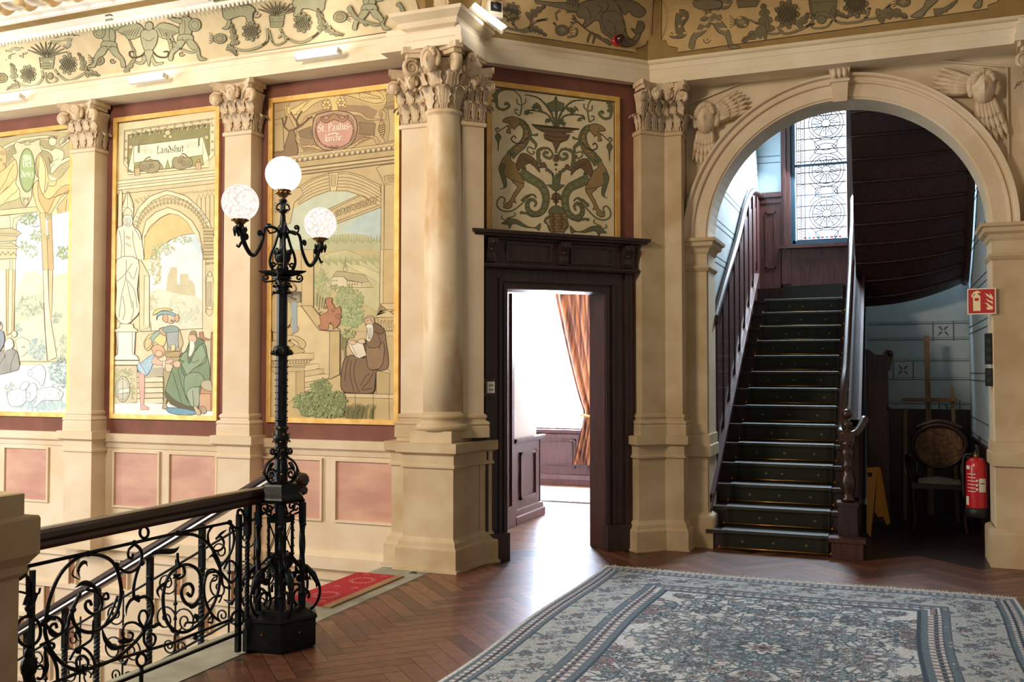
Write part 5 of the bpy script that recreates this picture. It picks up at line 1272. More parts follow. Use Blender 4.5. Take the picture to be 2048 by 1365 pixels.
# ================================================================== painted walls: every shape is a thin coat of paint on the plaster
from mathutils.geometry import tessellate_polygon as tessellate
class Art:
    def __init__(s, mapper, curved=False): s.curved = curved; s.map = mapper; s.mb = MB(); s.n = 0; s.src = (1, 0, 0); s.rnd = random.Random(11)
    def at_(s, sc_, ox, oy): s.src = (sc_, ox, oy); return s
    def px(s, p): k, ox, oy = s.src; return (p[0]/k+ox, p[1]/k+oy)
    def h(s): s.n += 1; return .0011+s.n*(.00003 if s.curved else .000010)
    def P(s, t): return nums(t) if isinstance(t, str) else list(t)
    def F(s, col, t, smooth=0, line=None, w=1.3):
        pts = s.P(t); pp = pts
        if smooth: pp = [(p.x, p.y) for p in cat([(x, y, 0) for x, y in pts], smooth, True)]
        h = s.h()
        if s.curved:
            q = [s.px(p) for p in pp]; T = tessellate([[V((x, y, 0)) for x, y in q]]); stack = [[q[i] for i in tr_] for tr_ in T]; vs = []; fs = []
            while stack:
                a, b, c = stack.pop(); L = [math.dist(a,b), math.dist(b,c), math.dist(c,a)]; m = max(L)
                if m < 16: fs.append((len(vs), len(vs)+1, len(vs)+2)); vs += [s.map(*a,h), s.map(*b,h), s.map(*c,h)]; continue
                k = L.index(m)
                if k == 1: a, b, c = b, c, a
                elif k == 2: a, b, c = c, a, b
                mid = ((a[0]+b[0])/2, (a[1]+b[1])/2); stack += [[a, mid, c], [mid, b, c]]
            s.mb.add(vs, fs, col=lin(col))
        else:
            vs = [s.map(*s.px(p), h) for p in pp]; s.mb.add(vs, [tuple(range(len(vs)))], col=lin(col))
        if line: s.S(line, w, pp+[pp[0]], 0)
        return s
    def S(s, col, w, t, smooth=4, taper=False):
        pts = s.P(t)
        if len(pts) < 2: return s
        if smooth and len(pts) > 2: pts = [(p.x, p.y) for p in cat([(x, y, 0) for x, y in pts], smooth)]
        q = [s.px(p) for p in pts]; n = len(q); L = []; R = []; h = s.h(); hw0 = w*.5*.78
        for i in range(n):
            a = q[max(i-1, 0)]; b = q[min(i+1, n-1)]; dx, dy = b[0]-a[0], b[1]-a[1]; d = math.hypot(dx, dy) or 1
            hw = hw0*(math.sin(PI*(i+.3)/(n-.4))*.9+.1 if taper else 1)
            nx_, ny_ = -dy/d*hw, dx/d*hw; L.append((q[i][0]+nx_, q[i][1]+ny_)); R.append((q[i][0]-nx_, q[i][1]-ny_))
        vs = [s.map(*p, h) for p in L]+[s.map(*p, h) for p in R]
        s.mb.add(vs, [(i, i+1, n+i+1, n+i) for i in range(n-1)], col=lin(col)); return s
    def E(s, col, cx, cy, rx, ry, line=None, w=1.3, n=28):
        return s.F(col, [(cx+rx*math.cos(2*PI*i/n), cy+ry*math.sin(2*PI*i/n)) for i in range(n)], 0, line, w)
    def spiral(s, col, w, cx, cy, r, a0, turns, k=.15, n=26, taper=False, sx=1):
        return s.S(col, w, [(cx+sx*r*(1-(1-k)*i/n)*math.cos(a0+turns*2*PI*i/n), cy+r*(1-(1-k)*i/n)*math.sin(a0+turns*2*PI*i/n)) for i in range(n+1)], 0, taper)
    def leaves(s, cx, cy, rx, ry, n, cols, size, line=None):
        for _ in range(n):
            a, r = s.rnd.uniform(0, 2*PI), math.sqrt(s.rnd.random()); x, y = cx+rx*r*math.cos(a), cy+ry*r*math.sin(a)
            t = s.rnd.uniform(0, 2*PI); L = size*s.rnd.uniform(.6, 1.3); c, d = math.cos(t), math.sin(t)
            pts = [(x+L*(u*c-v*d), y+L*(u*d+v*c)) for u, v in ((-1,0),(-.5,.35),(-.2,.22),(.1,.42),(.4,.2),(1,0),(.4,-.2),(.1,-.42),(-.2,-.22),(-.5,-.35))]
            s.F(s.rnd.choice(cols), pts, 0, line, .7)
        return s
    def acanthus(s, col, line, pts, w, teeth=6, side=1):
        "leafy scroll arm: tapering body with teeth on one side"
        P = [(p.x, p.y) for p in cat([(x, y, 0) for x, y in nums(pts)], 6)]; n = len(P); A_1 = []; B_1 = []
        for i, p in enumerate(P):
            a, b = P[max(i-1,0)], P[min(i+1,n-1)]; dx, dy = b[0]-a[0], b[1]-a[1]; d = math.hypot(dx,dy) or 1; t = i/(n-1)
            ww = w*(1-t)**.7+w*.12; k = ww*(1+1.1*abs(math.sin(t*PI*teeth)))*.8
            A_1.append((p[0]-dy/d*k*side, p[1]+dx/d*k*side)); B_1.append((p[0]+dy/d*ww*.6*side, p[1]-dx/d*ww*.6*side))
        return s.F(col, A_1+B_1[::-1], 0, line, 1.2)
    def build(s, name, parent=None): return s.mb.build(name, M['paint'], parent, color=True)
GL = dict(a=['0 .85 .2 1 .5 .9 .5 .15 .65 0','.5 .55 .15 .5 .05 .2 .2 0 .5 .2'], d=['.55 .2 .3 0 .05 .2 .05 .75 .3 1 .55 .8 .55 .15','.55 .8 .4 1.2 .05 1.5'], e=['.05 .5 .5 .6 .45 .95 .25 1 .05 .75 .05 .2 .25 0 .5 .15'],
 h=['.05 1.6 .05 .1 .1 0','.12 .85 .35 1 .5 .85 .5 .0 .42 -.2'], i=['0 .85 .15 1 .15 .15 .3 0'], k=['.05 1.6 .05 0','.05 .6 .4 1 .4 .7 .1 .55 .45 0'], l=['.05 1.6 .05 .15 .2 0'], n=['0 .85 .12 1 .12 .05','.12 .85 .4 1 .5 .8 .5 .15 .62 0'],
 r=['0 .85 .12 1 .12 .05','.12 .85 .35 1 .45 .9'], s=['.5 .9 .25 1 .05 .8 .1 .55 .45 .45 .5 .15 .25 0 0 .12'], t=['.15 1.3 .15 .15 .3 0 .45 .1','0 .95 .4 .95'], u=['0 .85 .12 1 .12 .2 .3 0 .5 .2','.5 1 .5 .15 .62 0'], z=['.05 .9 .5 1 .1 .5 .45 .5 .5 .1 .25 -.35 0 -.2'], c=['.5 .9 .3 1 .05 .8 .05 .2 .3 0 .5 .12'],
 P=['.1 1.5 .1 -.1','.1 1.4 .4 1.6 .6 1.3 .6 .9 .35 .65 .1 .8'], L=['.5 1.5 .2 1.6 .1 1.3 .3 1.1 .15 .3 0 .1 .3 .15 .6 0'], S=['.6 1.4 .3 1.6 .05 1.3 .1 .95 .55 .75 .55 .25 .3 0 0 .2'], V=['.05 1.5 .2 1.3 .15 .3 .35 0 .6 .3 .6 1.3 .4 1.5'])
GL['.'] = ['.05 .12 .12 .0']; GL['-'] = ['0 .55 .3 .6','0 .35 .3 .4']
def text(A, t, x, y, dx, dy, hgt, col, nib=2.2):
    "black-letter writing with a broad pen"
    nx_, ny_ = nib*.75, -nib*.65
    for ch in t:
        if ch == ' ': x += hgt*.4*dx; y += hgt*.4*dy; continue
        W_ = 0
        for stq in GL[ch]:
            P = nums(stq); W_ = max(W_, max(p[0] for p in P))
            Q = [(x+p[0]*hgt*dx, y+p[0]*hgt*dy-p[1]*hgt) for p in P]; h = A.h()
            for a, b in zip(Q, Q[1:]):
                q = [(a[0]-nx_/2,a[1]-ny_/2),(a[0]+nx_/2,a[1]+ny_/2),(b[0]+nx_/2,b[1]+ny_/2),(b[0]-nx_/2,b[1]-ny_/2)]
                A.mb.add([A.map(*A.px(p), h) for p in q], [(0,1,2,3)], col=lin(col))
        x += (W_+.2)*hgt*dx; y += (W_+.2)*hgt*dy
PA_, NA_ = V((0,YA,0)), V((0,-1,0))
def mapA(u, v, h=0): return at(u, v, PA_, NA_)+NA_*h
def mapB(u, v, h=0): return at(u, v, B(0,-.03), NB)+NB*h
LN = '#6a5738'
def mural(label, corner, base, x0, x1, z0=1.065, z1=3.83):
    t = thing('mural', label, 'mural', ((x0+x1)/2, YA, (z0+z1)/2), None)
    fr_ = MB(); w_ = .042
    for a in (((x0,YA-.022,z0),(x0+w_,YA,z1)),((x1-w_,YA-.022,z0),(x1,YA,z1)),((x0+w_,YA-.0225,z1-w_),(x1-w_,YA,z1)),((x0+w_,YA-.0225,z0),(x1-w_,YA,z0+w_))): fr_.box(*a)
    fr_.build('gilt_frame', M['gold'], t)
    A = Art(mapA); A.mb.add([(x0+w_,YA-.001,z0+w_),(x1-w_,YA-.001,z0+w_),(x1-w_,YA-.001,z1-w_),(x0+w_,YA-.001,z1-w_)], [(0,1,2,3)], col=lin(base))
    for a in ((x0+w_,z0+w_,x0+w_+.008,z1-w_),(x1-w_-.008,z0+w_,x1-w_,z1-w_),(x0+w_,z1-w_-.008,x1-w_,z1-w_),(x0+w_,z0+w_,x1-w_,z0+w_+.008)):
        A.mb.add([(a[0],YA-.0011,a[1]),(a[2],YA-.0011,a[1]),(a[2],YA-.0011,a[3]),(a[0],YA-.0011,a[3])], [(0,1,2,3)], col=lin('#4a3a24'))
    return t, A
# ---------------------------------------------------------------- mural 1 (left): shepherd scene with oval shield
t, A = mural('mural with green oval shield reading Veldenz, drapery, shepherds and sheep, at the left edge', 0, '#dccf9e', -8.62, -7.10)
A.at_(4.55,0,240)
A.F('#b9ad78','-300 230 0 170 120 150 330 100 660 105 655 600 400 480 200 900 -300 900')
A.F('#d9cf9e','-300 330 0 265 60 225 200 165 400 140 540 150 545 165 400 165 210 190 90 240 0 300 -300 380',0,LN)
A.F('#a59a66','60 290 110 235 220 195 420 180 520 250 560 400 470 500 430 480 380 330 130 330 70 400')
A.F('#d8b06a','-60 250 30 255 60 330 50 430 15 480 -60 500',4,LN); A.spiral(LN,1.4,25,300,22,0,1.3); A.spiral(LN,1.4,40,400,18,0,1.3); A.spiral(LN,1.4,10,360,14,0,1.3)
# drapery
A.F('#e3bb6c','135 360 160 420 150 560 60 620 -80 760 -200 800 -200 600 0 480 60 430',3,LN)
A.F('#e9c67d','140 540 170 580 185 700 110 740 20 770 -120 900 -200 880 0 680 90 600',3,LN); A.S(LN,1.4,'130 400 90 470 50 560 0 640'); A.S(LN,1.2,'170 620 140 660 100 690 40 750')
A.F('#e6c077','350 300 400 360 430 450 440 520 470 560 560 520 660 400 660 620 560 700 480 830 440 860 390 865 340 800 300 650 320 560 345 520 335 400',3,LN)
A.F('#d5a95e','350 545 380 660 430 720 480 700 560 610 650 590 620 660 520 690 470 780 430 850 390 800 350 700',3,LN); A.F('#eccb88','360 320 395 380 415 470 410 600 400 680 365 620 350 500 355 400',3,LN)
A.S(LN,1.5,'440 560 430 620 410 660'); A.S(LN,1.4,'520 545 500 600 440 600'); A.S(LN,1.3,'660 620 560 680 500 700 440 720')
A.F('#e0b56a','660 600 655 780 630 1130 600 1160 545 1110 540 1040 555 920 520 800 600 700',3,LN); A.S(LN,1.3,'610 720 600 800 605 880'); A.S(LN,1.3,'640 700 630 900 610 1130'); A.S(LN,1.2,'520 800 570 860 590 900')
# shield
A.F('#d4c898','150 200 200 215 240 195 300 200 360 175 365 230 385 280 340 330 320 420 330 500 355 540 310 580 290 650 290 700 250 780 215 780 185 700 180 640 145 580 150 540 160 470 150 380 110 320 150 300 130 240',3,LN,1.6)
A.E('#8ba35f',247,458,72,200,LN,1.8); A.E('#9db36e',247,455,58,182)
for k in range(7): a = -PI/2+(k-3)*.42; A.S('#d9e0b0',2.2,[(247,370),(247+40*math.cos(a),355+42*math.sin(a))],0); 
A.leaves(247,335,38,24,12,['#cfd9a4'],9)
text(A,'Vel.',208,432,1,-.09,46,'#f2efd2',9); text(A,'denz',194,524,1,-.09,40,'#f2efd2',9)
A.spiral(LN,1.3,235,215,18,0,1.2); A.spiral(LN,1.3,270,215,18,PI,-1.2); A.spiral(LN,1.3,220,715,18,0,1.2); A.spiral(LN,1.3,258,715,18,PI,-1.2); A.E('#c8bb88',238,745,22,30,LN)
# putto
A.F('#ddd2a6','370 225 400 260 440 265 470 280 500 260 540 265 580 290 580 350 560 370 620 340 640 360 600 385 540 420 480 490 460 470 455 380 440 340 470 400 480 340 440 290 380 270',4,LN)
A.E('#ddd2a6',480,195,36,42,LN); 
for k in range(9): A.spiral(LN,1.2,445+9*k,160-6*math.sin(k*.4)+ (k%2)*8,10,k,1.1)
A.F('#d6cb9c','540 215 560 170 640 135 660 125 640 190 600 215 560 250',3,LN)
for k in range(6): A.S(LN,1,[(550+8*k,235-6*k),(570+14*k,190-8*k),(600+9*k,160-5*k)])
A.S(LN,1.2,'470 380 500 370 540 350'); A.S(LN,1.2,'500 400 470 430 465 460')
# beam, arch, column
A.F('#ddc98f','-200 850 0 820 330 790 345 838 0 870 -200 890',0,LN); A.F('#e4ecec','160 860 330 845 355 900 640 830 640 1400 140 1400 160 940')
A.F('#d6e3ea','160 900 330 850 360 1000 300 1060 200 1050'); A.F('#e2d6a8','-200 880 60 870 180 855 250 850 180 900 150 950 140 1365 -200 1365',0,LN); A.S(LN,1.2,'60 870 95 920 90 1365'); A.S(LN,1.2,'250 850 150 890 120 940 115 1365')
A.F('#c2b684','-200 1000 0 990 110 985 180 1020 200 1030 160 1060 150 1100 0 1110 -200 1115',0,LN,1.6); A.F('#cfc391','-200 1130 0 1130 100 1120 180 1160 150 1180 150 1260 0 1270 -200 1270',0,LN,1.6)
for k in range(8): A.spiral(LN,1.2,-20+24*k,1210+(k%2)*16,12,k,1.2)
for y in (1030,1050,1145,1165): A.S(LN,1.1,[(-200,y+8),(0,y+3),(160,y+8)],0)
# sky, trees
A.F('#d8b877','362 850 410 840 430 1100 440 1365 392 1365 380 1100 370 960',0,LN); A.F('#c9a767','410 850 470 850 490 1365 440 1365 430 1100',0,LN); A.F('#dfe9ee','412 880 430 870 436 1040 425 1060')
A.leaves(270,900,80,55,60,['#96a877','#a7b788','#869a69'],20); A.leaves(340,1060,60,60,40,['#9aad7c','#b0bd92'],18); A.leaves(230,1150,50,50,24,['#9aad7c','#b6c29a'],16); A.leaves(290,1200,60,60,24,['#a6b68a'],16); A.leaves(580,1210,70,60,40,['#93a777','#a7b68b'],20); A.leaves(440,880,34,28,14,['#96a877'],14); A.leaves(430,1060,26,24,8,['#96a877'],12)
A.S(LN,1.4,'360 960 330 975 290 965')
A.at_(4.55,0,540)
A.F('#e6ecea','140 0 640 0 640 500 140 500'); A.F('#e2dcb8','140 170 200 80 250 20 320 0 400 60 400 500 140 500'); A.F('#dfd9b2','480 60 560 40 640 20 640 800 470 800')
A.F('#c9cfae','140 330 200 260 300 230 400 180 400 420 280 470 180 520 140 500'); A.F('#cfd6bc','140 520 260 450 400 400 430 830 140 830'); A.leaves(270,330,130,90,60,['#aab69a','#b9c3a8','#9dab8c'],22); A.leaves(170,540,30,50,14,['#a9bba6'],20)
A.F('#dcd6b4','480 160 640 60 640 380 560 400 480 440'); A.leaves(520,430,45,60,24,['#aebda4','#9fb09a'],20); A.leaves(560,690,70,100,40,['#aebda4','#c0cbb0'],20)
A.F('#e7ddb6','395 0 440 0 450 300 470 480 520 780 515 800 440 830 420 600 405 300',0,LN); A.F('#d5bd84','445 0 485 0 480 300 470 470 450 300',0,LN); A.S(LN,1.2,'400 300 415 560 440 820')
A.F('#e2d3a0','-200 0 60 0 60 560 -200 560'); A.F('#e9e4c4','-200 0 -40 0 50 0 45 560 -200 560'); A.F('#cdb57e','60 0 145 0 130 560 65 600',0,LN); A.F('#ddd3a6','85 0 120 0 112 560 78 590',0,LN,1.1)
A.F('#d9d7bc','140 640 200 610 260 640 310 700 220 780 180 800',0,'#8c8a70'); A.E('#55564a',210,705,4,8); A.E('#55564a',224,703,4,8)
A.leaves(340,720,70,100,60,['#a9c0bf','#b7cbc6','#9db5b0'],24)
A.S('#8a9890',1.4,[(130,832),(640,838)],0); A.F('#eef0ea','-200 960 0 960 180 870 640 850 620 1300 -200 1300'); A.F('#c8dcdc','-200 1180 40 1130 200 1210 400 1180 620 1100 620 1310 -200 1310')
A.leaves(540,950,90,150,110,['#9db8b4','#adc6c2','#8fabab'],22); A.leaves(110,1100,60,80,30,['#b9c9bd','#a8bdb5'],20); A.leaves(400,1230,210,50,60,['#aecdd2','#bfd8da'],26)
# sitting shepherds
A.F('#9d9c93','-60 780 0 750 80 720 150 735 175 800 180 900 110 930 0 955 -60 950',3,'#5e5d57',1.6); A.S('#5e5d57',1.4,'150 740 130 800 110 850 100 930'); A.S('#5e5d57',1.3,'60 780 20 830 0 880')
A.F('#e9e3cc','60 640 90 620 120 640 130 690 110 720 60 740 50 800 45 700',3,LN); A.E('#e6d9b4',135,585,26,30,LN); A.F('#8f9aa8','-40 560 20 550 45 600 40 680 0 740 -40 740',3,'#5e5d57'); A.E('#c9b79a',8,515,22,34,'#5e5d57'); A.E('#7d7a70',-2,490,26,24)
# sheep
for pts in ('80 1120 130 1090 200 1080 245 1110 245 1190 190 1240 110 1240 80 1190','330 1120 380 1080 500 1070 560 1110 560 1180 480 1190 400 1190 330 1250 300 1245 340 1180','245 1100 300 1030 340 1060 335 1150 290 1200 250 1190','300 900 340 870 390 870 420 930 410 1010 385 1060 350 1010 300 980 270 920','190 1060 230 1020 270 1030 250 1080 210 1100'): A.F('#e9ebe6',pts,4,'#8d9796',1.5)
for x, y in ((262,1140),(560,1130),(280,940)): A.E('#e0e2dc',x,y,20,30,'#8d9796'); A.E('#555555',x-4,y-4,2.5,3)
for k in range(16): A.spiral('#a5adab',1.1,100+(k%8)*60+(k//8)*20,1130+(k%3)*30,12,k,1)
A.build('canvas', t)
# ---------------------------------------------------------------- mural 2: Landshut
t, A = mural('mural lettered Landshut with a stone bishop, pointed arch, castle ruin and a green-robed monk', 0, '#e0d3a2', -6.62, -5.42)
A.at_(4.135,220,200)
A.F('#d9cb98','75 200 910 80 900 640 60 690',0); 
A.F('#e2d6a6','118 255 865 150 865 460 820 500 820 560 150 620 140 560 115 530',0,LN,1.5); A.F('#d3c692','125 262 855 160 850 190 150 290 145 530 120 500',0,LN)
for k in range(11): A.E('#b5a876',200+68*k if k else 200,258-10*k,8,8,LN,1)
for y in (340,410,480): A.E('#b5a876',133,y,8,8,LN,1)
for y in (210,265,345,415): A.E('#b5a876',848,y,8,8,LN,1)
A.F('#8f8a4e','150 292 828 200 825 450 770 540 190 600 150 600',0,LN,1.6); A.F('#a6a45c','160 470 200 380 780 300 815 470 760 540 190 590')
for k in range(17): A.acanthus(('#c9c07f','#b3aa68')[k%2],LN,'%d %d %d %d %d %d'%(165+39*k,315-5*k,185+39*k,275-5*k,205+39*k,300-5*k),7,3,(-1)**k)
for k in range(12): A.spiral('#5d5730',1.5,190+54*k,290-7*k,15,k,1.3); 
A.E('#cdc27f',478,272,24,22,LN); A.E('#cdc27f',500,305,16,16,LN); A.E('#cdc27f',455,300,14,14,LN); A.E('#c9bb7c',172,390,18,18,LN); A.E('#c9bb7c',800,310,18,18,LN)
A.F('#ece3bb','192 380 208 375 200 600 152 570',0,LN); A.F('#ece3bb','742 318 770 310 820 490 775 530',0,LN)
A.F('#efe7c2','200 380 770 308 770 455 650 475 560 480 530 500 510 560 500 570 478 490 455 580 430 540 400 500 330 495 280 510 195 520',0,LN,1.6)
for cx_, s_ in ((250,1),(690,-1),(300,1),(640,-1)): A.spiral('#b7a877',1.1,cx_,400 if s_>0 else 370,26,0,1.4*s_); A.spiral('#b7a877',1.1,cx_+s_*40,430-.09*(cx_-200),18,2,-1.4*s_)
text(A,'Landshut',388,445,1,-.085,38,'#4c4432',8)
for x, y in ((240,330),(737,290)): A.S('#8d8556',5,[(x,y+110) if x<300 else (x,y+92),(x+2,y+30),(x+30,y+4),(x+75,y-8)]); A.S('#5d5730',1.3,[(x-6,y+108),(x-2,y+30)])
for bx_, sx in ((330,1),(600,-1)):  # horned beasts holding the scroll
    yb = 560 if sx > 0 else 530
    A.F('#a3986a',[(bx_+sx*a,yb+b) for a,b in ((-85,-10),(-70,-45),(-40,-55),(0,-50),(60,-55),(85,-15),(60,35),(0,45),(-40,30),(-70,25))],4,LN,1.6); A.spiral(LN,1.4,bx_+sx*20,yb-20,24,0,1.5*sx); A.S('#8a8058',4,[(bx_-sx*50,yb-50),(bx_-sx*20,yb-80),(bx_+sx*8,yb-85)]); A.S('#8a8058',4,[(bx_-sx*30,yb-45),(bx_,yb-65),(bx_+sx*25,yb-60)])
    for k in range(6): A.S(LN,1.2,[(bx_-sx*70+sx*12*k,yb+20),(bx_-sx*62+sx*14*k,yb-5),(bx_-sx*70+sx*18*k,yb-30)])
A.F('#c3a970','205 565 248 560 250 622 207 628',0,LN); A.F('#c3a970','708 520 752 515 755 575 712 580',0,LN); A.E('#b7a065',228,552,14,12,LN); A.E('#b7a065',732,505,14,12,LN)
for y, c in ((672,'#e3d8ac'),(700,'#d9cd9c'),(722,'#e3d8ac'),(748,'#cfc28f')): A.F(c,[(60,y),(912,y-95),(912,y-62),(60,y+34)],0,LN,1.3)
A.F('#d7c58e','70 790 912 690 900 1365 60 1365')
for k in range(6): A.S(LN,1.2,[(720+36*k,1365-0*k),(720+36*k,830-8*k),(737+36*k,780-6*k),(755+36*k,826-8*k),(755+36*k,1365)],0)
for k in range(14): A.spiral('#9c8a59',1.1,590+24*k,775-2.4*k,12,k,1.2); A.spiral('#9c8a59',1.1,215+12*k,825+(k%3)*16-3*k,11,k,1.2)
# arch
A.F('#e4d8ac','150 1365 190 1000 240 890 330 800 420 765 470 750 540 765 640 800 740 890 820 1000 880 1180 900 1365',0,LN,1.7); A.F('#d6c68f','190 1200 230 1010 280 910 360 830 470 785 560 805 650 850 740 940 810 1050 850 1180 860 1365 180 1365',0,LN,1.4)
for k in range(30):
    a = PI*.93-k*.105; 
    if a < -.35: break
    A.spiral('#7d6c44',1.3,505+ 315*math.cos(a),1140-315*math.sin(a)*1.02,15,k,1.25); A.E('#b8a671',505+285*math.cos(a),1140-290*math.sin(a),9,12,'#7d6c44',1)
for k in range(11): A.F('#bda975' if k%2 else '#cbb983',[(775,1060+28*k),(855,1060+28*k),(860,1085+28*k),(778,1085+28*k)],0,'#7d6c44',1.1)
A.F('#e6d9ab','260 1365 270 1120 300 1000 380 930 480 890 580 925 680 1000 740 1100 770 1250 770 1365',0,LN,1.6); A.F('#e5bd6e','285 1365 290 1140 330 1050 420 975 490 940 570 955 640 1010 700 1110 600 1120 500 1160 400 1230 340 1300 330 1365',0,LN,1.2); A.S(LN,1.2,'285 1140 330 1070 420 980 510 940')
A.F('#dfe9e8','345 1365 350 1300 420 1220 520 1150 620 1115 705 1108 745 1180 770 1280 770 1365',0,LN,1.3); A.F('#c9dde2','640 1120 710 1112 750 1190 765 1300 700 1230'); A.leaves(450,1230,90,60,70,['#b9c08b','#c9c88f','#a3b080'],16); A.leaves(600,1160,80,34,40,['#b9c595','#a8ba96'],14); A.leaves(375,1320,40,60,40,['#a9b078','#c4bd80'],15)
# bishop statue
A.F('#dccfa4','75 780 95 740 105 770 100 1365 60 1365',0,LN); A.F('#ece3c2','120 830 150 760 185 830 200 900 190 1000 200 1050 240 1080 265 1150 270 1365 60 1365 60 1080 110 1040 110 960 105 900',3,LN,1.7)
A.F('#e2d8b2','105 890 150 760 195 890',0,LN); A.S(LN,1.2,'150 765 150 890'); A.E('#ddd0a6',150,945,36,50,LN); A.F('#efe8cc','120 960 180 960 190 1020 155 1050 115 1020',3,LN)
for k in range(5): A.S(LN,1.1,[(125+12*k,975),(128+11*k,1010),(140+6*k,1040)])
A.S(LN,1.5,'205 1065 235 1110 255 1160'); A.S(LN,1.4,'80 1080 100 1200 90 1365'); A.S(LN,1.3,'190 1080 200 1200 240 1365'); A.S('#5c4c30',1.4,'120 1080 125 1365')
for k in range(6): A.spiral('#9c8a59',1.1,140+14*(k%3),1130+40*(k//3)+8*k,12,k,1.2)
A.at_(4.135,220,520)
A.F('#e3d9b0','240 0 340 0 340 590 250 590'); A.F('#e6ecea','335 0 775 0 775 430 335 430'); A.F('#e3dfc2','330 280 400 240 470 250 470 210 500 70 530 50 560 70 560 220 575 240 580 120 650 110 660 170 700 200 710 290 760 340 775 575 350 590 330 400')
A.F('#cfc59c','470 260 480 130 510 60 558 64 562 200 580 205 582 120 650 118 655 165 680 170 705 210 710 300 600 290'); A.leaves(380,80,50,130,70,['#c3c088','#b4b780','#d3c98e'],17); A.leaves(360,330,40,90,30,['#d3cd9c','#c9c68f'],16); A.leaves(590,430,170,90,50,['#d8dbb4','#cdd6b4','#c9d8cc'],26)
A.F('#e0d5a8','770 0 905 0 890 1290 770 640',0,LN,1.3); A.F('#d2c493','795 0 870 0 870 440 795 440',0,LN); A.F('#ddd2a8','800 190 810 130 830 100 850 130 862 200 855 400 808 400',3,LN); A.E('#ddd2a8',830,120,16,22,LN); A.F('#d6c998','795 410 858 410 850 450 830 468 805 450',0,LN)
for k in range(5): A.S(LN,1,[(812+9*k,180),(810+9*k,300),(816+8*k,390)]); A.spiral(LN,1.1,800+16*k,30,11,k,1.2)
A.F('#ddd0a0','245 0 260 0 330 130 332 560 250 590',0,LN); A.F('#e6dcb4','290 130 330 140 330 550 285 550',0,LN,1.2); A.S(LN,1.3,[(250,595),(775,568)],0)
A.F('#e0d4aa','250 598 770 575 770 900 250 960')
for k in range(6): A.F(('#dcd1a6','#e7ddb8')[k%2],[(225,930+44*k),(440,925+44*k),(445,966+44*k),(225,972+44*k)],0,LN,1.2)
A.F('#bdb7a0','290 900 440 890 445 960 290 985')
A.F('#e8edec','20 1180 240 1185 445 1190 890 1230 890 1300 20 1290')
# statue lower part and plinth
A.F('#ece3c2','60 0 240 0 230 250 250 420 190 500 150 530 90 520 50 440 60 250',3,LN,1.6)
for p in ('140 0 135 150 100 300 80 480','140 150 170 300 190 400','60 180 120 130 190 30','230 60 200 160 160 100','150 170 210 260 230 400','110 300 130 420 110 500','190 340 200 420 180 500'): A.S(LN,1.4,p)
A.F('#e9e1c2','90 530 195 530 200 560 230 580 232 598 40 598 40 580 85 560',0,LN,1.4); A.F('#eeeadb','55 598 215 598 205 780 230 800 245 830 30 830 45 800 70 780',0,LN,1.4); A.F('#e6e0c6','25 835 245 835 245 870 25 870',0,LN,1.3); A.F('#d5caa0','25 875 230 875 228 1180 25 1190',0,LN,1.2); A.S(LN,1.2,'70 600 72 740 55 790'); A.S(LN,1.2,'190 600 190 760 205 790')
A.leaves(110,940,85,40,60,['#b3b781','#c2c48f','#a4aa78'],15); A.leaves(190,1060,22,90,30,['#b3b781','#a4aa78'],14); A.leaves(50,1060,18,90,24,['#b3b781'],14); A.E('#dcd9c2',112,1070,58,105,'#73705c',1.7); A.E('#cfcbb2',112,1070,46,90,'#73705c',1.2); A.F('#e9e6d6','78 1072 165 1060 168 1095 80 1110',0,'#73705c'); A.S('#73705c',1.2,[(112,975),(112,1170)],0)
# squire with feathered hat
A.F('#b7a97c','445 940 470 830 480 700 460 620 410 580 440 560 490 555 560 560 580 610 600 680 590 760 560 900 540 1000 470 1180 490 1230 440 1230 450 1170 455 1010',3,LN,1.4); A.F('#a9b1b0','475 600 500 570 560 570 580 620 575 700 530 750 485 700',4,'#6c6f68',1.4)
A.F('#c5b186','410 580 450 560 470 600 450 720 420 700 360 660 380 620',3,LN); A.F('#c9b88f','580 580 600 640 610 700 580 740 570 660',3,LN); A.F('#8fa79f','440 570 500 545 560 555 575 590 520 600 460 600',3,'#5f6f68')
A.E('#e4c29a',508,485,36,42,LN); A.F('#d0a778','455 450 480 450 485 510 460 515 440 490',4,LN); A.F('#d0a778','540 460 570 455 575 500 550 515',4,LN); A.F('#8db4b8','400 470 390 500 400 440 440 425 500 430 545 450 540 470 480 450 430 455',4,'#4e6b70',1.5); A.F('#e3cf7d','360 460 380 420 430 402 490 404 520 420 440 420 400 440',4,LN); A.E('#6b4f38',520,482,3,3); A.S('#6b4f38',1.5,[(505,512),(530,510)],0); A.S('#7a5a3c',3,[(508,500),(530,502)],0)
# boy offering
A.F('#e9cf7e','285 700 310 640 350 610 400 600 440 620 470 640 460 700 420 720 380 680 340 740 310 750',4,LN,1.5); A.F('#9db8a8','340 640 400 590 420 610 380 650 350 700 330 690',4,LN); A.F('#dfc684','300 670 340 650 350 700 300 740',4,LN)
A.F('#d9a97c','350 730 400 700 450 730 460 780 420 810 380 800',4,LN); A.E('#e2b791',410,775,30,26,LN)
A.F('#9fc3d8','370 790 330 800 270 850 230 870 235 910 290 960 330 930 360 870 380 840',4,'#55798c',1.6); A.F('#b5d0dd','232 870 250 850 300 930 290 960 240 915',0,'#55798c'); A.F('#e9b39c','375 800 420 835 460 840 515 820 520 845 470 870 400 870 350 850',4,'#a0705c',1.4)
A.F('#e4ac96','246 930 292 950 292 1080 285 1200 330 1225 325 1240 262 1240 258 1150 245 1050',0,'#a0705c',1.4); A.F('#e5e2d4','440 840 460 835 465 880 445 910',0,LN)
for k in range(40): A.E('#c9dde6',A.rnd.uniform(270,360),A.rnd.uniform(820,930),3,3)
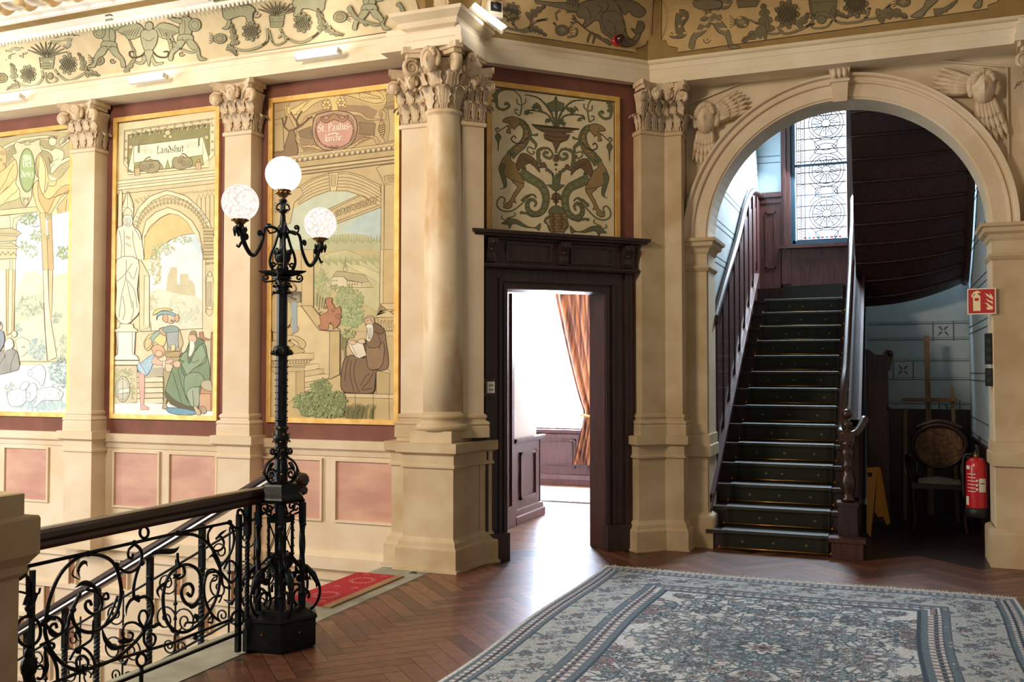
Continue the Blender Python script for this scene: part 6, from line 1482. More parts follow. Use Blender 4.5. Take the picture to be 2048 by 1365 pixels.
A.F('#c9b07a','455 790 590 790 600 770 580 755 470 760',4,LN); A.F('#ddcf95','510 705 545 700 545 750 512 755',0,LN); A.F('#b89c66','470 770 580 760 575 800 480 805',4,LN); A.F('#d8c6a4','465 860 520 870 525 915 480 928 465 900',4,LN)
# monk in green on a chair
A.F('#b77f55','845 600 875 595 890 620 865 650 860 800 860 1250 835 1250 840 900 840 660',0,'#70482c',1.5); A.F('#b77f55','745 600 775 595 780 640 830 660 850 640 845 680 790 672 745 640',0,'#70482c',1.4); A.F('#c9c9a0','780 672 838 672 835 990 790 990'); A.F('#c98d5e','745 1060 850 1060 850 1110 745 1110',0,'#70482c'); A.F('#d3a77c','745 1110 838 1110 838 1250 745 1250',0,'#70482c')
A.F('#7f9871','680 660 760 665 800 720 810 790 830 880 830 980 800 1030 760 1060 735 1200 735 1250 620 1240 520 1190 470 1130 465 1080 500 960 530 880 560 860 590 820 590 780 620 770 640 740',3,'#46573e',2.0)
A.F('#93a983','600 790 640 760 700 770 760 700 800 780 790 850 700 900 640 960 610 940 595 870 620 840 590 830',3,'#46573e',1.7); A.F('#6b835f','600 870 640 950 620 960 590 900',0,'#46573e'); A.F('#8aa27c','630 960 720 930 780 970 790 1040 740 1060 700 1200 640 1150 620 1060',3,'#46573e',1.6); A.F('#a8b597','640 1100 740 1050 735 1240 700 1250',3,'#46573e',1.2)
A.F('#6c6547','465 1085 540 1160 640 1210 735 1215 735 1250 620 1245 510 1195 463 1130',0,'#46573e',1.4); A.F('#748c67','670 650 720 640 790 680 760 700 720 740 690 800 660 860 650 780',4,'#46573e',1.6)
A.E('#dcb790',690,650,34,42,LN); A.F('#a58a68','665 620 680 590 715 595 722 640 700 620',4,LN); A.F('#efe8d4','668 670 700 680 705 730 680 790 655 800 665 720',4,'#8d8470',1.3); A.F('#e2bd98','530 850 570 835 590 860 575 890 540 885',4,LN); A.E('#4b3a2a',678,648,2.5,2.5)
for p in ('660 800 690 850 740 830','700 900 760 860 800 800','520 920 560 1050 600 1180','570 900 600 1040 660 1180','800 1000 760 1040 700 1060','690 1080 700 1200'): A.S('#46573e',1.4,p)
A.F('#d2bd97','700 1200 750 1250 755 1280 720 1275',4,LN); A.F('#b9a884','760 1210 800 1230 800 1265 765 1270',4,LN); A.F('#6ea3bd','480 1225 560 1225 660 1240 715 1260 700 1280 600 1285 500 1265 475 1240',4,'#3a6478',1.7)
A.F('#bcb694','765 1010 830 995 850 1040 845 1090 770 1060',4,LN)
A.build('canvas', t)
# ---------------------------------------------------------------- mural 3: St. Paulus Kirche
t, A = mural('mural lettered St. Paulus kirche with a brown-robed monk reading, behind the lamp post', 0, '#cbb27c', -4.905, -3.642)
A.at_(3.9,530,150)
A.F('#b79a62','75 200 1042 80 1042 530 75 620')
A.F('#c3a466','170 270 200 210 320 190 540 165 700 130 900 95 940 120 945 230 900 300 905 350 880 430 940 520 900 545 600 580 250 610 250 440 200 350',0,LN,1.5)
A.F('#a07f52','360 300 560 230 800 240 880 280 850 340 860 480 700 560 300 600 260 500 380 420')
def gold(p, w, tt=5, s_=1): A.acanthus('#d9bc6a','#5f451f',p,w,tt,s_)
A.S('#d9bc6a',14,'180 250 185 290 230 300 300 280 360 230 430 190 520 180 545 250 540 290'); A.S('#5f451f',1.6,'170 250 175 300 230 312 310 290 370 238 440 202 510 192'); A.S('#d9bc6a',14,'550 220 580 165 640 150 740 180 850 210 920 200 935 160 910 150 900 180'); A.S('#5f451f',1.6,'560 220 590 175 640 162 740 192 850 222 925 212')
gold('200 290 250 260 330 200',26,7); gold('820 130 900 150 930 200',26,6,1); gold('740 150 820 160 900 180',20,6); gold('620 170 600 220 640 250',20,4); gold('470 190 490 240 460 260',20,4)
for c_ in ((480,235),(595,215)): 
    for k in range(6): A.E('#dcbf70',c_[0]+24*math.cos(k*1.05),c_[1]+24*math.sin(k*1.05),14,14,'#5f451f',1.2)
    A.E('#c9a452',c_[0],c_[1],10,10,'#5f451f')
for p in ('560 590 640 570 700 540 760 500 840 490','520 590 440 580 360 560 290 560 250 530','640 290 740 300 800 340 920 350','920 350 925 300 905 290 900 320','400 320 330 340 280 400 200 440','880 540 850 490 780 480'): A.acanthus('#c5a465','#5f451f',p,15,8)
A.F('#b98f6a','390 330 440 300 540 280 640 290 700 330 720 420 690 520 620 575 540 590 450 580 390 520 370 430',4,'#4f3a1c',2.2); A.F('#c98f78','410 350 470 320 540 345 620 320 680 350 690 420 660 520 600 560 540 570 470 560 420 500 400 420',4,'#6b3f2e',1.6)
for k in range(30):
    a = k*2*PI/30; A.acanthus('#b98f58','#4f3a1c','%d %d %d %d'%(545+155*math.cos(a),440+135*math.sin(a),545+150*math.cos(a+.22),440+130*math.sin(a+.22)),9,2)
A.F('#a47a48','440 330 480 350 540 300 600 345 650 310 640 350 600 370 540 350 480 375 445 360',4,'#4f3a1c',1.5); A.spiral('#4f3a1c',1.6,525,565,18,0,1.3); A.spiral('#4f3a1c',1.6,560,560,18,PI,-1.3)
text(A,'St. Paulus-',416,447,1,-.11,37,'#f4ead2',7.5); text(A,'kirche.',474,520,1,-.10,33,'#f4ead2',7); A.S('#f4ead2',2,'490 470 540 455 580 462')
A.F('#8f7247','735 370 865 380 850 470 730 460 745 415',0,LN,1.6); A.F('#8f7247','260 440 360 400 365 500 270 480',0,LN,1.6)
A.F('#b99655','905 360 930 380 935 440 915 490 895 440 895 390',4,LN); 
for k in range(5): A.S('#5f451f',2,[(897,400+18*k),(932,388+18*k)],0)
# stag at the left
A.F('#8d6f47','80 600 140 600 160 540 180 480 190 440 215 425 240 470 235 500 260 580 240 640 200 660 80 650',3,'#4f3a1c',1.7)
for p in ('190 440 150 400 130 330 90 300','150 400 165 350 170 320','135 340 110 330 80 330','225 430 300 380 370 320','255 410 250 350 290 280','300 380 330 350 340 330','270 400 230 340 200 290'): A.S('#6b5130',4,p)
# column right top, cornices
A.F('#a9925c','945 150 1042 140 1042 200 950 220',0,LN,1.4); A.F('#b9a068','935 235 1042 215 1042 250 1000 260 970 275 940 262',0,LN,1.3); A.F('#c2aa70','960 272 1042 258 1042 500 960 520 975 400',0,LN,1.4); A.F('#c8b078','940 530 1042 510 1042 545 940 550',0,LN); A.F('#b89d63','75 290 155 270 160 330 75 350',0,LN); A.F('#b89d63','75 390 140 380 150 590 75 600',0,LN)
for k in range(7): A.E('#a08754',950+16*k,255-3*k,7,14,LN,1)
for y, hh, c in ((600,45,'#cdb578'),(655,45,'#bda266'),(705,24,'#d1b97f'),(735,20,'#c1a86e'),(760,26,'#c9b075')): A.F(c,[(75,y+48),(1042,y-75),(1042,y-75+hh),(75,y+48+hh)],0,LN,1.4)
for k in range(22): x = 150+41*k; A.E('#cdb883',x,700-(x-75)*.128-15,15,18,LN,1.3); A.S(LN,1.1,[(x+20,666-(x-75)*.128),(x+20,705-(x-75)*.128)],0)
A.F('#c5ab70','60 840 1042 690 1042 1365 60 1365')
# arch with keystone
A.F('#cfb77b','200 960 260 880 370 810 500 765 640 755 760 790 900 860 908 960 905 1040 780 950 640 905 500 905 380 950 270 1010 230 1080 60 1100 60 960',0,LN,1.6)
for o in (0,28,55,80,105): A.S(LN,1.4,[(255,915+o*.9),(330,850+o*.95),(430,800+o),(540,775+o),(660,775+o),(780,815+o),(860,858+o),(908,890+o)])
A.F('#d8c188','500 768 575 762 560 905 512 908',0,LN,1.6); A.F('#c2a869','515 782 558 778 548 870 522 875',0,LN,1.2)
A.F('#c5cdb0','270 1015 380 955 500 910 640 910 780 955 905 1045 908 1365 70 1365 100 1150'); A.F('#b8ccc4','600 1200 800 1080 905 1045 905 1300 700 1260'); A.F('#cbb378','470 1060 740 935 860 1000 905 1035 540 1170 490 1130',0,LN,1.5)
for k in range(9): A.spiral(LN,1.4,560+38*k,1085-13*k,20,k,1.4); A.acanthus('#bfa468',LN,'%d %d %d %d %d %d'%(545+38*k,1110-13*k,560+38*k,1060-13*k,585+38*k,1060-14*k),8,3,(-1)**k)
A.S(LN,1.3,'480 1075 750 942'); A.S(LN,1.3,'545 1150 900 1015')
A.F('#cbb378','870 730 905 708 1042 690 1042 860 930 860 910 800',0,LN,1.5); A.F('#bfa56a','930 790 1042 770 1042 830 935 850',0,LN,1.2)
for k in range(8): A.E('#c9b378',985+20*math.cos(k*.785),805+16*math.sin(k*.785),9,9,LN,1)
A.F('#cdb67c','908 860 930 860 930 1365 905 1365',0,LN,1.3); A.F('#c9b077','935 860 1042 850 1042 1365 930 1365',0,LN,1.3); A.F('#c8b078','60 900 280 880 300 930 230 1000 200 1160 60 1200',0,LN,1.4)
for k in range(8): A.spiral(LN,1.3,90+28*(k%4),1010+50*(k//4),20,k,1.4)
A.F('#b9b98a','480 1240 540 1250 620 1240 700 1240 800 1250 900 1330 905 1365 300 1365 330 1280',0)
for k in range(24): x = 380+22*k; A.F('#a3a672',[(x,1300+(k%3)*8),(x+9,1240+(k*37%23)),(x+20,1300+(k%3)*8)],0)
A.at_(3.793,530,500)
A.F('#c5b476','370 0 880 0 870 620 570 620 370 440'); A.F('#c9c088','420 60 500 20 620 0 760 60 870 150 870 470 760 420 700 300 420 330 370 250',0,'#9a8f5c',1.1); A.F('#d3c88f','600 90 740 120 870 180 870 260 780 200 640 130',0,'#9a8f5c',1.1)
for k in range(36): x = 390+14*k; A.F('#aaa972',[(x-8,90+(k%4)*10-k*.5),(x,20+(k*53%40)),(x+10,92+(k%4)*10)],0)
A.F('#b5a876','520 200 545 160 760 190 790 240 740 250 630 230 600 205 530 215',0,'#6d6038',1.3); A.F('#d8cb9d','495 230 520 205 600 205 625 235 625 285 510 275',0,'#6d6038',1.3); A.F('#cfc08c','625 235 735 250 735 288 625 285',0,'#6d6038',1.2); A.F('#c8b884','735 250 790 240 825 285 735 288',0,'#6d6038',1.2); A.F('#a59a68','600 160 612 50 622 160',0,'#6d6038',1.1); A.F('#c4b684','597 130 627 130 627 165 597 165',0,'#6d6038')
for x in (512,530,548,645,665,685,705): A.E('#6d6038',x,235 if x<600 else 262,4,6)
A.leaves(430,230,55,90,70,['#a9ac70','#b5b67c','#9ca266'],20); A.leaves(440,350,60,70,50,['#aaad72','#b7b981'],20); A.leaves(640,370,110,70,120,['#a3ab6c','#b1b77a','#949e62'],22); A.leaves(660,500,90,90,120,['#9fb06f','#aebb80','#8fa265'],22); A.leaves(580,290,90,26,30,['#a3ab6c'],16)
A.S('#8d8550',5,'610 600 605 700 610 830'); A.S('#8d8550',3,'590 620 585 760'); A.S('#8d8550',3,'640 600 620 680 612 740'); A.leaves(640,640,60,30,24,['#a3ab6c','#b1b77a'],18)
for p in ('400 330 395 430','420 350 410 460','440 360 430 440','460 370 445 450'): A.S('#9a8f5c',2,p)
A.F('#cdb272','280 0 372 0 372 430 285 430',0,LN,1.3); A.F('#c9ad6c','280 425 360 425 440 530 570 605 570 620 415 610',0,LN,1.5); A.F('#d8bf83','280 430 415 612 495 620 492 980 450 945 300 960 200 900 200 430',0,LN,1.3); A.F('#c7ab68','495 618 572 618 570 945 492 982',0,LN,1.5); A.S(LN,1.4,'415 612 572 615')
A.F('#b5733f','430 605 410 580 430 560 420 510 440 490 480 470 480 440 465 400 475 365 515 370 510 395 530 430 540 450 570 430 582 480 570 560 530 600 520 600 520 560 490 560 485 605',3,'#6b3f1c',1.7); A.spiral('#6b3f1c',1.6,560,500,28,0,1.3); A.spiral('#6b3f1c',1.5,520,460,16,0,1.3); A.S('#6b3f1c',1.5,'430 500 415 480 440 470'); A.E('#b5733f',460,437,9,9,'#6b3f1c',1)
for k in range(6):
    y = 865+38*k; x = 378+38*k; A.F(('#d9c288','#ccb377')[k%2],[(305,y+30*.5+ (k)*4),(x,y),(x+36,y+ 2),(x+36,y+34),(305,y+70)],0,LN,1.3)
A.F('#cbb071','300 1080 570 950 600 1000 600 1080',0,LN,1.2)
A.F('#d3ba7c','47 780 200 770 300 785 375 785 375 830 290 870 47 890',0,LN,1.5); A.F('#c5a966','47 840 360 830 300 880 47 890',0,LN,1.3)
for k in range(14): A.E('#cdb479',60+21*k,858-k*.6,9,15,LN,1.1)
A.F('#c9ae6e','47 890 310 890 300 925 47 925',0,LN,1.3); A.F('#cfb576','47 925 240 925 240 1290 47 1290',0,LN,1.2); A.F('#bfa35f','240 925 305 920 305 1090 240 1110',0,LN,1.4)
A.F('#c9ae6c','170 650 240 655 290 680 315 710 300 750 270 740 250 700 200 680 170 700',4,LN,1.6); A.F('#c2a763','47 700 170 690 260 740 300 780 47 790',3,LN,1.4); A.S(LN,1.5,'170 720 200 740 230 720'); A.F('#c4a866','170 600 250 580 255 620 180 650',3,LN,1.3); A.F('#bfa262','60 330 180 330 240 300 190 240 60 260',3,LN,1.3); A.F('#c4a866','60 350 180 350 200 560 60 620',3,LN,1.3)
A.F('#d6c08a','880 0 905 0 900 410 875 410',0,LN,1.2); A.F('#caad6a','905 0 1002 0 1000 410 900 410',0,LN,1.2); A.F('#d2b97d','875 410 1002 405 1002 450 880 460 850 500 845 515 1002 512',0,LN,1.4); A.F('#c9ad6c','860 515 1002 512 1002 618 860 618',0,LN,1.4)
for k in range(5): A.acanthus('#d6c08a',LN,'%d 612 %d 570 %d 535'%(880+28*k,872+28*k,890+28*k),9,3,(-1)**k)
A.F('#d2b97d','860 620 1002 618 1002 655 870 655',0,LN,1.3); A.F('#c8ae70','900 655 1002 655 1002 1095 900 1095')
A.F('#d9c28a','280 1085 600 1090 1002 1098 1002 1130 240 1112',0,LN,1.4); A.F('#c6ab6a','240 1112 1002 1130 1002 1295 47 1280',0,LN,1.3)
for x in (690,825,945): A.S(LN,1.5,[(x,1098),(x+4,1295)],0)
A.F('#bfa464','850 915 950 920 950 1095 850 1095',0,LN,1.6); A.F('#cdb377','850 915 940 905 955 925 950 940',0,LN)
# monk in brown
R_b = '#866640'
A.F(R_b,'830 560 880 575 915 620 925 700 940 800 940 890 900 915 850 925 840 1000 820 1085 700 1088 600 1075 580 1010 590 900 610 830 660 800 720 820 790 810 770 740 765 690 800 690 820 640',3,'#3f2c18',2.2)
A.F('#94734a','770 690 790 740 860 740 900 700 910 780 890 880 840 910 790 900 775 820',3,'#3f2c18',1.8); A.F('#75572f','830 560 880 575 910 615 880 640 830 620 815 600',3,'#3f2c18',1.8)
for p in ('700 830 680 900 690 1000 720 1080','640 820 620 900 610 1000','830 930 790 1000 740 1060 820 1050','860 640 880 700 870 760','790 900 820 915 870 910','660 840 650 940 680 1080','800 940 770 960 730 1030'): A.S('#3f2c18',1.6,p)
A.F('#e2d8bb','630 700 745 705 775 800 720 825 690 810 655 760',0,LN,1.5); A.S(LN,1.1,'660 720 700 800'); A.F('#d6b88a','632 690 680 690 700 710 660 720',4,LN); A.F('#d6b88a','705 690 750 675 765 705 730 712',4,LN)
A.E('#cfae80',795,545,34,44,LN,1.5); A.F('#c3a278','770 520 790 500 830 515 832 560 815 545 800 515',4,LN); A.F('#e6e0cc','775 570 820 570 825 640 800 695 775 680 780 620',4,'#75674a',1.4); A.S(LN,2,'778 540 790 538'); A.S(LN,1.5,'780 555 770 570')
for k in range(5): A.S('#9c9074',1.1,[(782+8*k,590),(785+7*k,640),(790+3*k,680)])
# bush and grass
A.leaves(430,1060,70,75,120,['#8f9c5a','#a0aa68','#7f8d50'],22,'#6a7440'); A.leaves(330,1160,100,75,150,['#8f9c5a','#a0aa68','#7f8d50','#aab475'],22,'#6a7440'); A.leaves(530,1150,90,75,130,['#8f9c5a','#a0aa68','#7f8d50'],22,'#6a7440'); A.leaves(450,1230,160,50,150,['#8f9c5a','#a0aa68','#7f8d50'],22,'#6a7440')
for k in range(60): x = 600+A.rnd.random()*220; A.S('#6f713c',1.2,[(x,1280),(x+8,1240-A.rnd.random()*60),(x+24,1215-A.rnd.random()*50)],3)
A.build('canvas', t)
# ---------------------------------------------------------------- grotesque panel over the door
tB = thing('mural', 'cream mural of two green and gold dragons beside a planted urn, above the dark door', 'mural', tuple(B(.6,-.03,3.2)))
def bq(mb, s0, s1, z0, z1, d0, d1, col=None): mb.obox(B(s0,-.03+d0,z0), EB*(s1-s0), NB*(d1-d0), V((0,0,z1-z0)), col=col)
fr_ = MB()
for a in ((-.02,.02,2.6,3.83),(1.16,1.20,2.6,3.83),(.02,1.16,3.79,3.83)): bq(fr_, *a, 0, .02)
fr_.build('gilt_frame', M['gold'], tB)
A = Art(mapB); bq(A.mb, .02, 1.16, 2.6, 3.79, -.001, .001, lin('#e8d5a4'))
for a in ((.022,.030,2.6,3.788),(1.15,1.158,2.6,3.788),(.022,1.158,3.780,3.788)): bq(A.mb, *a, .0, .0014, lin('#33241a'))
A.at_(4.015,965,150)
GR, GD, BR, DL = '#727448', '#a3823e', '#7b582f', '#3e3a22'
def mir(t):  # mirrored partner, following the panel's perspective
    out = []
    for x, y in nums(t):
        k = (x-588)/ (588-105); xx = 588+(588-x)*.93; out.append((xx, y+(-.0)+(588-x)*.17*(1 if True else 0)))
    return out
def both(fn):
    fn(lambda t: nums(t)); fn(mir)
def wstr(P): return ' '.join('%g %g'%p for p in P)
def dragon(m):
    tail = wstr(m('300 780 380 830 470 890 510 980 490 1080 430 1120 370 1090 360 1030 400 1000 430 1030 415 1060'))
    P = cat([(x,y,0) for x,y in nums(tail)], 5)
    for w_, c in ((74,DL),(66,GR)): A.S(c, w_/4.0*.62, [(p.x,p.y) for p in P], 0, False) if 0 else None
    n = len(P)
    for i in range(n-1):
        pass
    seq = [(p.x,p.y) for p in P]
    def thick(seq, w0, w1, col):
        n = len(seq); L = []; R = []
        for i,(x,y) in enumerate(seq):
            a, b = seq[max(i-1,0)], seq[min(i+1,n-1)]; dx, dy = b[0]-a[0], b[1]-a[1]; d = math.hypot(dx,dy) or 1; w_ = w0+(w1-w0)*i/(n-1)
            L.append((x-dy/d*w_,y+dx/d*w_)); R.append((x+dy/d*w_,y-dx/d*w_))
        h = A.h(); vs = [A.map(*A.px(p),h) for p in L+R]; A.mb.add(vs, [(i,i+1,n+i+1,n+i) for i in range(n-1)], col=lin(col))
    thick(seq, 42, 8, DL); thick(seq, 38, 6, GR); thick(seq[:int(n*.7)], 14, 5, '#848455')
    for i in range(2, n-12, 3):
        x, y = seq[i]; A.S(DL, 1.4, [(x-16,y+6),(x,y-8),(x+16,y+4)])
    A.F(GD, m('215 620 180 650 140 720 150 800 210 830 270 870 330 880 320 830 290 780 270 720 230 690 225 640'), 4, DL, 1.6)
    A.F(GR, m('140 720 130 760 150 830 170 900 140 915 190 900 190 840 170 790 180 720'), 4, DL, 1.3)
    neck = [(p.x,p.y) for p in cat([(x,y,0) for x,y in m('220 650 270 600 320 560 350 500 350 430 310 380 250 365')],5)]
    thick(neck, 40, 24, DL); thick(neck, 36, 21, GR); thick(neck[4:], 16, 8, GD)
    for i in range(2, len(neck)-3, 3): x, y = neck[i]; A.S(DL,1.3,[(x-14,y-6),(x,y+6),(x+18,y-2)])
    A.F(GD, m('160 370 190 345 240 335 290 350 300 390 270 420 250 440 240 420 220 440 225 470 190 460 205 430 200 410 230 395 190 385'), 3, DL, 1.7); A.E('#2a1c10', *m('215 368')[0], 5, 4)
    A.S(DL,2.2,m('200 405 150 440 120 460')); A.S(GR,4,m('120 460 105 440 120 425 135 440')); A.F(GR,m('122 465 100 500 120 540 125 620 132 540 150 500'),3,DL,1.2)
    A.F(GR, m('330 380 380 430 400 480 440 470 440 490 390 490 420 530 440 560 420 600 420 560 380 520 370 460'), 3, DL, 1.2); A.S(GR,4,m('420 600 370 580 360 610 400 640 415 620 400 620'))
    A.S(DL,3,m('360 500 330 540 270 550 230 520 250 490 270 510'))
    A.F(BR, m('270 720 300 640 340 630 400 660 440 710 460 785 420 740 380 710 340 730 350 760 310 750 290 770'), 3, DL, 1.6)
    for k in range(4): A.S(DL,1.2,m('%d %d %d %d'%(310+24*k,650+8*k,350+24*k,700+14*k)))
    A.F(GD, m('250 850 330 880 310 920 260 990 270 1030 240 1020 235 1060 200 1075 165 1060 190 1030 220 1010 250 950 280 900 240 860'), 3, DL, 1.6)
    A.S(GR,4,m('165 1040 180 1000 150 980 120 1010 120 1060 170 1095 240 1090 310 1040 350 1000 400 960 430 980')); A.acanthus(GR,DL,wstr(m('310 1010 350 975 400 960 435 990')),9,4)
    A.acanthus(GR,DL,wstr(m('300 1110 350 1115 400 1140 460 1130')),9,4,-1)
    A.acanthus(GR,DL,wstr(m('110 220 115 150 180 115 250 125')),20,6,-1); A.S(GR,7,m('110 200 120 260 170 280 215 250 190 225 180 245'));A.S(GR,3,m('250 125 300 170 315 230'))
    A.S(GR,3.5,m('315 240 310 280 300 330')); A.S(GR,3,m('275 190 280 230 315 240 345 220 345 190')); A.S(GR,3,m('300 330 260 300 265 275 285 285'))
    A.F(GR, m('150 1195 190 1170 200 1150 280 1165 360 1215 420 1225 465 1190 455 1250 420 1232 340 1225 250 1195 215 1235 205 1205'), 3, DL, 1.2); A.S(GR,3,m('190 1170 150 1150 160 1130')); A.S(GR,3,m('200 1150 260 1130 255 1105'))
    A.acanthus(GR,DL,wstr(m('450 720 440 620 470 590 530 590 570 640')),15,7,1); A.S(GR,8,m('570 640 540 670 495 650 500 620 530 630')); A.F(BR,m('450 745 490 700 515 740 480 745'),3,DL); A.acanthus(GR,DL,wstr(m('510 750 560 790 580 850')),12,4)
    A.acanthus(GR,DL,wstr(m('585 410 540 290 450 190 340 160')),8,9,1); A.acanthus(GR,DL,wstr(m('575 410 520 320 430 290 350 290 340 320')),6,8,1); A.leaves(*m('450 260')[0],40,24,9,[GR,'#5d6c36'],30,DL); A.leaves(*m('370 310')[0],26,16,6,[GR],20,DL); A.leaves(*m('520 370')[0],26,22,8,[GR],18,DL)
both(dragon)
A.F(GR,'588 170 600 210 655 230 640 290 600 290 590 410 580 290 540 295 515 230 570 210',0,DL,1.5); A.S(DL,1.3,'588 180 588 400')
A.F(BR,'395 395 400 405 520 425 770 440 775 430 650 470 700 480 690 500 680 520 620 545 600 590 580 590 560 540 500 515 490 480 510 470 430 430',0,DL,1.8)
for p in ('400 400 590 425 770 435','440 435 590 460 730 462','490 478 590 500 690 500','505 515 590 535 670 528'): A.S(DL,1.6,p)
for y, r in ((600,9),(620,7),(650,12),(680,22),(720,12),(760,7)): A.E(BR,588,y,r,r*.8,DL,1.3)
A.F(GR,'560 790 580 830 590 780 600 830 630 790 615 880 660 885 640 900 600 930 575 930 540 900 510 885 560 880',0,DL,1.5); A.E(BR,590,975,34,26,DL,1.5); A.F(BR,'545 990 635 990 625 1003 555 1003',0,DL); A.E(BR,588,1018,20,12,DL); A.S(DL,3,[(588,930),(588,1050)],0)
A.F(GR,'590 1050 640 1070 660 1110 600 1140 530 1110 545 1070',3,DL,1.4)
for k in range(34): A.E(('#96702e','#7d5c26','#a6803a')[k%3],545+ (k%6)*22+(k//6%2)*10,1130+(k//6)*24,15,15,DL,1.1)
A.acanthus(GR,DL,'540 1140 500 1170 520 1200 540 1260',8,3); A.acanthus(GR,DL,'650 1160 680 1200 660 1240 640 1270',8,3,-1)
A.build('canvas', tB)
# ================================================================== friezes on the cove
OC, DK_, FG, FL_ = '#b08f4c', '#5f4a28', '#8d7c4e', '#43351b'
def frieze(label, path_a, nrm, border, ground, draw, name='painted_frieze'):
    A = Art(cove_map(path_a, nrm), True); A.F(ground, border, 0, '#4c3a1e', 2.2); draw(A); o = A.build(name); return tag(o, label, 'painting')
def pinecone(A, x, y, r, col, ln=FL_):
    A.E(col, x, y, r*.85, r*1.1, ln, 1.6)
    for k in range(-3,4): A.S(ln,1.1,[(x+k*r*.25-r*.4,y-r*(1-abs(k)*.12)),(x+k*r*.25+r*.4,y+r*(1-abs(k)*.12))]); A.S(ln,1.1,[(x+k*r*.25+r*.4,y-r*(1-abs(k)*.12)),(x+k*r*.25-r*.4,y+r*(1-abs(k)*.12))])
    for k in range(9): a = k*.7; A.E(col, x+r*.95*math.cos(a), y+r*1.15*math.sin(a), r*.22, r*.22, ln, 1)
def pomeg(A, x, y, r, col, s_=1, ln=FL_):
    A.E(col,x,y,r,r*.8,ln,1.6); A.E('#a8935a',x,y,r*.6,r*.45,ln,1.1)
    for k in range(-2,3): A.S(ln,1,[(x+k*r*.2,y-r*.4),(x+k*r*.22,y+r*.4)]); A.S(ln,1.5,[(x-s_*r*.9,y+k*r*.15),(x-s_*r*1.7,y+k*r*.45-r*.1)])
def oak(A, pts, col, w, ln=FL_): A.acanthus(col, ln, pts, w, 4, 1); A.acanthus(col, ln, pts, w, 4, -1); A.S(ln,1.1,pts)
def warrior(A, x, y, s_, k, col, ln=FL_):
    q = lambda t: [(x+s_*k*a, y+k*b) for a, b in nums(t)]
    A.F(col,q('-10 -60 20 -62 34 -40 30 -10 24 10 -14 12 -20 -20'),4,ln,1.7); A.F(col,q('-18 10 26 8 36 30 10 40 -26 34'),4,ln,1.5)
    A.F(col,q('10 34 34 30 60 66 66 96 92 108 60 112 46 76 22 62'),3,ln,1.6); A.F(col,q('-24 30 4 36 -16 66 -40 84 -46 112 -62 108 -54 76 -36 54'),3,ln,1.6)
    A.E(col,x+s_*k*4,y-k*76,k*13,k*15,ln,1.5); A.S(ln,3,q('-14 -90 0 -98 20 -94')); A.F(col,q('-12 -54 -46 -60 -70 -78 -78 -72 -50 -48 -12 -36'),3,ln,1.5); A.E(col,x+s_*k*42,y-k*30,k*24,k*26,ln,1.7); A.E(col,x+s_*k*42,y-k*30,k*14,k*16,ln,1.1)
    A.S(ln,1.3,q('0 -50 4 -20 0 6')); A.S(ln,1.3,q('-10 20 0 30 20 26')); A.spiral(ln,2,x-s_*k*10,y+k*86,k*12,0,1.2)
def griffin(A, x, y, s_, k, col, ln=FL_):
    q = lambda t: [(x+s_*k*a, y+k*b) for a, b in nums(t)]
    A.F(col,q('-50 -10 -20 -30 30 -30 60 -50 90 -62 110 -50 120 -44 96 -34 84 -10 80 20 60 34 20 20 -10 20 -20 44 -44 50 -40 20'),4,ln,1.8)
    A.F(col,q('-10 -28 -30 -60 10 -76 50 -66 80 -70 50 -44 20 -28'),3,ln,1.6)
    for i in range(5): A.S(ln,1.2,q('%g -32 %g -52 %g -62'%(-4+9*i,-10+14*i,2+14*i)))
    A.S(ln,2,q('98 -48 130 -52 140 -46')); A.F(col,q('60 34 70 60 86 70 60 72 48 40'),3,ln,1.4); A.spiral(ln,2,x-s_*k*54,y+k*8,k*20,0,1.3)
def basket(A, x, y, k, col, ln=FL_):
    A.F(col,[(x-26*k,y-20*k),(x+28*k,y-24*k),(x+22*k,y+22*k),(x-20*k,y+24*k)],0,ln,1.7)
    for i in range(5): A.S(ln,1.1,[(x-24*k,y+(-14+9*i)*k),(x+24*k,y+(-17+9*i)*k)],0)
    for i in range(10): a = PI*.15+i*.26; A.acanthus(col,ln,'%g %g %g %g'%(x,y-20*k,x-74*k*math.cos(a),y-20*k-52*k*math.sin(a)),6*k,3,(-1)**i)
def winged(A, x, y, k, col, ln=FL_):
    q = lambda t, s_=1: [(x+s_*k*a, y+k*b) for a, b in nums(t)]
    for s_ in (-1,1):
        A.F(col,q('16 -30 40 -56 80 -50 110 -30 84 -16 70 0 40 -6',s_),3,ln,1.6)
        for i in range(7): A.S(ln,1.1,q('%g %g %g %g'%(30+9*i,-42+2*i,46+9*i,-8-i),s_))
        A.S(ln,4,q('10 40 30 60 60 62 66 44 50 44',s_)); A.acanthus(col,ln,wstr(q('8 60 24 84 50 80',s_)),8*k,3)
    A.F(col,q('-24 -30 24 -32 28 6 10 40 -12 42 -26 6'),4,ln,1.8); A.E(col,x,y-46*k,14*k,15*k,ln,1.6); A.S(ln,1.4,q('-22 -6 0 6 24 -10')); A.F(col,q('-14 40 14 40 6 70 0 96 -8 70'),3,ln,1.4)
def vine(A, pts, col, w=4.5): A.S(FL_,w+1.6,pts); A.S(col,w,pts)
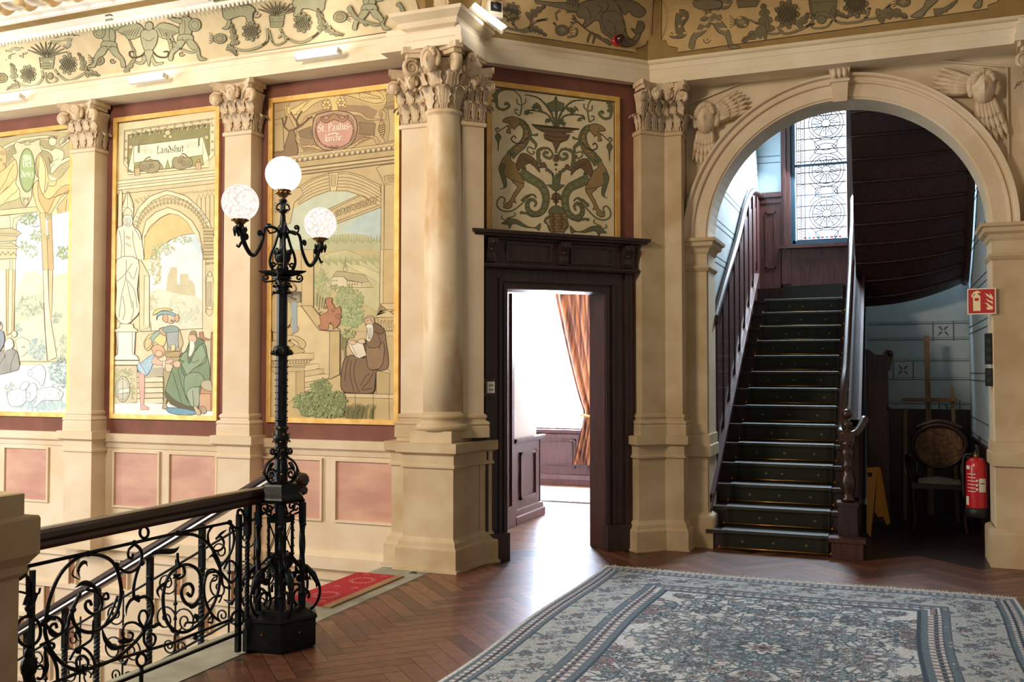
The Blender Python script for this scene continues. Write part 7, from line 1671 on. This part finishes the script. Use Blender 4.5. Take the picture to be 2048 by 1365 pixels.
def dA(A):
    A.at_(1,0,0); C1 = '#9a9870'; C2 = '#8d8a62'
    global FL_
    A.at_(5.12,0,0)
    griffin(A,600,440,1,1.55,C1); griffin(A,180,520,-1,1.4,C1); basket(A,480,640,3.0,C2); pinecone(A,700,660,80,C2); pinecone(A,290,760,72,C2)
    vine(A,'560 710 620 780 700 830 790 800 880 740 930 680',C1); vine(A,'430 720 440 800 380 870 300 890 200 860 130 800',C1); vine(A,'470 740 480 830 540 860 590 820 560 790',C1,3)
    pomeg(A,1010,620,62,C2); pomeg(A,20,800,62,C2); oak(A,'860 720 850 620 800 540',C2,24); oak(A,'880 760 960 750 1030 790',C2,24); oak(A,'150 800 140 700 110 650',C2,24); oak(A,'200 870 120 900 60 950',C2,24); A.E(C2,520,780,28,34,FL_,1.3)
    warrior(A,1130,400,-1,2.6,C1); A.acanthus(C2,FL_,'1280 740 1350 640 1380 560 1320 400',24,6); winged(A,1530,400,3.0,C1); A.acanthus(C2,FL_,'1770 560 1740 440 1700 330',24,6); warrior(A,1890,330,1,2.6,C1); vine(A,'1760 380 1820 480 1960 540 2040 500',C1)
    A.at_(2.667,400,0)
    griffin(A,230,60,-1,1.3,C1); basket(A,410,110,1.5,C2); griffin(A,560,20,1,1.3,C1); pinecone(A,275,165,42,C2); pinecone(A,550,120,42,C2)
    vine(A,'360 150 360 220 300 260 220 270 150 240',C1); vine(A,'430 150 460 200 540 230 620 190 680 120',C1); vine(A,'370 160 400 240 460 220 440 190 420 205',C1,3)
    pomeg(A,110,205,34,C2,1); pomeg(A,750,90,36,C2,-1); oak(A,'190 240 180 180 170 120',C2,14); oak(A,'150 250 180 270 200 300',C2,12); oak(A,'650 160 650 100 630 40',C2,14); oak(A,'680 150 720 180 770 190',C2,13)
    warrior(A,900,10,1,1.35,C1); A.acanthus(C2,FL_,'800 30 850 100 960 130 1000 80',12,6); A.acanthus(C2,FL_,'1060 10 1090 60 1060 95',12,4)
frieze('painted cove frieze of griffins, warriors and pinecones above the mural wall', (0,6.5), (0,-1), nums('-300 250 0 193 512 105 790 62 800 50 806 54 815 40 838 20 820 -40 400 -30 400 0 0 84 -300 150'), '#cdb98a', dA)
def dB(A):
    A.at_(4.452,880,0); C1 = '#7f7150'; C2 = '#746647'
    pinecone(A,640,110,70,C2); vine(A,'470 40 480 150 540 220 640 260 720 270 800 240 860 190 960 170',C1,5); vine(A,'640 200 700 270 780 280 810 200 790 130',C1,5); oak(A,'780 160 860 100 940 50',C2,30); oak(A,'800 250 870 270 950 320',C2,24)
    A.F(C1,'840 0 1000 20 1130 20 1230 40 1220 110 1130 90 980 50 850 30',0,FL_,1.8); 
    for k in range(4): A.F(C2,[(1130+26*k,0),(1152+26*k,0),(1148+26*k,105),(1126+26*k,98)],3,FL_,1.4)
    pomeg(A,1085,270,60,C2,-1); vine(A,'1010 200 1040 240',C1); vine(A,'1040 180 1030 120 1070 90',C1,3); vine(A,'1130 330 1200 320 1220 270 1200 250',C1,4)
    A.F(C1,'1240 40 1330 0 1560 0 1600 80 1640 200 1660 300 1700 350 1750 300 1760 260 1790 290 1740 390 1650 420 1560 380 1500 330 1440 280 1420 200 1380 180 1300 240 1270 230 1290 170 1230 150 1210 100',4,FL_,2); A.F(C1,'1440 120 1560 100 1620 180 1640 280 1560 330 1470 260',4,FL_,1.6)
    for p in ('1300 60 1340 120 1330 180','1400 40 1440 80 1400 130','1480 0 1500 60 1450 120','1500 180 1560 240 1560 320'): A.S(FL_,1.7,p)
    A.F(C1,'1560 0 1700 0 1790 50 1830 100 1790 150 1720 140 1680 100 1640 130 1600 60',4,FL_,1.8); A.F(C2,'1740 300 1700 250 1740 260 1760 190 1800 190 1820 230 1800 280',4,FL_,1.6)
    A.S(FL_,3,'1170 160 1230 200 1300 260 1400 330 1520 400'); A.acanthus(C2,FL_,'1520 400 1400 330 1340 300 1310 380',16,4); A.acanthus(C2,FL_,'1420 340 1380 330 1360 390',14,3); vine(A,'1180 130 1210 190 1160 200',C1,3)
frieze('painted cove panel of a fish-tailed figure with trident and pomegranate, above the dark door', (-3.3,6.5), (.70711,-.70711), [(880+x/4.452, y/4.452) for x, y in nums('370 0 360 60 340 120 440 200 470 240 480 275 1740 468 1745 435 1780 425 1830 400 1850 360 1885 350 1900 0 1890 -60 380 -60')], '#c9a55e', dB)
def dC(A):
    A.at_(2.813,1320,0); C1 = '#83754f'; C2 = '#76683f'
    warrior(A,280,60,1,1.9,C1); A.F(C2,'100 60 150 60 160 100 130 150 150 190 120 215 60 210 60 185 90 190 85 130',4,FL_,1.8); A.S(FL_,1.4,'110 90 140 110 120 150')
    pomeg(A,460,125,40,C2,1); oak(A,'600 180 590 90 580 20',C2,30); oak(A,'600 180 540 190 460 235',C2,26); vine(A,'500 110 560 140 600 185 660 190 690 170',C1,4); pinecone(A,715,80,62,C2); basket(A,915,30,3.2,C2); pinecone(A,1100,20,62,C2)
    vine(A,'870 60 850 130 780 170 700 190 660 150',C1,5); vine(A,'950 60 990 120 1060 130 1150 110 1180 40',C1,5); vine(A,'970 110 940 150 880 160 850 150 870 130',C1,3); A.E(C2,908,110,26,24,FL_,1.4); oak(A,'770 145 820 100 830 70',C2,16); oak(A,'960 60 1010 80 1060 100',C2,14)
    vine(A,'1140 110 1220 100 1260 60 1300 20',C1,4); oak(A,'1220 95 1310 70 1390 100',C2,26); pomeg(A,1370,10,36,C2,1); A.F(C1,'1410 95 1440 70 1480 40 1500 0 1560 0 1530 30 1500 60 1470 96',4,FL_,1.7); A.acanthus(C2,FL_,'1540 60 1600 50 1670 0',18,5); A.F(C1,'1760 40 1790 0 1810 0 1800 44',3,FL_,1.6); A.F(C1,'190 0 330 0 340 40 220 50',3,FL_,1.5); A.F(C2,'430 0 560 0 540 34 440 40',0,FL_,1.5)
frieze('painted cove panel of a warrior, pomegranates and pinecones, above the round arch', (0,7.93), (0,-1), [(1320+x/2.813, y/2.813) for x, y in nums('10 0 8 225 30 225 50 260 98 270 102 296 1845 50 1845 30 1900 10 1905 -40 10 -40')], '#c9a45c', dC)
